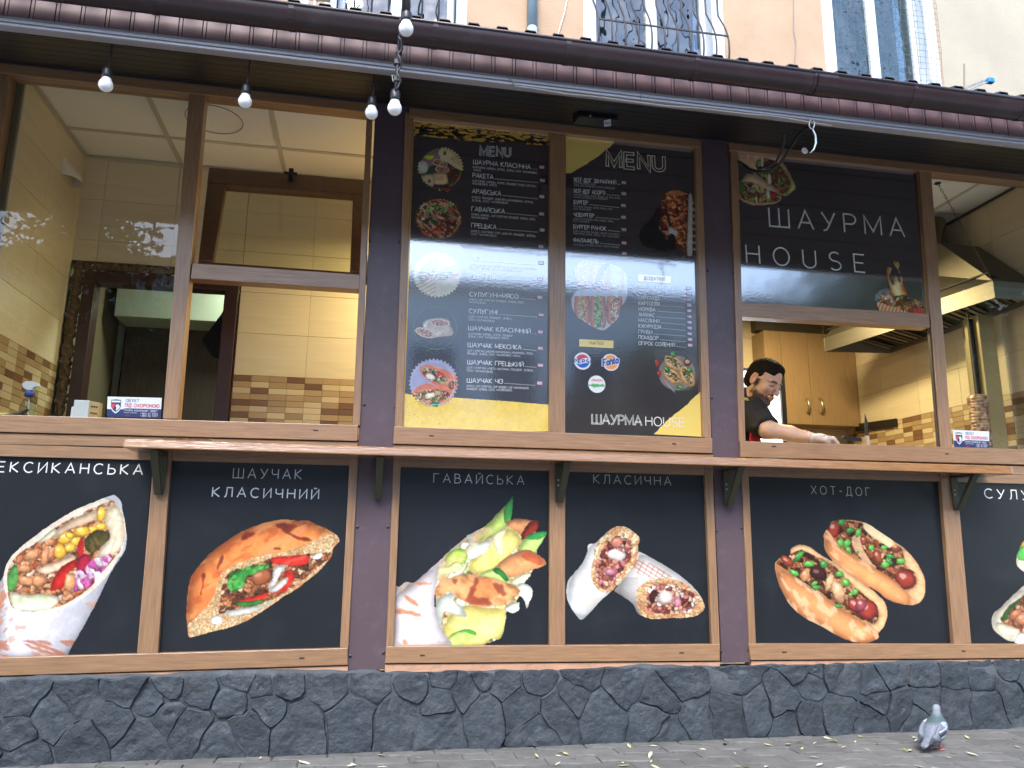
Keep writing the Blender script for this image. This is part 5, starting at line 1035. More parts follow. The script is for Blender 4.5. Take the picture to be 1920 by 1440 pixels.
# white shade on the left wall
ws = thing('wall_lamp', (XL, .67, 2.83), 'small white half round wall lamp on the tiled left wall', 'wall lamp')
V, Fc = [], []
for i in range(9):
    for j in range(13):
        a, b = math.pi * i / 8 / 2, math.pi * j / 12
        V.append((XL + .006 + .075 * math.sin(b) * math.cos(a * .9), .67 - .085 * math.cos(b), 2.83 + .10 * (i / 8) ** .9))
Fc = [(i * 13 + j, i * 13 + j + 1, (i + 1) * 13 + j + 1, (i + 1) * 13 + j) for i in range(8) for j in range(12)]
link_mesh('shade', V, Fc, mat('white_glass', (.75, .70, .60), .3), ws, smooth=True)

# tilted top-hung sash, opened inwards
T0, T1, T2 = Vector(onY(392, 313, .42)), Vector(onY(372, 497, .06)), Vector(onY(693, 338, .42))
nn = (T2 - T0).cross(T1 - T0).normalized()
if nn.y > 0: nn = -nn
def onP(px, py):
    d = Vector(_ray(px, py)); c = Vector(CAM); return c + d * ((T0 - c).dot(nn) / d.dot(nn))
sash = thing('tilted_sash', (float((T1.x + T2.x) / 2), .06, T1.z), 'brown window sash tilted inwards above the transom', 'window sash')
m_sash = mat('sash_brown', (.105, .045, .02), .35, var=.2, vscale=8, stretch=(3, 3, 3))
def sbar(px): a = [onP(*p) for p in px]; MB().hexa(a, [p - nn * .05 for p in a]).build('sash_rail', m_sash, sash, bevel=.005)
sbar([(392, 313), (694, 338), (692, 366), (388, 342)]); sbar([(371, 489), (690, 512), (689, 522), (370, 499)])
sbar([(388.5, 343), (423, 345.5), (399, 490.5), (371.5, 488.5)]); sbar([(662, 364), (691.5, 366.5), (689.5, 511.5), (656, 509)])
a = [onP(*p) - nn * .025 for p in [(424, 345), (662, 364), (656, 509), (399, 490)]]
MB().hexa(a, [p - nn * .004 for p in a]).build('window_pane', glass('sash_glass', (.9, .92, .86), 1.6, bump=.0006), sash)
h0 = onP(546, 332) + nn * .01; MB().box(h0.x - .012, h0.x + .012, h0.y - .02, h0.y + .01, h0.z - .03, h0.z + .035).box(h0.x - .035, h0.x + .035, h0.y - .03, h0.y - .02, h0.z - .006, h0.z + .008).build('handle', m_black, sash, bevel=.003)

# things on the left sill
inner = struct(MB().box(XL, -.75, .055, .30, 1.385, 1.405).box(1.22, XR, .055, .34, 1.385, 1.405), 'inner_counter', mat('counter_top', (.3, .24, .16), .4))
SZ = 1.406
sb = thing('spray_bottle', (xpx(51, 770, .16), .16, SZ), 'clear spray bottle with white trigger and blue collar behind the left window', 'spray bottle'); c = tuple(sb.location)
MB().lathe(c, [(.030, 0), (.033, .01), (.033, .07), (.028, .095), (.014, .115), (.013, .125)], 16).build('bottle', glass('bottle_plastic', (.8, .85, .82), 1.4), sb, smooth=True)
MB().lathe((c[0], c[1], c[2] + .122), [(.021, 0), (.021, .022), (.016, .026)], 14).build('collar', m_blue, sb, smooth=True)
MB().prism([(c[0] - .035, c[1] - .012, c[2] + .18), (c[0] - .03, c[1] - .012, c[2] + .163), (c[0] - .012, c[1] - .012, c[2] + .15), (c[0] + .014, c[1] - .012, c[2] + .15), (c[0] + .016, c[1] - .012, c[2] + .165), (c[0] + .04, c[1] - .012, c[2] + .168), (c[0] + .036, c[1] - .012, c[2] + .184), (c[0] + .01, c[1] - .012, c[2] + .192), (c[0] - .02, c[1] - .012, c[2] + .192)], (0, .024, 0)).build('trigger', m_whitepl, sb, bevel=.004)
MB().tube([(c[0], c[1], c[2] + .12), (c[0] + .008, c[1], c[2] + .01)], .0025, 6).build('dip_tube', m_whitepl, sb)
pl = thing('pliers', (xpx(12, 770, .12), .12, SZ), 'yellow and black handled pliers lying behind the left window edge', 'pliers'); c = pl.location
MB().tube([(c.x - .10, .11, SZ + .022), (c.x - .02, .115, SZ + .018), (c.x + .05, .12, SZ + .030), (c.x + .09, .12, SZ + .055)], [.007, .010, .010, .006], 8).build('handle', m_black, pl, smooth=True)
MB().tube([(c.x - .12, .13, SZ + .045), (c.x - .06, .13, SZ + .03), (c.x + .02, .13, SZ + .028), (c.x + .06, .135, SZ + .034)], [.006, .010, .010, .007], 8).build('handle', mat('yellow_plastic', (.75, .62, .04), .4), pl, smooth=True)
wb = thing('white_device', (xpx(158, 775, .12), .12, SZ), 'small white plastic box with a perforated side behind the left window', 'device')
x0, x1, x2 = xpx(137, 765, .12), xpx(167, 765, .12), xpx(182, 765, .12); zt = zpx(155, 750, .12)
MB().box(x0, x1, .12, .19, SZ, zt).box(x0 - .012, x0 - .0005, .13, .18, SZ, zt - .03).build('body', m_whitepl, wb, bevel=.004)
q = MB().hexa([(x1 + .0005, .12, SZ), (x2, .15, SZ), (x2, .15, zt - .004), (x1 + .0005, .12, zt - .002)], [(x1 + .0005, .19, SZ), (x2, .19, SZ), (x2, .19, zt - .004), (x1 + .0005, .19, zt - .002)]).build('grille', mat('cream_plastic', (.55, .42, .25), .4), wb)
mb = MB()
for i in range(3):
    for j in range(3):
        u, v = .25 + .25 * i, .2 + .28 * j; mb.lathe((x1 + (x2 - x1) * u, .12 + .03 * u - .001, SZ + (zt - SZ) * v), [(.0045, 0), (.004, -.002)], 8, 'y')
mb.build('grille_hole', mat('warm_chrome', (.8, .6, .25), .2, metal=1), wb)
tr = thing('plastic_lid', (xpx(357, 823, -.12), -.12, 1.303), 'clear crumpled plastic wrapper lying on the counter shelf', 'wrapper')
V = []; nx_, ny_ = 26, 10
for i in range(nx_):
    for j in range(ny_): V.append((xpx(309, 823, -.15) + (xpx(404, 826, -.15) - xpx(309, 823, -.15)) * i / (nx_ - 1), -.2 + .07 * j / (ny_ - 1), 1.3045 + .016 * abs(mn.noise((i * .5, j * .5, 3.))) * (1 if 0 < j < ny_ - 1 else .3) + .008 * (0 < i < nx_ - 1)))
link_mesh('film', V, [(i * ny_ + j, i * ny_ + j + 1, (i + 1) * ny_ + j + 1, (i + 1) * ny_ + j) for i in range(nx_ - 1) for j in range(ny_ - 1)], glass('clear_film', (.75, .78, .82), 1.9, .05), tr)

# right room: cabinet, fridge, hood, rack, knives, spit
m_cab = mat('oak_laminate', (.34, .225, .12), .45, var=.16, vscale=7, stretch=(14, 8, .8), perobj=.03)
cab = thing('kitchen_cabinet', (2.7, 1.9, 1.85), 'oak wall cabinet with two bow handles behind the cook', 'cabinet')
y_ = 1.84; zb, zt = zpx(1520, 796, y_), zpx(1520, 627, y_) + .01; xs_ = [xpx(1436, 700, y_), xpx(1467, 700, y_), xpx(1518, 700, y_), 3.19]
MB().box(xs_[0] + .002, 3.19, y_ + .02, YB2 - .01, zb, zt).build('carcass', m_cab, cab)
for i in range(3):
    d_ = MB().box(xs_[i] + .002, xs_[i + 1] - .002, y_, y_ + .018, zb, zt).build('door', m_cab, cab, bevel=.002)
    if i: 
        hx = xs_[2] + (-.045 if i == 1 else .075); z0, z1 = zpx(1511, 774, y_), zpx(1511, 747, y_)
        MB().tube([(hx, y_ - .002, z0), (hx, y_ - .022, z0 + .01), (hx, y_ - .034, (z0 + z1) / 2), (hx, y_ - .022, z1 - .01), (hx, y_ - .002, z1)], .008, 8).build('handle', mat('satin_nickel', (.6, .55, .42), .3, metal=1), d_, smooth=True)
bm_ = thing('wall_shade_panel', (2.8, 2.0, 2.62), 'dark grey panel painting the hood shadow on the wall above the oak cabinet', 'wall_shade_panel')
MB().box(xpx(1418, 610, 1.95), 3.19, 1.95, YB2 - .008, zpx(1480, 622, 1.95), CZ - .01).build('face', mat('shade_grey', (.10, .085, .055), .7), bm_)  # dark panel colour stands in for the hood's shade on the wall
fr = thing('fridge', (1.9, 1.2, .32), 'lit glass door fridge with blue header behind the cook', 'fridge')
y_ = 1.2; x1 = xpx(1474, 750, y_); x0 = x1 - .62; zt = zpx(1440, 689, y_)
MB().box(x0, x1, y_ + .03, y_ + .55, .32, zt).build('body', m_black, fr, bevel=.004)
MB().box(x0, x0 + .035, y_, y_ + .028, .32, zt).box(x1 - .035, x1, y_, y_ + .028, .32, zt).build('door_frame', m_black, fr)
MB().box(x0 + .036, x1 - .036, y_ + .012, y_ + .028, zt - .145, zt - .03).build('header', glow('fridge_header_blue', (.02, .16, .6), .9), fr)
MB().box(x0 + .036, x1 - .036, y_ + .02, y_ + .0285, .5, zt - .155).build('lit_interior', glow('fridge_light', (.75, .9, 1.), FRG), fr)
for k in range(6): MB().box(x0 + .04, x1 - .04, y_ + .008, y_ + .019, 1.0 + .13 * k, 1.006 + .13 * k).build('shelf', m_whitepl, fr)
HZ = 2.325
a, b, c_, d_ = [onZ(*p, HZ) for p in [(1545, 660), (1697, 664), (1876, 554), (1876, 554)]]
FL, BLc, BRc, FR = (float(c_[0]), max(.06, float(c_[1])), HZ), (float(a[0]), float(a[1]), HZ), (3.17, float(b[1]), HZ), (3.17, max(.06, float(c_[1])), HZ)
hood = thing('extractor_hood', (2.9, .7, HZ), 'stainless steel extractor hood hanging on chains over the grill', 'extractor hood')
up_ = lambda p, d: (p[0], p[1], p[2] + d)
def wall_(p, q, name, d0=0., d1=.105, m=None, t=.012):
    p, q = Vector(p), Vector(q); n = (q - p).cross(Vector((0, 0, 1))).normalized() * t
    MB().hexa([up_(p, d0), up_(q, d0), up_(q, d1), up_(p, d1)], [up_(p + n, d0), up_(q + n, d0), up_(q + n, d1), up_(p + n, d1)]).build(name, m or m_steel, hood)
wall_(FL, BLc, 'band'); wall_(FR, FL, 'band'); wall_(BLc, BRc, 'band'); wall_(BRc, FR, 'band')
ct = [(2.86, .42), (2.86, .95), (3.15, .95), (3.15, .42)]; bs = [FL, BLc, BRc, FR]
top = [(x, y, HZ + .48) for x, y in ct]; bb = [up_(p, .105) for p in bs]
MB().add(bb + top, [(i, (i + 1) % 4, 4 + (i + 1) % 4, 4 + i) for i in range(4)] + [(4, 5, 6, 7)]).build('canopy', mat('dull_steel', (.13, .115, .09), .45, metal=.8, var=.15), hood)
MB().lathe((3.0, .70, HZ + .48), [(.15, -.02), (.15, .02), (.145, .05), (.13, .055), (.13, .26)], 28).build('duct', mat('galvanised_duct', (.6, .5, .3), .25, metal=1, bump=.002, bscale=20), hood, smooth=True)
MB().tube([(2.98, .72, 2.93), (2.9, .95, 2.95), (2.8, 1.4, 2.95), (2.75, 2.0, 2.95)], .11, 20).build('duct', mat('galvanised_duct', (.6, .5, .3), .25, metal=1), hood, smooth=True)
# baffle filters: slats on a sloping frame
mdk = mat('greasy_steel', (.10, .095, .08), .35, metal=.8)
Q = lambda u, v, dz=0: tuple(np.array(FL) * (1 - u) * (1 - v) + np.array(BLc) * (1 - u) * v + np.array(FR) * u * (1 - v) + np.array(BRc) * u * v + np.array([0, 0, dz]))
MB().hexa([Q(.02, .02, .16), Q(.98, .02, .03), Q(.98, .98, .03), Q(.02, .98, .16)], [Q(.02, .02, .17), Q(.98, .02, .04), Q(.98, .98, .04), Q(.02, .98, .17)]).build('filter_back', mat('filter_dark', (.015, .015, .014), .6), hood)
for k in range(26):
    v = .03 + k * .037
    if k % 6 == 5: continue
    MB().hexa([Q(.06, v, .14), Q(.92, v, .022), Q(.92, v + .018, .022), Q(.06, v + .018, .14)], [Q(.06, v, .15), Q(.92, v, .032), Q(.92, v + .018, .032), Q(.06, v + .018, .15)]).build('slat', m_steel if k % 2 else mdk, hood)
def chain(p, q, label):
    t = thing('chain', tuple(p), label, 'chain', 'chains holding the extractor hood'); p, q = Vector(p), Vector(q); L_ = (q - p).length; n = int(L_ / .022); ax = (q - p).normalized(); u = ax.orthogonal().normalized(); w = ax.cross(u)
    mb = MB()
    for i in range(n):
        c = p + (q - p) * (i + .5) / n; s = u if i % 2 else w
        mb.tube([c + ax * .014 * math.cos(a) + s * .006 * math.sin(a) for a in np.linspace(0, 2 * math.pi, 9)], .0016, 4, False)
    mb.build('links', mat('chain_steel', (.10, .08, .05), .5, metal=.6), t)
    MB().lathe((p.x, p.y, p.z - .004), [(.02, 0), (.018, .003)], 10).build('hook_plate', mdk, t)
chain(onZ(1758, 343, CZ - .002), up_(FL, .10), 'long dark chain from the ceiling to the front corner of the hood')
chain(tuple(np.array(BLc) + np.array([.02, -.05, .74])), up_(BLc, .10), 'short chain at the far left corner of the hood')
rk = thing('knife_rack', (3.16, 1.6, 1.85), 'black magnetic knife rack on the tiled side wall', 'knife rack')
p0, p1 = onX(1605, 802, XR - .02), onX(1681, 792, XR - .02)
MB().hexa([(XR - .03, p0[1], p0[2] - .03), (XR - .03, p1[1], p1[2] - .03), (XR - .03, p1[1], p1[2] + .03), (XR - .03, p0[1], p0[2] + .03)], [(XR - .008, p0[1], p0[2] - .03), (XR - .008, p1[1], p1[2] - .03), (XR - .008, p1[1], p1[2] + .03), (XR - .008, p0[1], p0[2] + .03)]).build('bar', m_black, rk, bevel=.005)
kn = thing('knife', (xpx(1624, 830, .3), .3, SZ), 'long knife standing upright with a pale handle', 'knife'); x_, z0, z1, z2 = xpx(1624, 800, .3), 1.40, zpx(1624, 817, .3), zpx(1623, 775, .3)
MB().box(x_ - .010, x_ + .010, .29, .31, z0, z1).build('handle', mat('pale_wood', (.5, .42, .28), .5), kn, bevel=.003); MB().prism([(x_ - .010, .299, z1), (x_ + .010, .299, z1), (x_ + .012, .299, z2 - .05), (x_ - .001, .299, z2), (x_ - .008, .299, z2 - .05)], (0, .003, 0)).build('blade', mat('dark_blade', (.12, .10, .08), .35, metal=.9), kn)
kn = thing('knife', (xpx(1597, 822, .28), .28, SZ), 'black handled knife lying beside the gloved hand', 'knife')
a = [onY(*p, .26) for p in [(1580, 819), (1584, 817), (1616, 821), (1617, 827), (1606, 827), (1581, 823)]]; MB().prism(a, (0, .02, 0)).build('handle', m_black, kn, bevel=.003)
# shawarma on its spit behind the right window
sp = thing('shawarma_spit', (xpx(1838, 800, .3), .3, SZ), 'browned stack of meat on a vertical spit behind the right window', 'shawarma spit')
cx_, zt = xpx(1838, 790, .3), zpx(1838, 741, .3); V, Fc = [], []; nR, nA = 70, 40; Cc = []
for i in range(nR):
    z = SZ + (zt - SZ) * i / (nR - 1); lay = z * 55
    for j in range(nA):
        a = 2 * math.pi * j / nA; r = .056 + .007 * mn.noise((math.cos(a) * 1.6, math.sin(a) * 1.6, lay * .5)) + .004 * math.sin(lay * 2 * math.pi + 3 * mn.noise((math.cos(a) * 2, math.sin(a) * 2, z * 8))) + .003 * mn.noise((math.cos(a) * 9, math.sin(a) * 9, z * 90)) - .02 * max(0, (i - nR + 4) / 4) - .012 * (1 - i / nR)
        V.append((cx_ + r * math.cos(a), .3 + r * math.sin(a), z))
        k = mn.noise((math.cos(a) * 3, math.sin(a) * 3, z * 45)) + .3 * mn.noise((math.cos(a) * 12, math.sin(a) * 12, z * 110)); k = max(0, min(1, .5 + k * 1.1)); c1, c2 = np.array([.14, .045, .02]), np.array([.62, .42, .24]); Cc.append(c1 * (1 - k) + c2 * k)
Fc = [(i * nA + j, i * nA + (j + 1) % nA, (i + 1) * nA + (j + 1) % nA, (i + 1) * nA + j) for i in range(nR - 1) for j in range(nA)] + [tuple((nR - 1) * nA + j for j in range(nA))]
o = link_mesh('meat', V, Fc, attr_mat('meat_surface', .35, .5), sp, smooth=True); at = o.data.attributes.new('Col', 'FLOAT_COLOR', 'POINT'); at.data.foreach_set('color', np.concatenate([np.array(Cc), np.ones((len(Cc), 1))], 1).astype(np.float32).ravel())
MB().tube([(cx_, .3, zt - .02), (cx_ - .005, .3, HZ)], .005, 8).build('skewer', mdk, sp); 
gr = thing('vertical_grill', (2.95, .45, SZ), 'tall steel grill upright and mast beside the meat spit', 'grill')
MB().box(xpx(1813, 650, .5), xpx(1813, 650, .5) + .03, .5, .52, SZ, HZ).build('mast', mat('worn_steel', (.35, .30, .2), .4, metal=.6), gr)
MB().box(2.97, 3.08, .30, .42, SZ, 2.30).build('upright', mat('cream_steel', (.42, .34, .17), .35, metal=.3, var=.1), gr, bevel=.004)
MB().box(2.94, 2.967, .34, .36, SZ, 2.28).build('upright_edge', m_black, gr)

# ------------------------------------------------------------------ boards: panels, lettering, pictures, price stickers
def board(name, px, label, cat, material, group=None, yb=.012):
    a = [onY(*p) for p in px]; c = a[3]
    t = thing(name, (float((a[3][0] + a[2][0]) / 2), 0, float(a[3][2])), label, cat, group)
    MB().hexa(a, [(p[0], yb, p[2]) for p in a]).build('panel', material, t); return t
def lettering(t, items, m=m_white, name='lettering'):
    mb = MB()
    for it in items: text(mb, **it) if isinstance(it, dict) else text(mb, *it)
    return mb.build(name, m, t)
# posters below the shelf
GP = 'food posters under the counter shelf'
p = board('food_poster', [(-120, 836), (286, 848), (258, 1232), (-140, 1238)], 'poster of a cut wrap with corn and red onion, leftmost of the row', 'poster', m_lower, GP)
lettering(p, [dict(t='МЕКСИКАНСЬКА', px_l=(-36, 884), px_r=(267, 890), cap=19, weight=.12, track=.42)]); art_mexican(p)
p = board('food_poster', [(320, 846), (657, 856), (638, 1219), (294, 1226)], 'poster of a stuffed pita bread titled with two lines of white letters', 'poster', m_lower, GP)
lettering(p, [dict(t='КЛАСИЧНИЙ', px_l=(398, 931), px_r=(597, 935.5), cap=17.5, weight=.12, track=.42)])
lettering(p, [dict(t='ШАУЧАК', px_l=(437, 896), px_r=(565, 898.5), cap=18, weight=.09, track=.42)], m_greyw); art_pita(p)
p = board('food_poster', [(750, 856), (1032, 866), (1031, 1213), (736, 1215)], 'poster of an open wrap with pineapple, cucumber and chicken', 'poster', m_lower, GP)
lettering(p, [dict(t='ГАВАЙСЬКА', px_l=(813, 904.6), px_r=(982.5, 908.8), cap=16.6, weight=.085, track=.42)], m_greyw); art_hawaii(p)
p = board('food_poster', [(1059, 866), (1322, 868), (1336, 1211), (1059, 1213)], 'poster of two halves of a cut wrap leaning on each other', 'poster', m_lower, GP)
lettering(p, [dict(t='КЛАСИЧНА', px_l=(1113, 906), px_r=(1258, 910), cap=16, weight=.085, track=.42)], m_greyw); art_classic(p)
p = board('food_poster', [(1402, 870), (1765, 882), (1791, 1209), (1417, 1209)], 'poster of two hot dogs topped with onions and green herbs', 'poster', m_lower, GP)
lettering(p, [dict(t='ХОТ-ДОГ', px_l=(1521, 926), px_r=(1631, 930), cap=15.3, weight=.085, track=.5)], m_greyw); art_hotdog(p)
p = board('food_poster', [(1791, 884), (2110, 894), (2120, 1210), (1820, 1209)], 'rightmost poster of the row, a wrap cut off by the photo edge', 'poster', m_lower, GP)
lettering(p, [dict(t='СУЛУГУНІ', px_l=(1846.5, 933.5), px_r=(2004, 941), cap=17, weight=.12, track=.42)]); art_suluguni(p)

def zc(cr, x, y): return (cr[0] + x * cr[2], cr[1] + y * cr[2])
m_sticker = mat('price_sticker_paper', (.80, .80, .86), .3, coat=1.)
m_stred = mat('sticker_red_rim', (.5, .10, .14), .3)
m_ink = mat('ink_blue_black', (.02, .03, .09), .4)
def sticker(par, cx_, cy_, s, w=13, h=8.2):
    c = onY(cx_, cy_); W2, H2 = w * .00222 / 2, h * .00222 / 2; sl = -.0
    def rr(a, b, y, n=4):
        o = []
        for qx, qz, st in ((1, 1, 0), (-1, 1, 90), (-1, -1, 180), (1, -1, 270)):
            for i in range(n + 1): t = R(st + 90 * i / n); o.append((c[0] + qx * (a - b * .35) + math.cos(t) * b * .35, y, c[2] + qz * (b - b * .35) + math.sin(t) * b * .35))
        return o
    rim = MB().prism(rr(W2, H2, -.0022), (0, .0008, 0)).build('price_sticker', m_stred, par)
    face = MB().prism(rr(W2 - .0022, H2 - .0018, -.0026), (0, .0003, 0)).build('sticker_face', m_sticker, rim)
    mb = MB(); text(mb, s, (cx_ - w * .28, cy_ + h * .25), (cx_ + w * .30, cy_ + h * .22), h * .56, .11, .25, y=-.0032); mb.build('price', m_ink, rim)
def menu_rows(t, cr, rows, cap, pxr, dcap, yoff=0):
    small, dots = MB(), MB()
    for title, l, r, price, pc, desc in rows:
        if title:
            big = MB(); text(big, title, zc(cr, *l), zc(cr, *r), cap * cr[2], .125, .17); big.build('dish_name', m_white, t)
            x0, y0 = r[0] + 20, r[1] - 2; x1, y1 = pc[0] - 26, pc[1] + 20
            n = max(2, int((x1 - x0) / 14))
            for k in range(n):
                p = onY(*zc(cr, x0 + (x1 - x0) * k / n, y0 + (y1 - y0) * k / n)); dots.box(p[0] - .0022, p[0] + .0022, -.002, -.0012, p[2] - .0018, p[2] + .0018)
        for d, a, b in desc: text(small, d, zc(cr, *a), zc(cr, *b), dcap * cr[2], .14, .22)
        c = zc(cr, *pc); sticker(t, c[0], c[1], price, 12.5, 8)
    return small, dots
GM = 'menu boards in the middle of the kiosk front'
t = board('menu_board', [(773, 214), (1033, 243), (1032, 811), (753, 802)], 'tall black menu board with five round food pictures and a yellow bottom band', 'menu board', m_panel, GM)
C1, C2 = (740, 210, .21528), (740, 510, .22222)
DY = 'ЧАСНИКОВИЙ)'
r1 = [('ШАУРМА КЛАСИЧНА', (685, 452), (1183, 500), '150', (1282, 482), [("(КАРТОПЛЯ, МОРКВА, ОГІРОК, ЗЕЛЕНЬ, СОУС ЧАСНИКОВИЙ,", (680, 489), (1242, 541)), ("М'ЯСО)", (688, 514), (750, 520))]),
      ('РАКЕТА', (680, 570), (858, 585), '230', (1287, 597), [("(КАРТОПЛЯ, МОРКВА, ОГІРОК, ПОМІДОР, ГРИБИ, СИР,СОУС", (678, 608), (1236, 657)), ("ЧАСНИКОВИЙ, М'ЯСО)", (678, 632), (888, 650))]),
      ('АРАБСЬКА', (675, 707), (925, 730), '140', (1281, 738), [("(М'ЯСО, ПОМІДОР, ЦИБУЛЯ МАРИНОВАНА, ОГІРОК,", (673, 750), (1210, 797)), ("ЗЕЛЕНЬ, СОУС ЧАСНИКОВИЙ)", (673, 778), (985, 803))]),
      ('ГАВАЙСЬКА', (670, 862), (958, 885), '190', (1279, 888), [("(М'ЯСО, АНАНАС, СИР СУЛУГУНІ, ПОМІДОР, ЗЕЛЕНЬ, СОУС", (670, 900), (1224, 945)), (DY, (668, 925), (812, 937))]),
      ('ГРЕЦЬКА', (668, 1005), (885, 1022), '110', (1284, 1028), [("(М'ЯСО, МАСЛИНИ, СИР, ЦИБУЛЯ, ПОМІДОР, ЗЕЛЕНЬ,", (665, 1045), (1228, 1090)), ("СОУС ЧАСНИКОВИЙ)", (663, 1070), (885, 1090))]),
      ('', 0, 0, '150', (1275, 1173), []),
      ('ЧІЗ', (658, 1290), (742, 1300), '110', (1276, 1315), [("(СИР СУЛУГУНІ, СИР ЧЕДДЕР, СИР УКРАЇНСЬКИЙ, КАРТОПЛЯ,", (655, 1340), (1236, 1378)), ("ПОМІДОР, ЗЕЛЕНЬ, СОУС ЧАСНИКОВИЙ, М'ЯСО)", (655, 1365), (1115, 1395))])]
r2 = [('ОВОЧЕВА', (637, 55), (866, 65), '110', (1229, 63), [("(КАРТОПЛЯ, ПОМІДОР, ОГІРОК, МОРКВА, ЦИБУЛЯ", (632, 95), (1147, 122)), ("МАРИНОВАНА, СОУС ЧАСНИКОВИЙ)", (630, 118), (1010, 140))]),
      ('СУЛУГУНІ+МЯСО', (632, 205), (1042, 226), '170', (1224, 214), [("(М'ЯСО, СИР СУЛУГУНІ, ПОМІДОР, ЗЕЛЕНЬ, СОУС", (628, 240), (1088, 268)), (DY, (626, 262), (768, 272))]),
      ('СУЛУГУНІ', (627, 348), (865, 360), '110', (1236, 362), [("(СИР СУЛУГУНІ, ПОМІДОР, ЗЕЛЕНЬ,", (625, 385), (992, 405)), ("СОУС ЧАСНИКОВИЙ)", (623, 410), (842, 425))]),
      ('ШАУЧАК КЛАСИЧНИЙ', (622, 490), (1145, 520), '140', (1230, 507), [("(КАРТОПЛЯ, МОРКВА, ОГІРОК, ПОМІДОР,", (620, 530), (997, 548)), ("ЗЕЛЕНЬ, СОУС ЧАСНИКОВИЙ, М'ЯСО)", (618, 553), (960, 570))]),
      ('ШАУЧАК МЕКСИКА', (618, 632), (1068, 655), '150', (1230, 645), [("(СИР СУЛУГУНІ, ЦИБУЛЯ МАРИНОВАНА, КУКУРУДЗА, ГРИБИ,", (615, 672), (1168, 698)), ("ПОМІДОР, ЗЕЛЕНЬ, СОУС ЧАСНИКОВИЙ, М'ЯСО)", (613, 696), (1058, 718))]),
      ('ШАУЧАК ГРЕЦЬКИЙ', (614, 777), (1087, 800), '150', (1230, 787), [("(СИР СУЛУГУНІ, М'ЯСО, МАСЛИНИ, ПОМІДОР, ЗЕЛЕНЬ,", (610, 815), (1168, 840)), ("СОУС ЧАСНИКОВИЙ)", (608, 840), (826, 852))]),
      ('ШАУЧАК ЧІЗ', (610, 932), (912, 942), '150', (1223, 938), [("(М'ЯСО, СИР СУЛУГУНІ, СИР ЧЕДДЕР, СИР УКРАЇНСЬКИЙ,", (607, 970), (1132, 990)), ("ПОМІДОР, ЗЕЛЕНЬ, СОУС ЧАСНИКОВИЙ)", (607, 995), (988, 1008))])]
S_, D_ = MB(), MB()
for cr, rows in ((C1, r1), (C2, r2)):
    s, d = menu_rows(t, cr, rows, 37 if cr is C1 else 36, None, 17)
    for a, q in ((S_, s), (D_, d)): a.add(q.v, q.f)
S_.build('ingredients_print', m_greyw, t, kind='stuff'); D_.build('dotted_leader_print', m_greyw, t, kind='stuff')
lettering(t, [dict(t='MENU', px_l=(900.5, 291.4), px_r=(956.5, 293.6), cap=16, weight=.075, track=.3, outline=.17)], m_greyw)
# yellow brushed band above, yellow band with specks below
A = Art(C1, 158, 52, 1362, 300, .72, 401); m = A.inside([(160, 20), (1362, 30), (1360, 295), (1200, 286), (1000, 262), (750, 262), (520, 240), (330, 222), (200, 210), (160, 214)], 6, 40, smooth=False)
A.paint(m, (224, 178, 66)); k = A.Y - (.10 * A.X + 85); A.paint(m & (k > -6) & (A.n(13, 3, 3.2, .09) + .55 * np.exp(-((k - 55) / 42) ** 2) > .32), (38, 30, 30)); A.paint(m & (k < 4) & (k > -16) & (A.n(8, 2, 4.) > .2), (38, 30, 30)); A.emit('yellow_band', t, m_artg, y=-.0008)
A = Art(C2, 68, 1015, 1306, 1345, .72, 411); m = A.inside([(60, 1026), (300, 1040), (500, 1058), (700, 1072), (850, 1082), (1000, 1092), (1150, 1106), (1310, 1118), (1310, 1350), (60, 1350)], 3, 8, smooth=False); A.paint(m, (246, 212, 92), 1, .03)
rs = np.random.RandomState(8)
for _ in range(46): A.paint((A.ell(90 + rs.rand() * 1000 ** rs.uniform(.8, 1), 1100 + rs.rand() * 220, 2.6, 2.6) < 1) & m, (60, 50, 30))
A.emit('yellow_band', t, m_artg, y=-.0008)
art_menu_pictures(t)
MB().flat([onY(*p, -.001) for p in [(775, 222), (777, 222), (757, 799), (755, 799)]]).build('gold_edge', m_gold, t)

t = board('menu_board', [(1059, 246), (1306, 268), (1322, 824), (1058, 815)], 'black menu board with drink badges and a carved kebab picture', 'menu board', m_panel, GM)
C3, C4 = (1040, 240, .20833), (1040, 500, .22918)
def yp(pts, cr, seed, name, y=-.0008):
    rs = np.random.RandomState(seed); o = []
    for i in range(len(pts)):
        a, b, j = pts[i][:2], pts[(i + 1) % len(pts)][:2], pts[i][2]
        n = 6 if j else 1
        for k in range(n): o.append((a[0] + (b[0] - a[0]) * k / n + (rs.rand() - .5) * j * (k > 0), a[1] + (b[1] - a[1]) * k / n + (rs.rand() - .5) * j * (k > 0)))
    return MB().flat([onY(*zc(cr, *p), y) for p in o]).build(name, m_yellow, t)
yp([(100, 55, 0), (540, 80, 0), (535, 130, 5), (500, 172, 6), (450, 205, 6), (400, 250, 7), (320, 300, 7), (270, 335, 7), (220, 362, 8), (150, 405, 0), (100, 408, 0)], C3, 2, 'yellow_corner')
yp([(1200, 1018, 5), (1180, 1035, 7), (1120, 1090, 7), (1060, 1150, 7), (1000, 1195, 7), (940, 1240, 7), (880, 1300, 7), (840, 1345, 5), (806, 1370, 0), (1214, 1392, 0)], C4, 3, 'yellow_corner')
lettering(t, [dict(t='MENU', px_l=zc(C3, 474, 345), px_r=zc(C3, 985, 388), cap=27, weight=.055, track=.26, outline=.19)], mat('print_cream', (.80, .74, .60), .2, coat=1.))
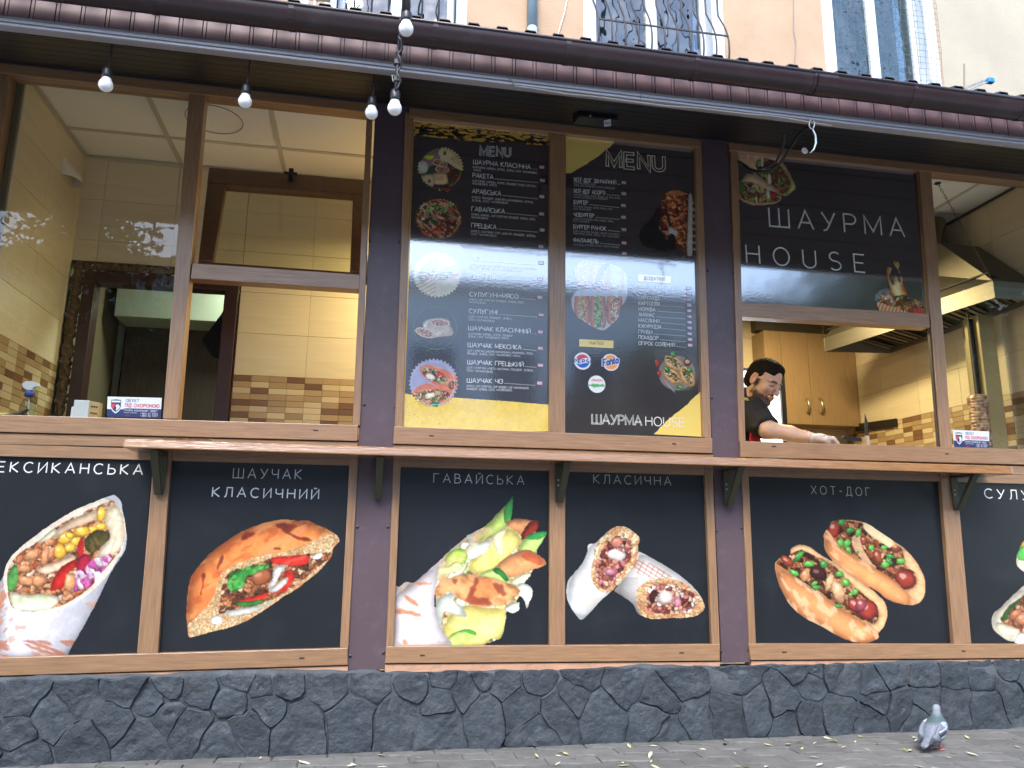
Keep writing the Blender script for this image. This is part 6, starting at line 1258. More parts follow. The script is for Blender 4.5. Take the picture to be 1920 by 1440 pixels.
r3 = [('ХОТ-ДОГ ЗВИЧАЙНИЙ', (172, 482), (552, 508), '120', (622, 492), [("(КАРТОПЛЯ, МОРКВА, ОГІРОК,", (172, 500), (370, 518)), ("ЗЕЛЕНЬ, СОУС ЧАСНИКОВИЙ, СОСИСКИ МАРСЕЛЬСЬКІ)", (172, 522), (540, 552))]),
      ('ХОТ-ДОГ АСОРТІ', (172, 583), (453, 603), '140', (622, 592), [("(КАРТОПЛЯ, МОРКВА, ОГІРОК, ПОМІДОР, СИР, ГРИБИ, ЗЕЛЕНЬ,", (172, 608), (592, 642)), ("СОСИСКИ МАРСЕЛЬСЬКІ, СОУС ЧАСНИКОВИЙ)", (172, 630), (475, 650))]),
      ('БУРГЕР', (172, 685), (297, 692), '150', (618, 698), [("(КАРТОПЛЯ, ПОМІДОР, ОГІРОК, ЗЕЛЕНЬ, М'ЯСО,", (170, 714), (523, 740)), ("СОУС ЧАСНИКОВИЙ)", (170, 736), (325, 746))]),
      ('ЧІЗБУРГЕР', (172, 797), (353, 808), '150', (618, 804), [("(М'ЯСО, СИР, КАРТОПЛЯ, ОГІРОК, ПОМІДОР, ЗЕЛЕНЬ,", (168, 824), (528, 850)), ("СОУС ЧАСНИКОВИЙ)", (168, 845), (312, 854))]),
      ('БУРГЕР РАНОК', (170, 905), (462, 925), '200', (622, 915), [("(М'ЯСО, КАРТОПЛЯ, ПОМІДОР, ЦИБУЛЯ МАРИНОВАНА,", (168, 934), (586, 968)), ("ЯЙЦЕ КУРЯЧЕ, ОГІРОК, ЗЕЛЕНЬ, СОУС ЧАСНИКОВИЙ)", (168, 956), (578, 990))]),
      ('ФАЛАФЕЛЬ', (168, 1025), (392, 1040), '120', (624, 1035), [("(ФАЛАФЕЛЬ, КАРТОПЛЯ, ОГІРОК СОЛЕНИЙ, ПОМІДОР,", (168, 1055), (582, 1082))]),
      ('', 0, 0, '150', (626, 1131), [])]
s, d = menu_rows(t, C3, r3, 34, None, 15)
r4 = [(n, (686, y), (x, y2), pr, (px, py), []) for n, y, x, y2, pr, px, py in [
    ('СИР УКРАЇНСЬКИЙ', 175, 985, 193, '30', 1095, 178), ('СИР СУЛУГУНІ', 222, 916, 234, '30', 1100, 222), ('СИР ГАУДА', 268, 860, 277, '30', 1100, 270), ('КАРТОПЛЯ', 313, 856, 323, '15', 1101, 315), ('МОРКВА', 360, 824, 367, '15', 1101, 362),
    ('АНАНАС', 405, 818, 414, '20', 1102, 409), ('МАСЛИНИ', 452, 856, 461, '20', 1102, 456), ('КУКУРУДЗА', 500, 872, 509, '20', 1104, 503), ('ГРИБИ', 545, 796, 553, '25', 1105, 549), ('ПОМІДОР', 592, 848, 600, '25', 1106, 596), ('ОГІРОК СОЛЕНИЙ', 640, 982, 655, '15', 1108, 643)]]
s2, d2 = menu_rows(t, C4, r4, 29, None, 15)
d.add(d2.v, d2.f); s.build('ingredients_print', mat('print_dim_white', (.40, .41, .42), .2, coat=1.), t, kind='stuff'); d.build('dotted_leader_print', m_greyw, t, kind='stuff')
for pts, tx, l, r in [([(682, 62), (953, 80), (950, 138), (680, 120)], 'ДОДАТКИ', (730, 108), (895, 116)), ([(202, 592), (482, 605), (480, 668), (200, 652)], 'НАПОЇ', (285, 636), (398, 643))]:
    q = MB().prism([onY(*zc(C4, *p), -.0015) for p in pts], (0, .001, 0)).build('yellow_label', m_yellow, t, bevel=.0004)
    mb = MB(); text(mb, tx, zc(C4, *l), zc(C4, *r), 26 * C4[2], .12, .25, y=-.0024); mb.build('lettering', mat('print_brown', (.16, .11, .03), .3), q)
MB().flat([onY(*zc(C4, *p), -.001) for p in [(600, 83), (682, 90), (682, 94), (600, 87)]]).build('white_line', m_greyw, t)
lettering(t, [dict(t='ШАУРМА', px_l=zc(C4, 306, 1283), px_r=zc(C4, 710, 1298), cap=17, weight=.05, track=.16, outline=.12)], mat('print_cream2', (.80, .82, .78), .2, coat=1.))
lettering(t, [dict(t='HOUSE', px_l=zc(C4, 745, 1300), px_r=zc(C4, 1062, 1311), cap=16.5, weight=.10, track=.2)], mat('print_cream2', (.80, .82, .78), .2, coat=1.))
def bottle_cap_badge(cx_, cy_, kind):
    n = 36; c = onY(*zc(C4, cx_, cy_)); r = .0455
    o = [(c[0] + math.cos(2 * math.pi * i / (2 * n)) * r * (1 if i % 2 else .955), -.0014, c[2] + math.sin(2 * math.pi * i / (2 * n)) * r * (1 if i % 2 else .955)) for i in range(2 * n)]
    q = MB().flat(o).build('drink_badge', m_white, t)
    def seg(a0, a1, col, rr=.035, y=-.002, wav=0):
        pts = [(c[0] + math.cos(R(a0 + (a1 - a0) * i / 24)) * rr, y, c[2] + math.sin(R(a0 + (a1 - a0) * i / 24)) * rr) for i in range(25)]
        x0, x1 = pts[-1][0], pts[0][0]; z0, z1 = pts[-1][2], pts[0][2]
        for i in range(1, 12): u = i / 12; pts.append((x0 + (x1 - x0) * u, y, z0 + (z1 - z0) * u + wav * math.sin(u * math.pi * 2)))
        MB().flat(pts).build('emblem', mat('emblem_%d' % int(col[0] * 100), col, .3), q)
    if kind == 'PEPSI':
        seg(22, 158, (.55, .06, .10), wav=-.004); seg(202, 338, (.02, .10, .45), wav=.004)
        mb = MB(); text(mb, 'PEPSI', zc(C4, cx_ - 70, cy_ + 14), zc(C4, cx_ + 68, cy_ + 18), 28 * C4[2], .26, .3, y=-.0024); mb.build('lettering', mat('emblem_navy', (.02, .08, .35), .3), q)
    elif kind == 'Fanta':
        seg(0, 359.9, (.78, .30, .08), .0375)
        MB().flat([(c[0] - .008, -.0026, c[2] + .012), (c[0] + .002, -.0026, c[2] + .02), (c[0] + .012, -.0026, c[2] + .016), (c[0] + .002, -.0026, c[2] + .010)]).build('emblem', mat('emblem_leaf', (.08, .35, .08), .3), q)
        for wgt, mm, yy in [(.46, m_white, -.0024), (.24, mat('emblem_navy', (.02, .08, .35), .3), -.003)]:
            mb = MB(); text(mb, 'Fanta', zc(C4, cx_ - 62, cy_ + 32), zc(C4, cx_ + 60, cy_ + 6), 54 * C4[2], wgt, .16, y=yy); mb.build('lettering', mm, q)
    else:
        mb = MB(); text(mb, 'МОРШИНСЬКА', zc(C4, cx_ - 44, cy_ - 26), zc(C4, cx_ + 46, cy_ - 24), 15 * C4[2], .16, .2, y=-.0022); mb.build('lettering', m_red, q)
        A = Art(C4, cx_ - 80, cy_ - 25, cx_ + 80, cy_ + 45, .6, 431); A.paint(A.inside([(cx_ - 78, cy_ + 10), (cx_ - 20, cy_ - 6), (cx_ + 20, cy_ - 6), (cx_ + 78, cy_ + 12), (cx_ + 20, cy_ + 26), (cx_ - 20, cy_ + 26)], 9, 14), (110, 196, 120), 1, .3, 8); A.emit('emblem', q, m_artg, y=-.0022)
bottle_cap_badge(227, 773, 'PEPSI'); bottle_cap_badge(458, 783, 'Fanta'); bottle_cap_badge(344, 962, '')
art_menu2_pictures(t)

t = board('shop_sign', [(1380, 277), (1724, 310), (1744, 594), (1386, 572)], 'black glossy sign reading shop name in thin white capitals with a flaming hot dog', 'sign', m_panel)
lettering(t, [dict(t='ШАУРМА', px_l=(1443, 424), px_r=(1696, 444.5), cap=34.5, weight=.085, track=.42)], m_greyw)
lettering(t, [dict(t='HOUSE', px_l=(1400, 492.5), px_r=(1622, 511), cap=33.5, weight=.075, track=.68)], m_white)
art_sign_pictures(t)
MB().flat([onY(*p, -.001) for p in [(1718, 318), (1720, 318), (1740, 588), (1737, 588)]]).build('gold_edge', m_gold, t)

# security stickers on the glass
def security(px, label):
    a = [onY(*p, .012) for p in px]; t = thing('security_sticker', (float(a[3][0]), .012, float(a[3][2])), label, 'sticker', 'security stickers on the windows')
    MB().hexa(a, [(p[0], .0135, p[2]) for p in a]).build('sheet', mat('sticker_white', (.66, .72, .82), .3), t)
    L = lambda u, v: tuple((1 - v) * ((1 - u) * np.array(px[0]) + u * np.array(px[1])) + v * ((1 - u) * np.array(px[3]) + u * np.array(px[2])))
    q = lambda pts, y=.0112: [onY(*L(*p), y) for p in pts]
    MB().flat(q([(0, .62), (.28, .62), (.34, .56), (1, .56), (1, 1), (0, 1)])).build('blue_field', mat('sticker_navy', (.02, .035, .12), .35), t)
    MB().flat(q([(.05, .12), (.16, .08), (.27, .12), (.27, .5), (.22, .72), (.16, .84), (.1, .72), (.05, .5)], .0106)).build('shield', m_white, t)
    MB().flat(q([(.07, .16), (.16, .13), (.25, .16), (.25, .5), (.21, .66), (.16, .76), (.11, .66), (.07, .5)], .0100)).build('shield', mat('sticker_navy', (.02, .035, .12), .35), t)
    MB().flat(q([(.08, .36), (.15, .34), (.11, .62), (.08, .5)], .0094)).build('emblem', m_red, t); MB().flat(q([(.15, .42), (.2, .36), (.24, .5), (.2, .64), (.16, .7), (.17, .55)], .0094)).build('emblem', m_white, t); MB().flat(q([(.08, .19), (.24, .19), (.24, .28), (.08, .28)], .0094)).build('emblem', m_white, t)
    for s, (u0, v0), (u1, v1), c, m in [("ОБ'ЄКТ", (.34, .24), (.58, .24), .14, m_grey), ('ПІД ОХОРОНОЮ', (.33, .49), (.96, .49), .17, m_red), ('ГРУПА КОМПАНІЙ "ЗЕВС"', (.32, .71), (.94, .71), .09, m_white), ('+380 67 3333', (.62, .84), (.94, .84), .08, m_white), ('+380 48 7377', (.62, .95), (.94, .95), .08, m_white), ('ОХОРОНА ТА БЕЗПЕКА', (.32, .80), (.56, .80), .04, m_white), ('ЗЕВС', (.34, .95), (.44, .95), .05, m_red)]:
        mb = MB(); hgt = (px[3][1] - px[0][1]); text(mb, s, L(u0, v0), L(u1, v1), c * hgt, .16, .25, y=-.0012, yplane=.0118); mb.build('lettering', m, t)
security([(202, 743.5), (303.5, 746), (301, 784), (200, 781)], 'blue and white security sticker at the bottom of the left window')
security([(1786.7, 806), (1854.6, 809), (1854.5, 841), (1789, 838)], 'blue and white security sticker at the foot of the right window')

# ------------------------------------------------------------------ smooth bodies from distance fields (surface nets)
def nets(fn, lo, hi, h):
    xs, ys, zs = [np.arange(lo[i], hi[i] + h, h) for i in range(3)]
    X, Y, Z = np.meshgrid(xs, ys, zs, indexing='ij'); D = fn(X, Y, Z).astype(np.float32); s = D < 0
    c = [s[i:-1 or None, j:-1 or None, k:-1 or None] if 0 else s[i:s.shape[0] - 1 + i, j:s.shape[1] - 1 + j, k:s.shape[2] - 1 + k] for i in (0, 1) for j in (0, 1) for k in (0, 1)]
    cnt = sum(x.astype(np.int8) for x in c); act = (cnt > 0) & (cnt < 8); idx = np.full(act.shape, -1); I = np.argwhere(act); idx[act] = np.arange(len(I))
    P = np.zeros((len(I), 3)); N = np.zeros(len(I)); corners = [(i, j, k) for i in (0, 1) for j in (0, 1) for k in (0, 1)]
    for a in range(8):
        for b in range(a + 1, 8):
            ca, cb = np.array(corners[a]), np.array(corners[b])
            if abs(ca - cb).sum() != 1: continue
            da, db = D[tuple((I + ca).T)], D[tuple((I + cb).T)]; m = (da < 0) != (db < 0); t = np.where(m, da / np.where(m, da - db, 1), 0)
            P += np.where(m[:, None], ca + (cb - ca) * t[:, None], 0); N += m
    P = (I + P / N[:, None]) * h + np.array(lo)
    F = []
    for ax in range(3):
        o = [1, 1, 1]; o[ax] = 0; u, v = [a for a in range(3) if a != ax]
        sh = list(s.shape); A_ = s[:sh[0] - 1, :, :] if ax == 0 else s[:, :sh[1] - 1, :] if ax == 1 else s[:, :, :sh[2] - 1]; B_ = s[1:] if ax == 0 else s[:, 1:] if ax == 1 else s[:, :, 1:]
        E_ = np.argwhere(A_ != B_); E_ = E_[(E_[:, u] > 0) & (E_[:, v] > 0) & (E_[:, u] < sh[u] - 1) & (E_[:, v] < sh[v] - 1)]
        if not len(E_): continue
        fl_ = A_[tuple(E_.T)]; q = []
        for du, dv in ((-1, -1), (0, -1), (0, 0), (-1, 0)): w = E_.copy(); w[:, u] += du; w[:, v] += dv; q.append(idx[tuple(w.T)])
        q = np.stack(q, 1); flip = fl_ if ax != 1 else ~fl_; q[~flip] = q[~flip][:, ::-1]; F.append(q)
    F = np.concatenate(F); F = F[(F >= 0).all(1)]
    return P, F
def sdf_mesh(name, fn, lo, hi, h, material, parent, color=None, xf=None):
    P_, F_ = nets(fn, lo, hi, h); me = bpy.data.meshes.new(name); V = P_ if xf is None else xf(P_)
    me.vertices.add(len(V)); me.vertices.foreach_set('co', V.astype(np.float32).ravel()); me.loops.add(F_.size); me.loops.foreach_set('vertex_index', F_.astype(np.int32).ravel()); me.polygons.add(len(F_)); me.polygons.foreach_set('loop_start', (np.arange(len(F_)) * 4).astype(np.int32)); me.update(calc_edges=True)
    me.polygons.foreach_set('use_smooth', [True] * len(F_)); me.materials.append(material)
    if color is not None:
        c = np.clip(color(P_), 0, 1); at = me.attributes.new('Col', 'FLOAT_COLOR', 'POINT'); at.data.foreach_set('color', np.concatenate([c, np.ones((len(c), 1))], 1).astype(np.float32).ravel())
    o = bpy.data.objects.new(name, me); COL.objects.link(o); _par(o, parent); return o
def smin(a, b, k): h = np.clip(.5 + .5 * (b - a) / k, 0, 1); return b * (1 - h) + a * h - k * h * (1 - h)
def smax(a, b, k): return -smin(-a, -b, k)
def s_ell(X, Y, Z, c, r, rot=None):
    x, y, z = X - c[0], Y - c[1], Z - c[2]
    if rot is not None: x, y, z = [rot[0][i] * x + rot[1][i] * y + rot[2][i] * z for i in range(3)]
    k0 = np.sqrt((x / r[0]) ** 2 + (y / r[1]) ** 2 + (z / r[2]) ** 2) + 1e-9; k1 = np.sqrt((x / r[0] ** 2) ** 2 + (y / r[1] ** 2) ** 2 + (z / r[2] ** 2) ** 2) + 1e-9
    return k0 * (k0 - 1) / k1
def s_cap(X, Y, Z, a, b, r1, r2=None):
    r2 = r1 if r2 is None else r2; a, b = np.array(a, float), np.array(b, float); d = b - a
    t = np.clip(((X - a[0]) * d[0] + (Y - a[1]) * d[1] + (Z - a[2]) * d[2]) / d.dot(d), 0, 1)
    return np.sqrt((X - a[0] - t * d[0]) ** 2 + (Y - a[1] - t * d[1]) ** 2 + (Z - a[2] - t * d[2]) ** 2) - (r1 + (r2 - r1) * t)
def nz(P_, s, seed=0):
    q = P_ * s; a, b, c = q[:, 0] + seed, q[:, 1] + seed * 2, q[:, 2]
    return (np.sin(a * 1.7 + 2.1 * np.sin(b * 1.3 + c)) + np.sin(b * 2.3 + 1.7 * np.sin(c * 1.9 + a * .7)) + np.sin(c * 2.9 + 1.3 * np.sin(a * 2.2 + b))) / 3

# ------------------------------------------------------------------ the cook
# head in its own axes: X forward, Y to his left, Z up
def head_rot(yaw, pitch, roll):
    cy_, sy = math.cos(yaw), math.sin(yaw); cp, sp_ = math.cos(pitch), math.sin(pitch); cr, sr = math.cos(roll), math.sin(roll)
    Rz = np.array([[cy_, -sy, 0], [sy, cy_, 0], [0, 0, 1]]); Ry = np.array([[cp, 0, sp_], [0, 1, 0], [-sp_, 0, cp]]); Rx = np.array([[1, 0, 0], [0, cr, -sr], [0, sr, cr]])
    return Rz @ Ry @ Rx
HR = head_rot(R(-63), R(32), R(-4)); HC = np.array(onY(1432, 715, .40)); HS = 1.05
cook = thing('person', (float(HC[0]) - .12, .55, .32), 'bearded cook in black shirt and red apron reaching down with a gloved hand', 'person')
def skull(X, Y, Z):
    d = s_ell(X, Y, Z, (-.012, 0, .035), (.098, .077, .088))
    d = smin(d, s_ell(X, Y, Z, (.028, 0, -.035), (.060, .058, .078)), .035)
    d = smin(d, s_cap(X, Y, Z, (.01, -.052, -.062), (.068, -.014, -.102), .014), .03); d = smin(d, s_cap(X, Y, Z, (.01, .052, -.062), (.068, .014, -.102), .014), .03)
    d = smin(d, s_ell(X, Y, Z, (.074, 0, -.098), (.018, .022, .016)), .02)
    for s in (-1, 1):
        d = smin(d, s_ell(X, Y, Z, (.066, s * .038, -.022), (.018, .020, .016)), .022)       # cheekbone
        d = smax(d, -s_ell(X, Y, Z, (.098, s * .033, .004), (.018, .019, .012)), .014)       # socket
        d = smin(d, s_cap(X, Y, Z, (.084, s * .012, .024), (.074, s * .050, .022), .0085, .006), .010)  # brow
        d = smin(d, s_ell(X, Y, Z, (.074, s * .032, .003), (.014, .017, .0105)), .003)      # lids over the eyeball
    d = smin(d, s_cap(X, Y, Z, (.090, 0, .012), (.113, 0, -.030), .0075, .0115), .012)         # nose
    for s in (-1, 1): d = smin(d, s_ell(X, Y, Z, (.103, s * .011, -.034), (.010, .008, .008)), .006)
    d = smin(d, s_cap(X, Y, Z, (.090, -.017, -.0595), (.090, .017, -.0595), .0065), .008); d = smin(d, s_cap(X, Y, Z, (.088, -.014, -.071), (.088, .014, -.071), .0075), .008)
    d = smax(d, -s_cap(X, Y, Z, (.098, -.020, -.065), (.098, .020, -.065), .0022), .003)
    for s in (-1, 1):
        e = s_ell(X, Y, Z, (-.012, s * .080, -.004), (.019, .008, .031)); e = smax(e, -s_ell(X, Y, Z, (-.006, s * .089, -.002), (.012, .008, .021)), .005); d = smin(d, e, .008)
    return d
NK = np.array([-.055, 0, -.20]) # neck root in head axes
toW = lambda L: HC + HS * (HR @ np.array(L, float))
neck0, neck1 = toW((-.02, 0, -.05)), toW((-.02, 0, -.05)) + np.array([-.055, .075, -.135])
chest = neck1 + np.array([-.07, .04, -.22]); SH = np.array(onY(1411, 776, .42)); SHL = chest + np.array([-.15, .12, .16])
EL, WR, HD = np.array(onY(1440, 806, .28)), np.array(onY(1516, 820, .20)), np.array(onY(1546, 824, .17))
def bodyf(X, Y, Z):
    x, y, z = (X - HC[0]) / HS, (Y - HC[1]) / HS, (Z - HC[2]) / HS
    hx, hy, hz = [HR[0][i] * x + HR[1][i] * y + HR[2][i] * z for i in range(3)]
    d = skull(hx, hy, hz) * HS
    d = smin(d, s_cap(X, Y, Z, neck0, neck1, .052, .062), .03)
    d = smin(d, s_ell(X, Y, Z, chest, (.17, .12, .24)), .06); d = smin(d, s_cap(X, Y, Z, chest + [0, 0, -.1], chest + [0, .03, -.5], .14, .15), .06)
    d = smin(d, s_cap(X, Y, Z, neck1 + [0, 0, -.05], SH, .06, .058), .05); d = smin(d, s_cap(X, Y, Z, neck1 + [0, 0, -.05], SHL, .06, .058), .05)
    d = smin(d, s_cap(X, Y, Z, SH, EL, .062, .050), .03); d = smin(d, s_cap(X, Y, Z, EL, EL * .45 + WR * .55 + [0, 0, .004], .047, .041), .02); d = smin(d, s_cap(X, Y, Z, EL * .45 + WR * .55, WR, .041, .029), .02)
    # hand: palm and five bent fingers reaching down to the counter
    d = smin(d, s_ell(X, Y, Z, WR * .35 + HD * .65 + [0, 0, .006], (.044, .038, .021)), .014)
    for k, (dy, ln) in enumerate([(-.030, .062), (-.010, .072), (.010, .070), (.028, .058)]):
        r0 = HD + [.0, dy, .004]; r1 = r0 + [ln * .48, dy * .25, -.004]; r2 = r1 + [ln * .38, 0, -.026]
        d = smin(d, s_cap(X, Y, Z, r0, r1, .0105, .0095), .005); d = smin(d, s_cap(X, Y, Z, r1, r2, .0095, .008), .004)
    r0 = WR * .6 + HD * .4 + [0, -.026, -.004]; r1 = r0 + [.028, -.022, -.010]; d = smin(d, s_cap(X, Y, Z, r0, r1, .012, .010), .008); d = smin(d, s_cap(X, Y, Z, r1, r1 + [.026, .006, -.012], .010, .0085), .004)
    return d
def locP(P_): return ((P_ - HC) / HS) @ HR
def bodycol(P_):
    L = locP(P_); x, y, z = L.T; c = np.tile(np.array([.58, .36, .25]), (len(P_), 1)); n1, n2 = nz(P_, 60), nz(P_, 320, 3)
    c *= (1 + .05 * n1)[:, None]
    blend = lambda m, col: c * (1 - m[:, None]) + np.array(col) * m[:, None]
    hd = z > -.17
    c = blend(hd * .35 * np.clip(1 - np.hypot((x - .075) / .03, (np.abs(y) - .045) / .02, ) , 0, 1) * (np.abs(z + .03) < .03), (.52, .22, .15))
    c = blend(hd * .5 * np.clip(1.2 - np.hypot(x - .106, z + .03) / .018, 0, 1), (.55, .25, .18))
    jaw = np.clip((-(z + .052) - .25 * np.clip(x - .05, 0, 1) - .42 * np.clip(.03 - x, 0, 1) * 0 + .008 * n1) / .012, 0, 1) * np.clip((x + .005 + .02 * n1) / .02, 0, 1)
    side = np.clip(1 - np.abs(x - .012 - .2 * (z + .03)) / .017 + .2 * n1, 0, 1) * (z < .01) * (z > -.08) * (np.abs(y) > .045)
    must = np.clip(1.3 - np.hypot((z + .0495) / .006, np.zeros_like(z)), 0, 1) * (np.abs(y) < .028) * (x > .07)
    lips = (np.abs(y) < .019 - .1 * np.abs(z + .065)) & (x > .08) & (z > -.077) & (z < -.057)
    beard = np.clip(np.maximum(jaw * (z > -.135) * 1.3, side * 1.2), 0, 1); beard = np.where(lips, 0, beard); c = blend(np.clip(beard * (.88 + .15 * n2), 0, .96), (.028, .018, .013)); c = blend(np.clip(must * .8, 0, 1) * (~lips), (.03, .02, .015))
    c = np.where(lips[:, None], np.array([.44, .22, .16]), c)
    br = np.clip(1.25 - np.hypot((np.abs(y) - .032) / .026, (z - .0255 + .004 * ((np.abs(y) - .03) / .02) ** 2) / .0055), 0, 1) * (x > .055); c = blend(np.clip(br * 1.6, 0, .95), (.018, .012, .010))
    ey = np.clip(1.25 - np.hypot((np.abs(y) - .032) / .0135, (z - .0005) / .0030), 0, 1) * (x > .06); c = blend(np.clip(ey * 3, 0, .95), (.02, .014, .012)); c = blend(np.clip(1.2 - np.hypot((np.abs(y) - .032) / .02, (z - .004) / .011), 0, 1) * (x > .06) * .45, (.22, .11, .08))
    ear = (np.abs(y) > .079) & (np.abs(x) < .03); c = blend(ear * .35, (.55, .22, .16))
    return c
m_skin = attr_mat('skin', .48, .4, bump=.0006, bscale=150)
m_skin.node_tree.nodes['Principled BSDF'].inputs['Subsurface Weight'].default_value = .08; m_skin.node_tree.nodes['Principled BSDF'].inputs['Subsurface Radius'].default_value = (.01, .004, .002)
lo = (min(chest[0] - .25, SHL[0] - .1), min(HC[1], HD[1]) - .16, 1.25); hi = (HD[0] + .12, max(chest[1], SHL[1]) + .2, HC[2] + .16)
sdf_mesh('body', bodyf, lo, hi, .0052, m_skin, cook, bodycol)
# finer head replaced on top of the coarse grid: a second, closer sampling of the same field
def headf(X, Y, Z): return skull(X, Y, Z)
sdf_mesh('face', lambda X, Y, Z: smax(skull(X, Y, Z) - .0012, -(Z + .125), .004), (-.13, -.11, -.14), (.14, .11, .14), .0026, m_skin, cook, lambda P_: bodycol(P_ @ HR.T * HS + HC), lambda P_: P_ @ HR.T * HS + HC)
def hairf(X, Y, Z):
    base = smin(s_ell(X, Y, Z, (-.014, 0, .038), (.1005, .0795, .0945)), s_ell(X, Y, Z, (.036, 0, .090), (.042, .054, .029)), .03); base = smin(base, s_ell(X, Y, Z, (-.050, 0, -.010), (.062, .072, .070)), .02)
    base = base - .0011 * np.sin(X * 260 + 3 * np.sin(Y * 130)) * np.sin(Y * 330 + 2 * np.sin(Z * 160))
    line = np.maximum(.060 - Z - .10 * (X + .0) , (X - .074))         # hairline at the brow
    side = np.maximum(-(Z - .012), X - .030)                              # above the ears
    back = np.maximum(-(Z + .065), X + .022)
    burn = np.maximum(np.maximum(-(Z + .012), X - .022), -(X - .004))
    keep = np.minimum(np.minimum(np.maximum(line, -X - 1), np.maximum(side, -1)), np.minimum(back, burn))
    keep = np.minimum(keep, np.maximum(.052 - Z, X - .070))
    return smax(base - .000, keep, .004)
sdf_mesh('hair', hairf, (-.14, -.11, -.11), (.12, .11, .16), .0030, mat('dark_hair', (.010, .007, .006), .85, spec=.15, bump=.003, bscale=140, bstretch=(1, 1, .4), var=.4, vscale=60), cook, None, lambda P_: P_ @ HR.T * HS + HC)
# shirt: the same torso and upper arm, a little larger, cut at collar and sleeve
arm = (EL - SH) / np.linalg.norm(EL - SH)
slv_end = SH + (EL - SH) * .92
def shirtf(X, Y, Z):
    d = s_ell(X, Y, Z, chest, (.185, .135, .255)); d = smin(d, s_cap(X, Y, Z, chest + [0, 0, -.1], chest + [0, .03, -.5], .155, .165), .06)
    d = smin(d, s_cap(X, Y, Z, neck1 + [0, 0, -.03], SH, .082, .088), .05); d = smin(d, s_cap(X, Y, Z, neck1 + [0, 0, -.05], SHL, .074, .073), .05)
    col = s_cap(X, Y, Z, neck1 + [.016, -.02, .085], neck1 + [0, 0, -.02], .064, .080); d = smin(d, col, .02)
    a = s_cap(X, Y, Z, SH, EL, .088, .074); a = smax(a, (X - slv_end[0]) * arm[0] + (Y - slv_end[1]) * arm[1] + (Z - slv_end[2]) * arm[2], .005)
    a = a + .004 * np.sin(X * 60 + Z * 40 + 3 * np.sin(Z * 33)); return smin(d, a, .03)
sdf_mesh('shirt', shirtf, (lo[0] - .03, lo[1], 1.25), (HD[0], hi[1], HC[2] + .02), .008, mat('black_jersey', (.012, .012, .014), .85, var=.2, vscale=20, bump=.002, bscale=30), cook)
# red apron bib with a white button
yb_ = float(min(chest[1] - .14, .40)); ap = [onY(*p, yb_ - .03) for p in [(1409, 800), (1424, 806), (1427, 826), (1426, 850), (1404, 850), (1406, 826)]]
q = MB().prism(ap, (0, .012, 0)).build('apron', mat('red_cloth', (.50, .02, .045), .8, var=.15, vscale=20), cook, bevel=.004)
c = onY(1414.5, 809, yb_ - .032); MB().lathe(tuple(c), [(.009, 0), (.008, -.004)], 14, 'y').build('button', m_whitepl, q)
ap = [onY(*p, yb_ - .01) for p in [(1420, 765), (1425, 766), (1424, 774), (1421, 771)]]; MB().prism(ap, (0, .01, 0)).build('apron_strap', mat('red_cloth', (.50, .02, .045), .8), cook)
ps = [onY(*p, float(SH[1]) - .085) for p in [(1395, 745), (1402, 746), (1405, 751), (1395, 750)]]; MB().prism(ps, (0, .004, 0)).build('collar_stripe', mat('yellow_trim', (.7, .45, .03), .6), cook)
# thin clear glove
def glovef(X, Y, Z):
    d = bodyf(X, Y, Z) - .004; return np.maximum(d, -((X - WR[0] + .012) + .15 * (Z - WR[2]) + .004 * np.sin(Y * 160)))
def film(name):
    m = bpy.data.materials.new(name); m.use_nodes = True; N, L = m.node_tree.nodes, m.node_tree.links; b = N['Principled BSDF']; b.inputs['Base Color'].default_value = (.85, .85, .9, 1); b.inputs['Roughness'].default_value = .2
    b.inputs['Alpha'].default_value = .42; n = N.new('ShaderNodeTexNoise'); n.inputs['Scale'].default_value = 45; bp = N.new('ShaderNodeBump'); bp.inputs['Distance'].default_value = .006; L.new(n.outputs[0], bp.inputs['Height']); L.new(bp.outputs[0], b.inputs['Normal']); return m
sdf_mesh('glove', glovef, (WR[0] - .03, HD[1] - .09, HD[2] - .06), (HD[0] + .1, HD[1] + .09, HD[2] + .06), .0035, film('glove_film'), cook)

# ------------------------------------------------------------------ the pigeon
PG = np.array([1.885, -.36, 0.]); bird = thing('pigeon', tuple(PG), 'grey feral pigeon with dark and white wing bars standing on the pavement', 'pigeon')
PA = R(28)  # heading: to the right and towards the wall; local X forward, Z up
bc, bs_ = math.cos(PA), math.sin(PA); PS = .72
bxf = lambda P_: np.stack([PG[0] + PS * (P_[:, 0] * bc - P_[:, 1] * bs_), PG[1] + PS * (P_[:, 0] * bs_ + P_[:, 1] * bc), PG[2] + PS * P_[:, 2]], 1)
ca, sa = math.cos(R(24)), math.sin(R(24)); RB = np.array([[ca, 0, -sa], [0, 1, 0], [sa, 0, ca]])
def birdf(X, Y, Z):
    d = s_ell(X, Y, Z, (0, 0, .115), (.105, .062, .062), RB)
    d = smin(d, s_ell(X, Y, Z, (.045, 0, .128), (.055, .055, .06)), .03)
    d = smin(d, s_cap(X, Y, Z, (.05, 0, .155), (.052, 0, .225), .036, .022), .03); d = smin(d, s_ell(X, Y, Z, (.060, 0, .240), (.027, .021, .022)), .012)
    d = smin(d, s_cap(X, Y, Z, (.080, 0, .236), (.104, 0, .228), .0065, .002), .006)
    d = smin(d, s_ell(X, Y, Z, (-.115, 0, .062), (.075, .026, .010), RB), .03)
    for s in (-1, 1): d = smin(d, s_cap(X, Y, Z, (.0, s * .026, .075), (.004, s * .026, .048), .016, .007), .012)
    return d
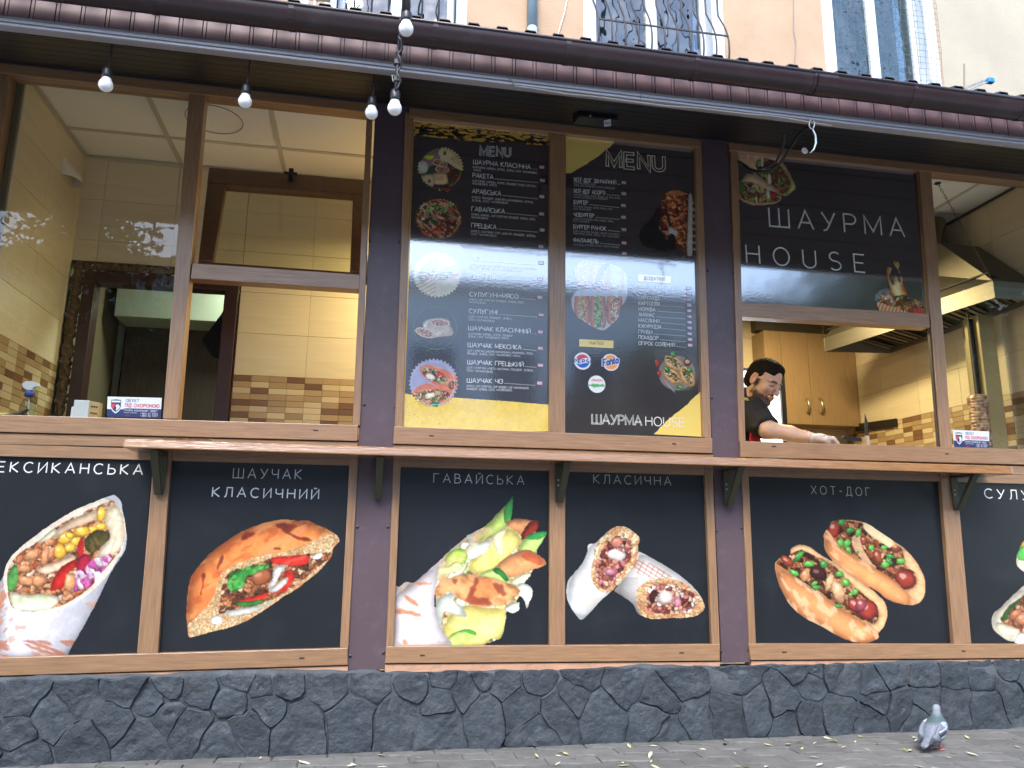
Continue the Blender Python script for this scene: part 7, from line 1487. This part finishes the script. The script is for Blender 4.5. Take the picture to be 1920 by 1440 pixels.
def birdcol(P_):
    x, y, z = P_.T; n = nz(P_, 90); n2 = nz(P_, 260, 5); c = np.tile(np.array([.17, .19, .235]), (len(P_), 1)) * (1 + .15 * n)[:, None]
    bl = lambda m, col: c * (1 - m[:, None]) + np.array(col) * m[:, None]
    c = bl(np.clip((z - .15) / .02, 0, 1) * np.clip((.215 - z) / .02, 0, 1), (.07, .11, .12)); c = bl(np.clip((z - .212) / .01, 0, 1), (.22, .25, .29))
    c = bl(((x > .082) & (z > .22)) * 1., (.12, .11, .11)); c = bl(np.clip(1.3 - np.hypot(x - .078, z - .246) / .006, 0, 1) * (x > .07), (.6, .6, .6))
    c = bl(np.clip(1.6 - np.hypot((x - .07) / .004, (z - .243) / .004), 0, 1) * (np.abs(y) > .012), (.5, .12, .03))
    c = bl(np.clip((.085 - z) / .02, 0, 1) * (x > -.06) * .6, (.34, .37, .42)); c = bl(np.clip(n2 * 1.5 - .3, 0, 1) * (z < .2) * .5, (.05, .06, .08)); c = bl(np.clip((-x - .165) / .01, 0, 1), (.04, .045, .055)); return c
sdf_mesh('body', birdf, (-.21, -.085, .03), (.12, .085, .275), .0034, attr_mat('feathers', .6, .3, bump=.0012, bscale=120), bird, birdcol, bxf)
def wingf(s):
    def f(X, Y, Z): d = s_ell(X, Y, Z, (-.018, s * .050, .118), (.088, .018, .045), RB); return smin(d, s_ell(X, Y, Z, (-.105, s * .036, .080), (.058, .010, .018), RB), .02)
    return f
def wingcol(P_):
    x, y, z = P_.T; u = x * ca + (z - .115) * sa; v = -x * sa + (z - .115) * ca; n = nz(P_, 150, 2); n2 = nz(P_, 380, 6)
    c = np.tile(np.array([.16, .18, .22]), (len(P_), 1)) * (1 + .3 * n2)[:, None]; bl = lambda m, col: c * (1 - m[:, None]) + np.array(col) * m[:, None]
    c = bl(np.clip((u - .0) / .012 + n * .8, 0, 1) * np.clip(n + .55, 0, 1), (.50, .56, .62)); c = bl(np.clip(1.4 - np.abs(v + .002 + .25 * u) / .013, 0, 1) * (u < .02) * (u > -.075), (.035, .035, .045))
    c = bl(np.clip(1.3 - np.abs(v + .020 + .28 * u + .003 * n) / .0035, 0, 1) * (u > -.06) * (u < .035), (.62, .68, .74)); c = bl(np.clip(1.3 - np.abs(v - .020 + .25 * u) / .0035, 0, 1) * (u > -.06) * (u < .04), (.62, .68, .74)); c = bl(np.clip((-u - .10) / .02, 0, 1), (.05, .055, .07)); return c
for s in (-1, 1): sdf_mesh('wing', wingf(s), (-.19, min(s * .02, s * .085), .04), (.1, max(s * .02, s * .085), .18), .0028, attr_mat('feathers', .6, .3), bird, wingcol, bxf)
m_leg = mat('pigeon_leg', (.55, .16, .15), .5)
for s, dx in ((-1, .004), (1, .012)):
    tb = MB(); f = lambda p: tuple(bxf(np.array([p]))[0]); q = (dx + .006, s * .026)
    tb.tube([f((dx - .0, s * .026, .055)), f((q[0] - .006, q[1], .03)), f((q[0], q[1], .006))], [.0052, .0036, .0036], 8)
    for a in (-32, 0, 32, 180): L_ = .036 if a != 180 else .018; tb.tube([f((q[0], q[1], .006)), f((q[0] + L_ * .5 * math.cos(R(a)), q[1] + L_ * .5 * math.sin(R(a)), .006)), f((q[0] + L_ * math.cos(R(a)), q[1] + L_ * math.sin(R(a)), .003))], [.0034, .003, .0012], 6)
    tb.build('leg', m_leg, bird, smooth=True)

# ------------------------------------------------------------------ apartment house above the roof
AY = 2.62
m_peach = mat('peach_stucco', (.42, .285, .185), .9, var=.13, vscale=2.2, dirt=.35, dscale=1.6, dcol=(.44, .37, .29), bump=.004, bscale=60)
m_cream = mat('cream_stucco', (.37, .325, .25), .9, var=.10, vscale=2, bump=.004, bscale=60)
m_reveal = mat('white_plaster', (.66, .70, .74), .8, var=.08, vscale=9, dirt=.35, dscale=13, dcol=(.3, .33, .36), bump=.003, bscale=50)
m_wfr = mat('window_frame_white', (.70, .75, .80), .35)
apt = thing('apartment_building', (1, AY, 0), 'peach stucco apartment house rising behind the kiosk roof', 'building')
ax_ = lambda x, y: float(onY(x, y, AY)[0]); az_ = lambda x, y: float(onY(x, y, AY)[2])
wins = [(ax_(632, 30), ax_(852, 30), az_(740, 55) - .3), (ax_(1116, 60), ax_(1336, 60), az_(1200, 120) - .25), (ax_(1562, 60), ax_(1735, 60), az_(1640, 148))]
edges = [-7] + [v for w in wins for v in w[:2]] + [12]; TOPZ = 8.0
bnd = ax_(1772, 100)
mbp, mbc = MB(), MB()
for i in range(0, len(edges), 2):
    x0, x1 = edges[i], edges[i + 1]
    if i == len(edges) - 2: mbp.box(x0, x0 + .15, AY, AY + .35, 3.2, TOPZ); mbc.box(x0 + .15, x1, AY - .004, AY + .35, 3.2, TOPZ)
    else: mbp.box(x0, x1, AY, AY + .35, 3.2, TOPZ)
for x0, x1, z0 in wins: mbp.box(x0, x1, AY, AY + .35, 3.2, z0); mbp.box(x0, x1, AY, AY + .35, z0 + 1.75, TOPZ)
mbp.build('wall', m_peach, apt); mbc.build('wall', m_cream, apt)
m_apane = glass('apartment_glass', (.42, .47, .5), 2.0, bump=.05)
m_inside = mat('dim_room', (.14, .16, .18), .9, var=.6, vscale=6)
def awin(i, label, net=False):
    x0, x1, z0 = wins[i]; t = thing('apartment_window', ((x0 + x1) / 2, AY, z0), label, 'window', 'white framed apartment windows'); z1 = z0 + 1.75; yi = AY + .14
    sur = .115
    MB().box(x0 - sur, x0 + .005, AY - .012, AY + .13, z0 - .02, z1).box(x1 - .005, x1 + sur, AY - .012, AY + .13, z0 - .02, z1).box(x0, x1, AY - .0115, AY + .13, z0 - .06, z0 - .001).build('surround', m_reveal, t)
    mb = MB(); w = .055; mid = x0 + (x1 - x0) * (.52 if i != 0 else .5)
    mb.box(x0, x0 + w, yi, yi + .06, z0, z1).box(x1 - w, x1, yi, yi + .06, z0, z1).box(mid - w, mid + w, yi - .005, yi + .06, z0, z1).box(x0 + w, mid - w, yi, yi + .06, z0, z0 + .07).box(mid + w, x1 - w, yi, yi + .06, z0, z0 + .07)
    f = mb.build('frame', m_wfr, t, bevel=.006)
    for a, b in ((x0 + w, mid - w), (mid + w, x1 - w)): MB().box(a, b, yi + .03, yi + .035, z0 + .07, z1).build('pane', m_apane, f)
    MB().box(x0, x1, yi + .30, yi + .31, z0, z1).build('room_back', m_inside, t)
    MB().box(x0 + .1, x0 + .35, yi + .12, yi + .13, z0, z1).box(x1 - .38, x1 - .15, yi + .12, yi + .13, z0, z1).build('curtain', mat('pale_curtain', (.5, .55, .58), .9, var=.3, vscale=12, stretch=(20, 1, .4)), t)
    return t
w0 = awin(0, 'white apartment window with straight black bars above the left end of the menu boards'); w1 = awin(1, 'white apartment window behind a bellied black iron grille'); w2 = awin(2, 'white apartment window covered with wire netting at the right')
m_iron = mat('black_iron', (.012, .012, .014), .5)
def grille(i, bel, label, pitch, extra):
    x0, x1, z0 = wins[i]; t = thing('window_grille', ((x0 + x1) / 2, AY - .05, z0), label, 'window grille', 'iron grilles on the apartment windows')
    n = int(round((x1 - x0 + 2 * extra) / pitch))
    for k in range(n + 1):
        x = x0 - extra + (x1 - x0 + 2 * extra) * k / n
        if bel: pts = [(x, AY - .05 - .20 * math.sin(math.pi * min(1, max(0, (v - .0) / .62))) ** 1.2 * (v < .62) , z0 - .12 + v * 1.6) for v in np.linspace(0, 1, 19)]
        else: pts = [(x, AY - .06, z0 - .1), (x, AY - .06, z0 + 1.6)]
        MB().tube(pts, .009, 6).build('bar', m_iron, t, smooth=True)
    for v in ((.0, .38, 1.) if bel else (.12, .9)):
        yy = AY - .05 - (.20 * math.sin(math.pi * min(1, v / .62)) ** 1.2 * (v < .62) if bel else .01)
        MB().box(x0 - extra, x1 + extra, yy - .008, yy + .004, z0 - .12 + v * 1.6, z0 - .105 + v * 1.6).build('cross_bar', m_iron, t)
grille(0, False, 'straight black window bars above the left end of the menu boards', .145, 0); grille(1, True, 'bellied black iron grille over the middle window', .125, .04)
net = thing('wire_netting', ((wins[2][0] + wins[2][1]) / 2, AY - .06, wins[2][2]), 'sagging thin wire netting over the right apartment window', 'netting')
mb = MB(); x0, x1, z0 = wins[2]; f = lambda u, v: (x0 - .02 + (x1 - x0 + .10) * u + .012 * mn.noise((u * 5, v * 5, 1)), AY - .05 - .05 * v * (1 - v) * 4 + .02 * mn.noise((u * 4, v * 6, 7.)), z0 - .06 + 1.5 * v + .02 * mn.noise((u * 6, v * 3, 3.)))
for k in range(20): mb.tube([f(k / 19, v) for v in np.linspace(0, 1, 14)], .0017, 4, False)
for k in range(24): mb.tube([f(u, k / 23) for u in np.linspace(0, 1, 12)], .0017, 4, False)
mb.build('wires', mat('green_wire', (.05, .16, .15), .5), net, kind='stuff')
# downpipe and the bracketed pipe end
dp = thing('downpipe', (ax_(994, 50), AY - .06, 3.8), 'pale blue grey downpipe on the peach wall', 'downpipe'); x = ax_(995, 40); m_zinc = mat('painted_zinc', (.32, .42, .46), .4, var=.1, dirt=.2, dscale=8)
MB().tube([(x, AY - .07, 3.5), (x, AY - .07, az_(994, 58))], .046, 20).build('lower_pipe', m_zinc, dp, smooth=True); MB().tube([(x, AY - .07, az_(994, 60)), (x, AY - .07, 7.5)], .050, 20).build('upper_pipe', m_zinc, dp, smooth=True)
cw = thing('power_meter_pipe', (ax_(600, 5), AY - .2, 4.0), 'short galvanised vent pipe end above the gutter at the upper left', 'vent pipe'); cw.name = 'vent_pipe'
a = Vector(onY(592, -18, 1.2)); MB().lathe(tuple(a), [(.068, -.05), (.068, .0), (.073, .004), (.073, .016), (.068, .02), (.068, .10)], 24, 'x').build('pipe', mat('galvanised', (.5, .52, .54), .3, metal=.7), cw, smooth=True); b = Vector(onY(567, 8, 1.2)); MB().box(b.x - .03, b.x + .04, 1.19, 1.21, b.z - .10, b.z + .05).tube([(a.x, 1.2, a.z), (a.x, 1.2, a.z - .5)], .012).build('bracket', m_reveal, cw)
# loose wires down the peach wall
for pts, l, c_ in [([(1067, -20), (1058, 25), (1047, 60), (1046, 78)], 'thin pale wire hanging beside the downpipe', m_greyw), ([(1488, -20), (1489, 60), (1493, 80), (1490, 128)], 'thin cable hanging down the peach wall between the windows', m_grey)]:
    v = [onY(*p, AY - .02) for p in pts]; t = thing('hanging_wire', tuple(v[-1]), l, 'wire'); MB().tube(v, .004, 5).build('wire', c_, t)
# antenna with a blue tip
an = thing('antenna', tuple(onY(1812, 165, 1.0)), 'small roof antenna with a blue tip at the right', 'antenna')
z = lambda x, y: Vector(onY(x, y, 1.0)); MB().tube([z(1808, 172), z(1808, 120)], .006).build('mast', mat('weathered_wood', (.25, .2, .14), .8), an)
MB().tube([z(1812, 170), z(1862, 150)], .005, 6).tube([z(1816, 160), z(1850, 150)], .003, 6).build('boom', m_zinc, an)
for k in range(7): c = z(1808 + k * 6.5, 168 - k * 2.6); MB().tube([c + Vector((-.02, -.07, -.01)), c + Vector((.02, .07, .01))], .002, 5).build('element', m_zinc, an)
c = z(1857, 152); MB().box(c.x - .03, c.x + .025, c.y - .02, c.y + .02, c.z - .02, c.z + .022).build('tip', mat('blue_plastic', (.01, .22, .6), .35), an, bevel=.008)

# ------------------------------------------------------------------ bulbs, cords, cables, dark lamp box
m_bulb = mat('opal_bulb', (.95, .96, .97), .12, coat=.5)
m_bulb.node_tree.nodes['Principled BSDF'].inputs['Subsurface Weight'].default_value = .6; m_bulb.node_tree.nodes['Principled BSDF'].inputs['Subsurface Radius'].default_value = (.05, .05, .05)
def bulb_parts(c, t, r=.026, tilt=0, cordtop=None):
    MB().lathe(c, [(.004, -.001 - 2.0 * r)] + [(r * math.sin(a), -r - r * math.cos(a)) for a in np.linspace(.25, 2.25, 12)] + [(r * .62, .004)], 20).build('bulb', m_bulb, t, smooth=True)
    MB().lathe((c[0], c[1], c[2]), [(r * .66, .001), (r * .72, .012), (r * .72, .034), (r * .55, .046), (.005, .052)], 14).build('socket', m_black, t, smooth=True)
    if cordtop is not None: MB().tube([(c[0], c[1], c[2] + .045), (cordtop[0], cordtop[1], (c[2] + cordtop[2]) / 2), cordtop], .0035, 6).build('cord', m_black, t)
GB_ = 'bulbs hanging from the eave'
for (px, py), l in [((200, 148), 'white bulb hanging from the eave before the left window, leftmost'), ((460.5, 179), 'white bulb hanging before the tilted sash window'), ((697, 201), 'white bulb hanging before the sheet metal column')]:
    y = -.80; c = onY(px, py, y); top = (float(c[0]) + .004, y, E_Z + (y - E_Y) * .435)
    bulb_parts(tuple(map(float, c)), thing('hanging_bulb', tuple(c), l, 'light bulb', GB_), .0262, 0, top)
st = thing('light_string', tuple(onY(740, 190, -1.02)), 'black festoon cord with two white bulbs hanging down in front of the gutter', 'light string')
c1, c2 = tuple(map(float, onY(740.5, 191, -1.05))), tuple(map(float, onY(762, 42, -1.12)))
bulb_parts(c1, st, .0265); bulb_parts(c2, st, .0275)
v = [onY(*p) for p in [(742, 178, -1.05), (744, 150, -1.05), (746, 110, -1.05), (749, 80, -1.06), (754, 40, -1.1), (757, 10, -1.14), (759, -60, -1.2)]]
MB().tube(v, .0075, 8).build('cord', m_black, st, smooth=True)
MB().tube([p + np.array([.010 * math.cos(i * 1.9), .01 * math.sin(i * 1.9), 0]) for i, p in enumerate([np.array(onY(746 - i * .6 + 9, 20 + i * 10, -1.07)) for i in range(16)])], .004, 6).build('twisted_wire', m_black, st, smooth=True)
MB().tube([onY(*p) for p in [(764, 36, -1.12), (766, 8, -1.14), (762, -60, -1.18)]], .0085, 8).build('cord', m_black, st, smooth=True)
for x, y in [(745, 118), (744, 150), (748, 97)]: c = onY(x, y, -1.05); MB().box(c[0] - .012, c[0] + .012, -1.06, -1.04, c[2] - .01, c[2] + .012).build('clip', m_black, st, bevel=.003)
MB().tube([onY(*p, -1.05) for p in [(744, 145), (735, 141), (737, 152), (743, 156)]], .002, 5).build('tie', m_zinc, st)
bx = thing('floodlight', tuple(onY(1122, 205, -.45)), 'black box lamp with a small barcode sticker under the eave', 'floodlight')
a = [onY(*p, -.45) for p in [(1084, 178), (1160, 186), (1158, 226), (1086, 219)]]; MB().hexa(a, [(p[0], -.33, p[2] + .03) for p in a]).build('housing', mat('black_glass', (.008, .009, .011), .3), bx, bevel=.006)
MB().tube([onY(1122, 180, -.40), onY(1122, 150, -.40)], .01).build('bracket', m_black, bx)
stt = MB().flat([onY(*p, -.46) for p in [(1132, 226), (1145, 223), (1146, 236), (1133, 238)]]).build('barcode_sticker', m_whitepl, bx)
mb = MB()
for k in range(5): p = onY(1134.5 + k * 2.2, 231, -.461); mb.box(p[0] - .0012, p[0] + .0012, -.4612, -.461, p[2] - .006, p[2] + .006)
mb.build('bars', m_dark, stt)
c = onY(1107, 217, -.452); MB().lathe(tuple(c), [(.006, 0), (.005, -.003)], 10, 'y').build('screw', m_alu, bx)
cb = thing('eave_cable', tuple(onY(1000, 164, -.88)), 'grey cable clipped loosely along the aluminium eave rail', 'cable')
MB().tube([onY(x, y, -.885) for x, y in [(955, 146), (962, 152), (966, 162), (1000, 166), (1060, 176), (1120, 182), (1180, 190), (1250, 199), (1310, 203), (1400, 214), (1440, 217), (1470, 221), (1510, 228), (1560, 236)]], .0042, 6).build('wire', mat('grey_cable', (.32, .32, .30), .6), cb, smooth=True)
MB().tube([onY(x, y, yy) for x, y, yy in [(1160, 205, -.45), (1168, 196, -.6), (1185, 190, -.86)]], .003, 6).build('wire', mat('grey_cable', (.32, .32, .30), .6), cb, smooth=True)
lp = thing('looped_cable', tuple(onY(1440, 320, -.3)), 'thick black cable looping from the eave hook across the shop sign', 'cable')
MB().tube([onY(x, y, yy) for x, y, yy in [(1385, 303, -.12), (1395, 309, -.22), (1405, 317, -.3), (1420, 322, -.35), (1440, 321, -.4), (1458, 311, -.45), (1472, 293, -.5), (1485, 272, -.58), (1498, 252, -.68), (1512, 240, -.78), (1521, 237, -.85)]], .0075, 8).build('cable', m_black, lp, smooth=True)
MB().tube([onY(x, y, yy) for x, y, yy in [(1420, 316, -.3), (1440, 313, -.33), (1455, 303, -.36), (1465, 285, -.4), (1470, 262, -.45), (1470, 235, -.5)]], .007, 8).build('cable', m_black, lp, smooth=True)
hk = thing('hook', tuple(onY(1522, 230, -.89)), 'metal snap hook with a curved silver strap on the eave rail', 'hook')
MB().tube([onY(1522 + 5 * math.sin(a), 233 - 9 * math.cos(a), -.89) for a in np.linspace(0, 2 * math.pi, 13)], .0032, 6, False).build('ring', m_alu, hk, smooth=True)
MB().tube([onY(x, y, -.89) for x, y in [(1524, 243), (1529, 254), (1530, 268), (1526, 280), (1519, 287)]], [.003, .004, .0045, .0035, .002], 8).build('strap', m_zinc, hk, smooth=True)
c = onY(1508, 283, -.7); MB().lathe(tuple(c), [(.014, 0), (.016, -.003), (.012, -.007)], 14, 'y').build('button', m_whitepl, hk)

# ------------------------------------------------------------------ fallen leaves
rs = np.random.RandomState(21); lcols = [mat('leaf_yellow', (.52, .47, .24), .6, var=.2, vscale=40), mat('leaf_pale', (.52, .50, .38), .6, var=.2, vscale=40), mat('leaf_green', (.16, .24, .09), .6, var=.2, vscale=40), mat('leaf_brown', (.22, .13, .06), .7, var=.2, vscale=40)]
lab = ['small yellow fallen leaf lying on the grey pavers', 'small pale dry leaf lying on the grey pavers', 'small green fallen leaf lying on the grey pavers', 'small brown withered leaf lying on the grey pavers']
protos = []
for k in range(4):
    for v in range(3):
        L_, w_ = .022 + .008 * v, .0075 + .002 * v; V, Fc = [], []; curl = rs.rand() * .4 + .15
        for i in range(7):
            t = i / 6; wd_ = w_ * math.sin(math.pi * min(.98, max(.03, t)) ** .8)
            for j in (-1, 0, 1): V.append((L_ * (t - .5) * 2, j * wd_, .001 + abs(j) * wd_ * curl + .006 * (t - .5) ** 2 * (1 + v) + .001 * rs.rand()))
        Fc = [(i * 3 + j, i * 3 + j + 1, (i + 1) * 3 + j + 1, (i + 1) * 3 + j) for i in range(6) for j in range(2)]
        me = bpy.data.meshes.new('leaf'); me.from_pydata(V, [], Fc); me.materials.append(lcols[k]); protos.append((me, k))
for i in range(100):
    k = rs.choice([0, 0, 1, 1, 1, 2, 3]); me, _ = protos[k * 3 + rs.randint(3)]
    x = rs.uniform(-2.1, 3.0) if i % 3 else rs.uniform(.1, 2.2); y = -.075 - (rs.rand() ** 1.3) * .62
    o = bpy.data.objects.new('fallen_leaf', me); COL.objects.link(o); o.location = (x, y, .003); o.rotation_euler = (rs.uniform(-.25, .25), rs.uniform(-.25, .25), rs.uniform(0, 6.28)); s = rs.uniform(.4, .85); o.scale = (s, s, s)
    tag(o, lab[k], 'leaf', 'fallen leaves on the pavement, ' + ['yellow', 'pale', 'green', 'brown'][k])

# ------------------------------------------------------------------ the far side of the street, seen only in the glass
m_bark = mat('bark', (.08, .06, .045), .9, var=.3, bump=.01, bscale=20); m_leaf = [mat('foliage_%s' % n, c, .55, perobj=.1) for n, c in (('dark', (.035, .06, .02)), ('mid', (.06, .10, .03)), ('light', (.10, .14, .045)))]
def tree_mesh(seed, Hh, crw, cz0, lean=(0, 0)):
    rs = np.random.RandomState(seed); mb = MB(); mb.tube([(lean[0], lean[1], 0), (.05 + lean[0] * .6, .02 + lean[1] * .6, Hh * .3), (.12, 0, Hh * .62), (.1, .05, Hh * .85)], [.22, .17, .10, .03], 10)
    cl = []
    for k in range(14 if crw < 4 else 30):
        a, z = rs.rand() * 6.28, cz0 + (Hh - cz0) * rs.rand() * .9; l = crw * (.5 + .5 * rs.rand()) * math.sin(math.pi * (.15 + .8 * (z - cz0) / (Hh - cz0))); e = (math.cos(a) * l, math.sin(a) * l, z + .5)
        mb.tube([(.06, 0, z * .8), (e[0] * .5, e[1] * .5, z), e], [.07, .045, .015], 6); cl += [(e, .9), ((e[0] * .55, e[1] * .55, z + .2), .8)]
    N_ = 14000 if crw < 4 else 34000; V = np.zeros((N_, 4, 3)); ci = rs.randint(0, len(cl), N_)
    P_ = np.array([cl[i][0] for i in ci]) + rs.randn(N_, 3) * (.42 if crw < 4 else .62) * np.array([1, 1, .75]); d1 = rs.randn(N_, 3); d1 /= np.linalg.norm(d1, axis=1)[:, None]; d2 = np.cross(d1, rs.randn(N_, 3)); d2 /= np.linalg.norm(d2, axis=1)[:, None]; s = rs.uniform(.05, .11, N_)[:, None]
    V[:, 0], V[:, 1], V[:, 2], V[:, 3] = P_ - d1 * s, P_ - d2 * s * .5, P_ + d1 * s, P_ + d2 * s * .5
    me = bpy.data.meshes.new('crown'); me.from_pydata(V.reshape(-1, 3).tolist(), [], [(4 * i, 4 * i + 1, 4 * i + 2, 4 * i + 3) for i in range(N_)]); [me.materials.append(m) for m in m_leaf]; me.polygons.foreach_set('material_index', rs.randint(0, 3, N_).astype(np.int32)); return mb, me
T_ = [tree_mesh(3, 6.4, 2.6, 2.0), tree_mesh(8, 5.4, 2.2, 1.6), tree_mesh(12, 11, 4.6, 3.4), tree_mesh(15, 10.5, 4.4, 6.6)]; trunks = [None] * 4
for i, (x, y, k, s, l) in enumerate(TREES):
    t = thing('street_tree', (x, y, 0), l, 'tree', 'street trees across the pavement')
    if trunks[k] is None: o = T_[k][0].build('trunk', m_bark); trunks[k] = o.data
    else: o = bpy.data.objects.new('trunk', trunks[k]); COL.objects.link(o)
    c = bpy.data.objects.new('crown', T_[k][1]); COL.objects.link(c)
    for q in (o, c): q.parent = t
    t.scale = (s, s, s); t.rotation_euler = (0, 0, i * 1.3)

# pale house across the street, seen only as a reflection
m_far = mat('pale_house_wall', (.52, .56, .60), .9, var=.12, vscale=.4); m_farw = mat('far_window', (.05, .07, .09), .2)
fh = thing('house', (2, -19, 0), 'long pale grey house across the street, mirrored in the boards', 'house')
MB().box(-16, 22, -25, -19, 0, 8.6).build('wall', m_far, fh); MB().box(-16.5, 22.5, -25.5, -18.6, 8.6, 8.8).build('roof', mat('far_roof', (.16, .17, .19), .8), fh)
for i in range(15):
    for j in range(2): MB().box(-14.6 + 2.5 * i, -13.3 + 2.5 * i, -18.99, -18.97, 1.4 + 3.3 * j, 3.4 + 3.3 * j).build('window', m_farw, fh)
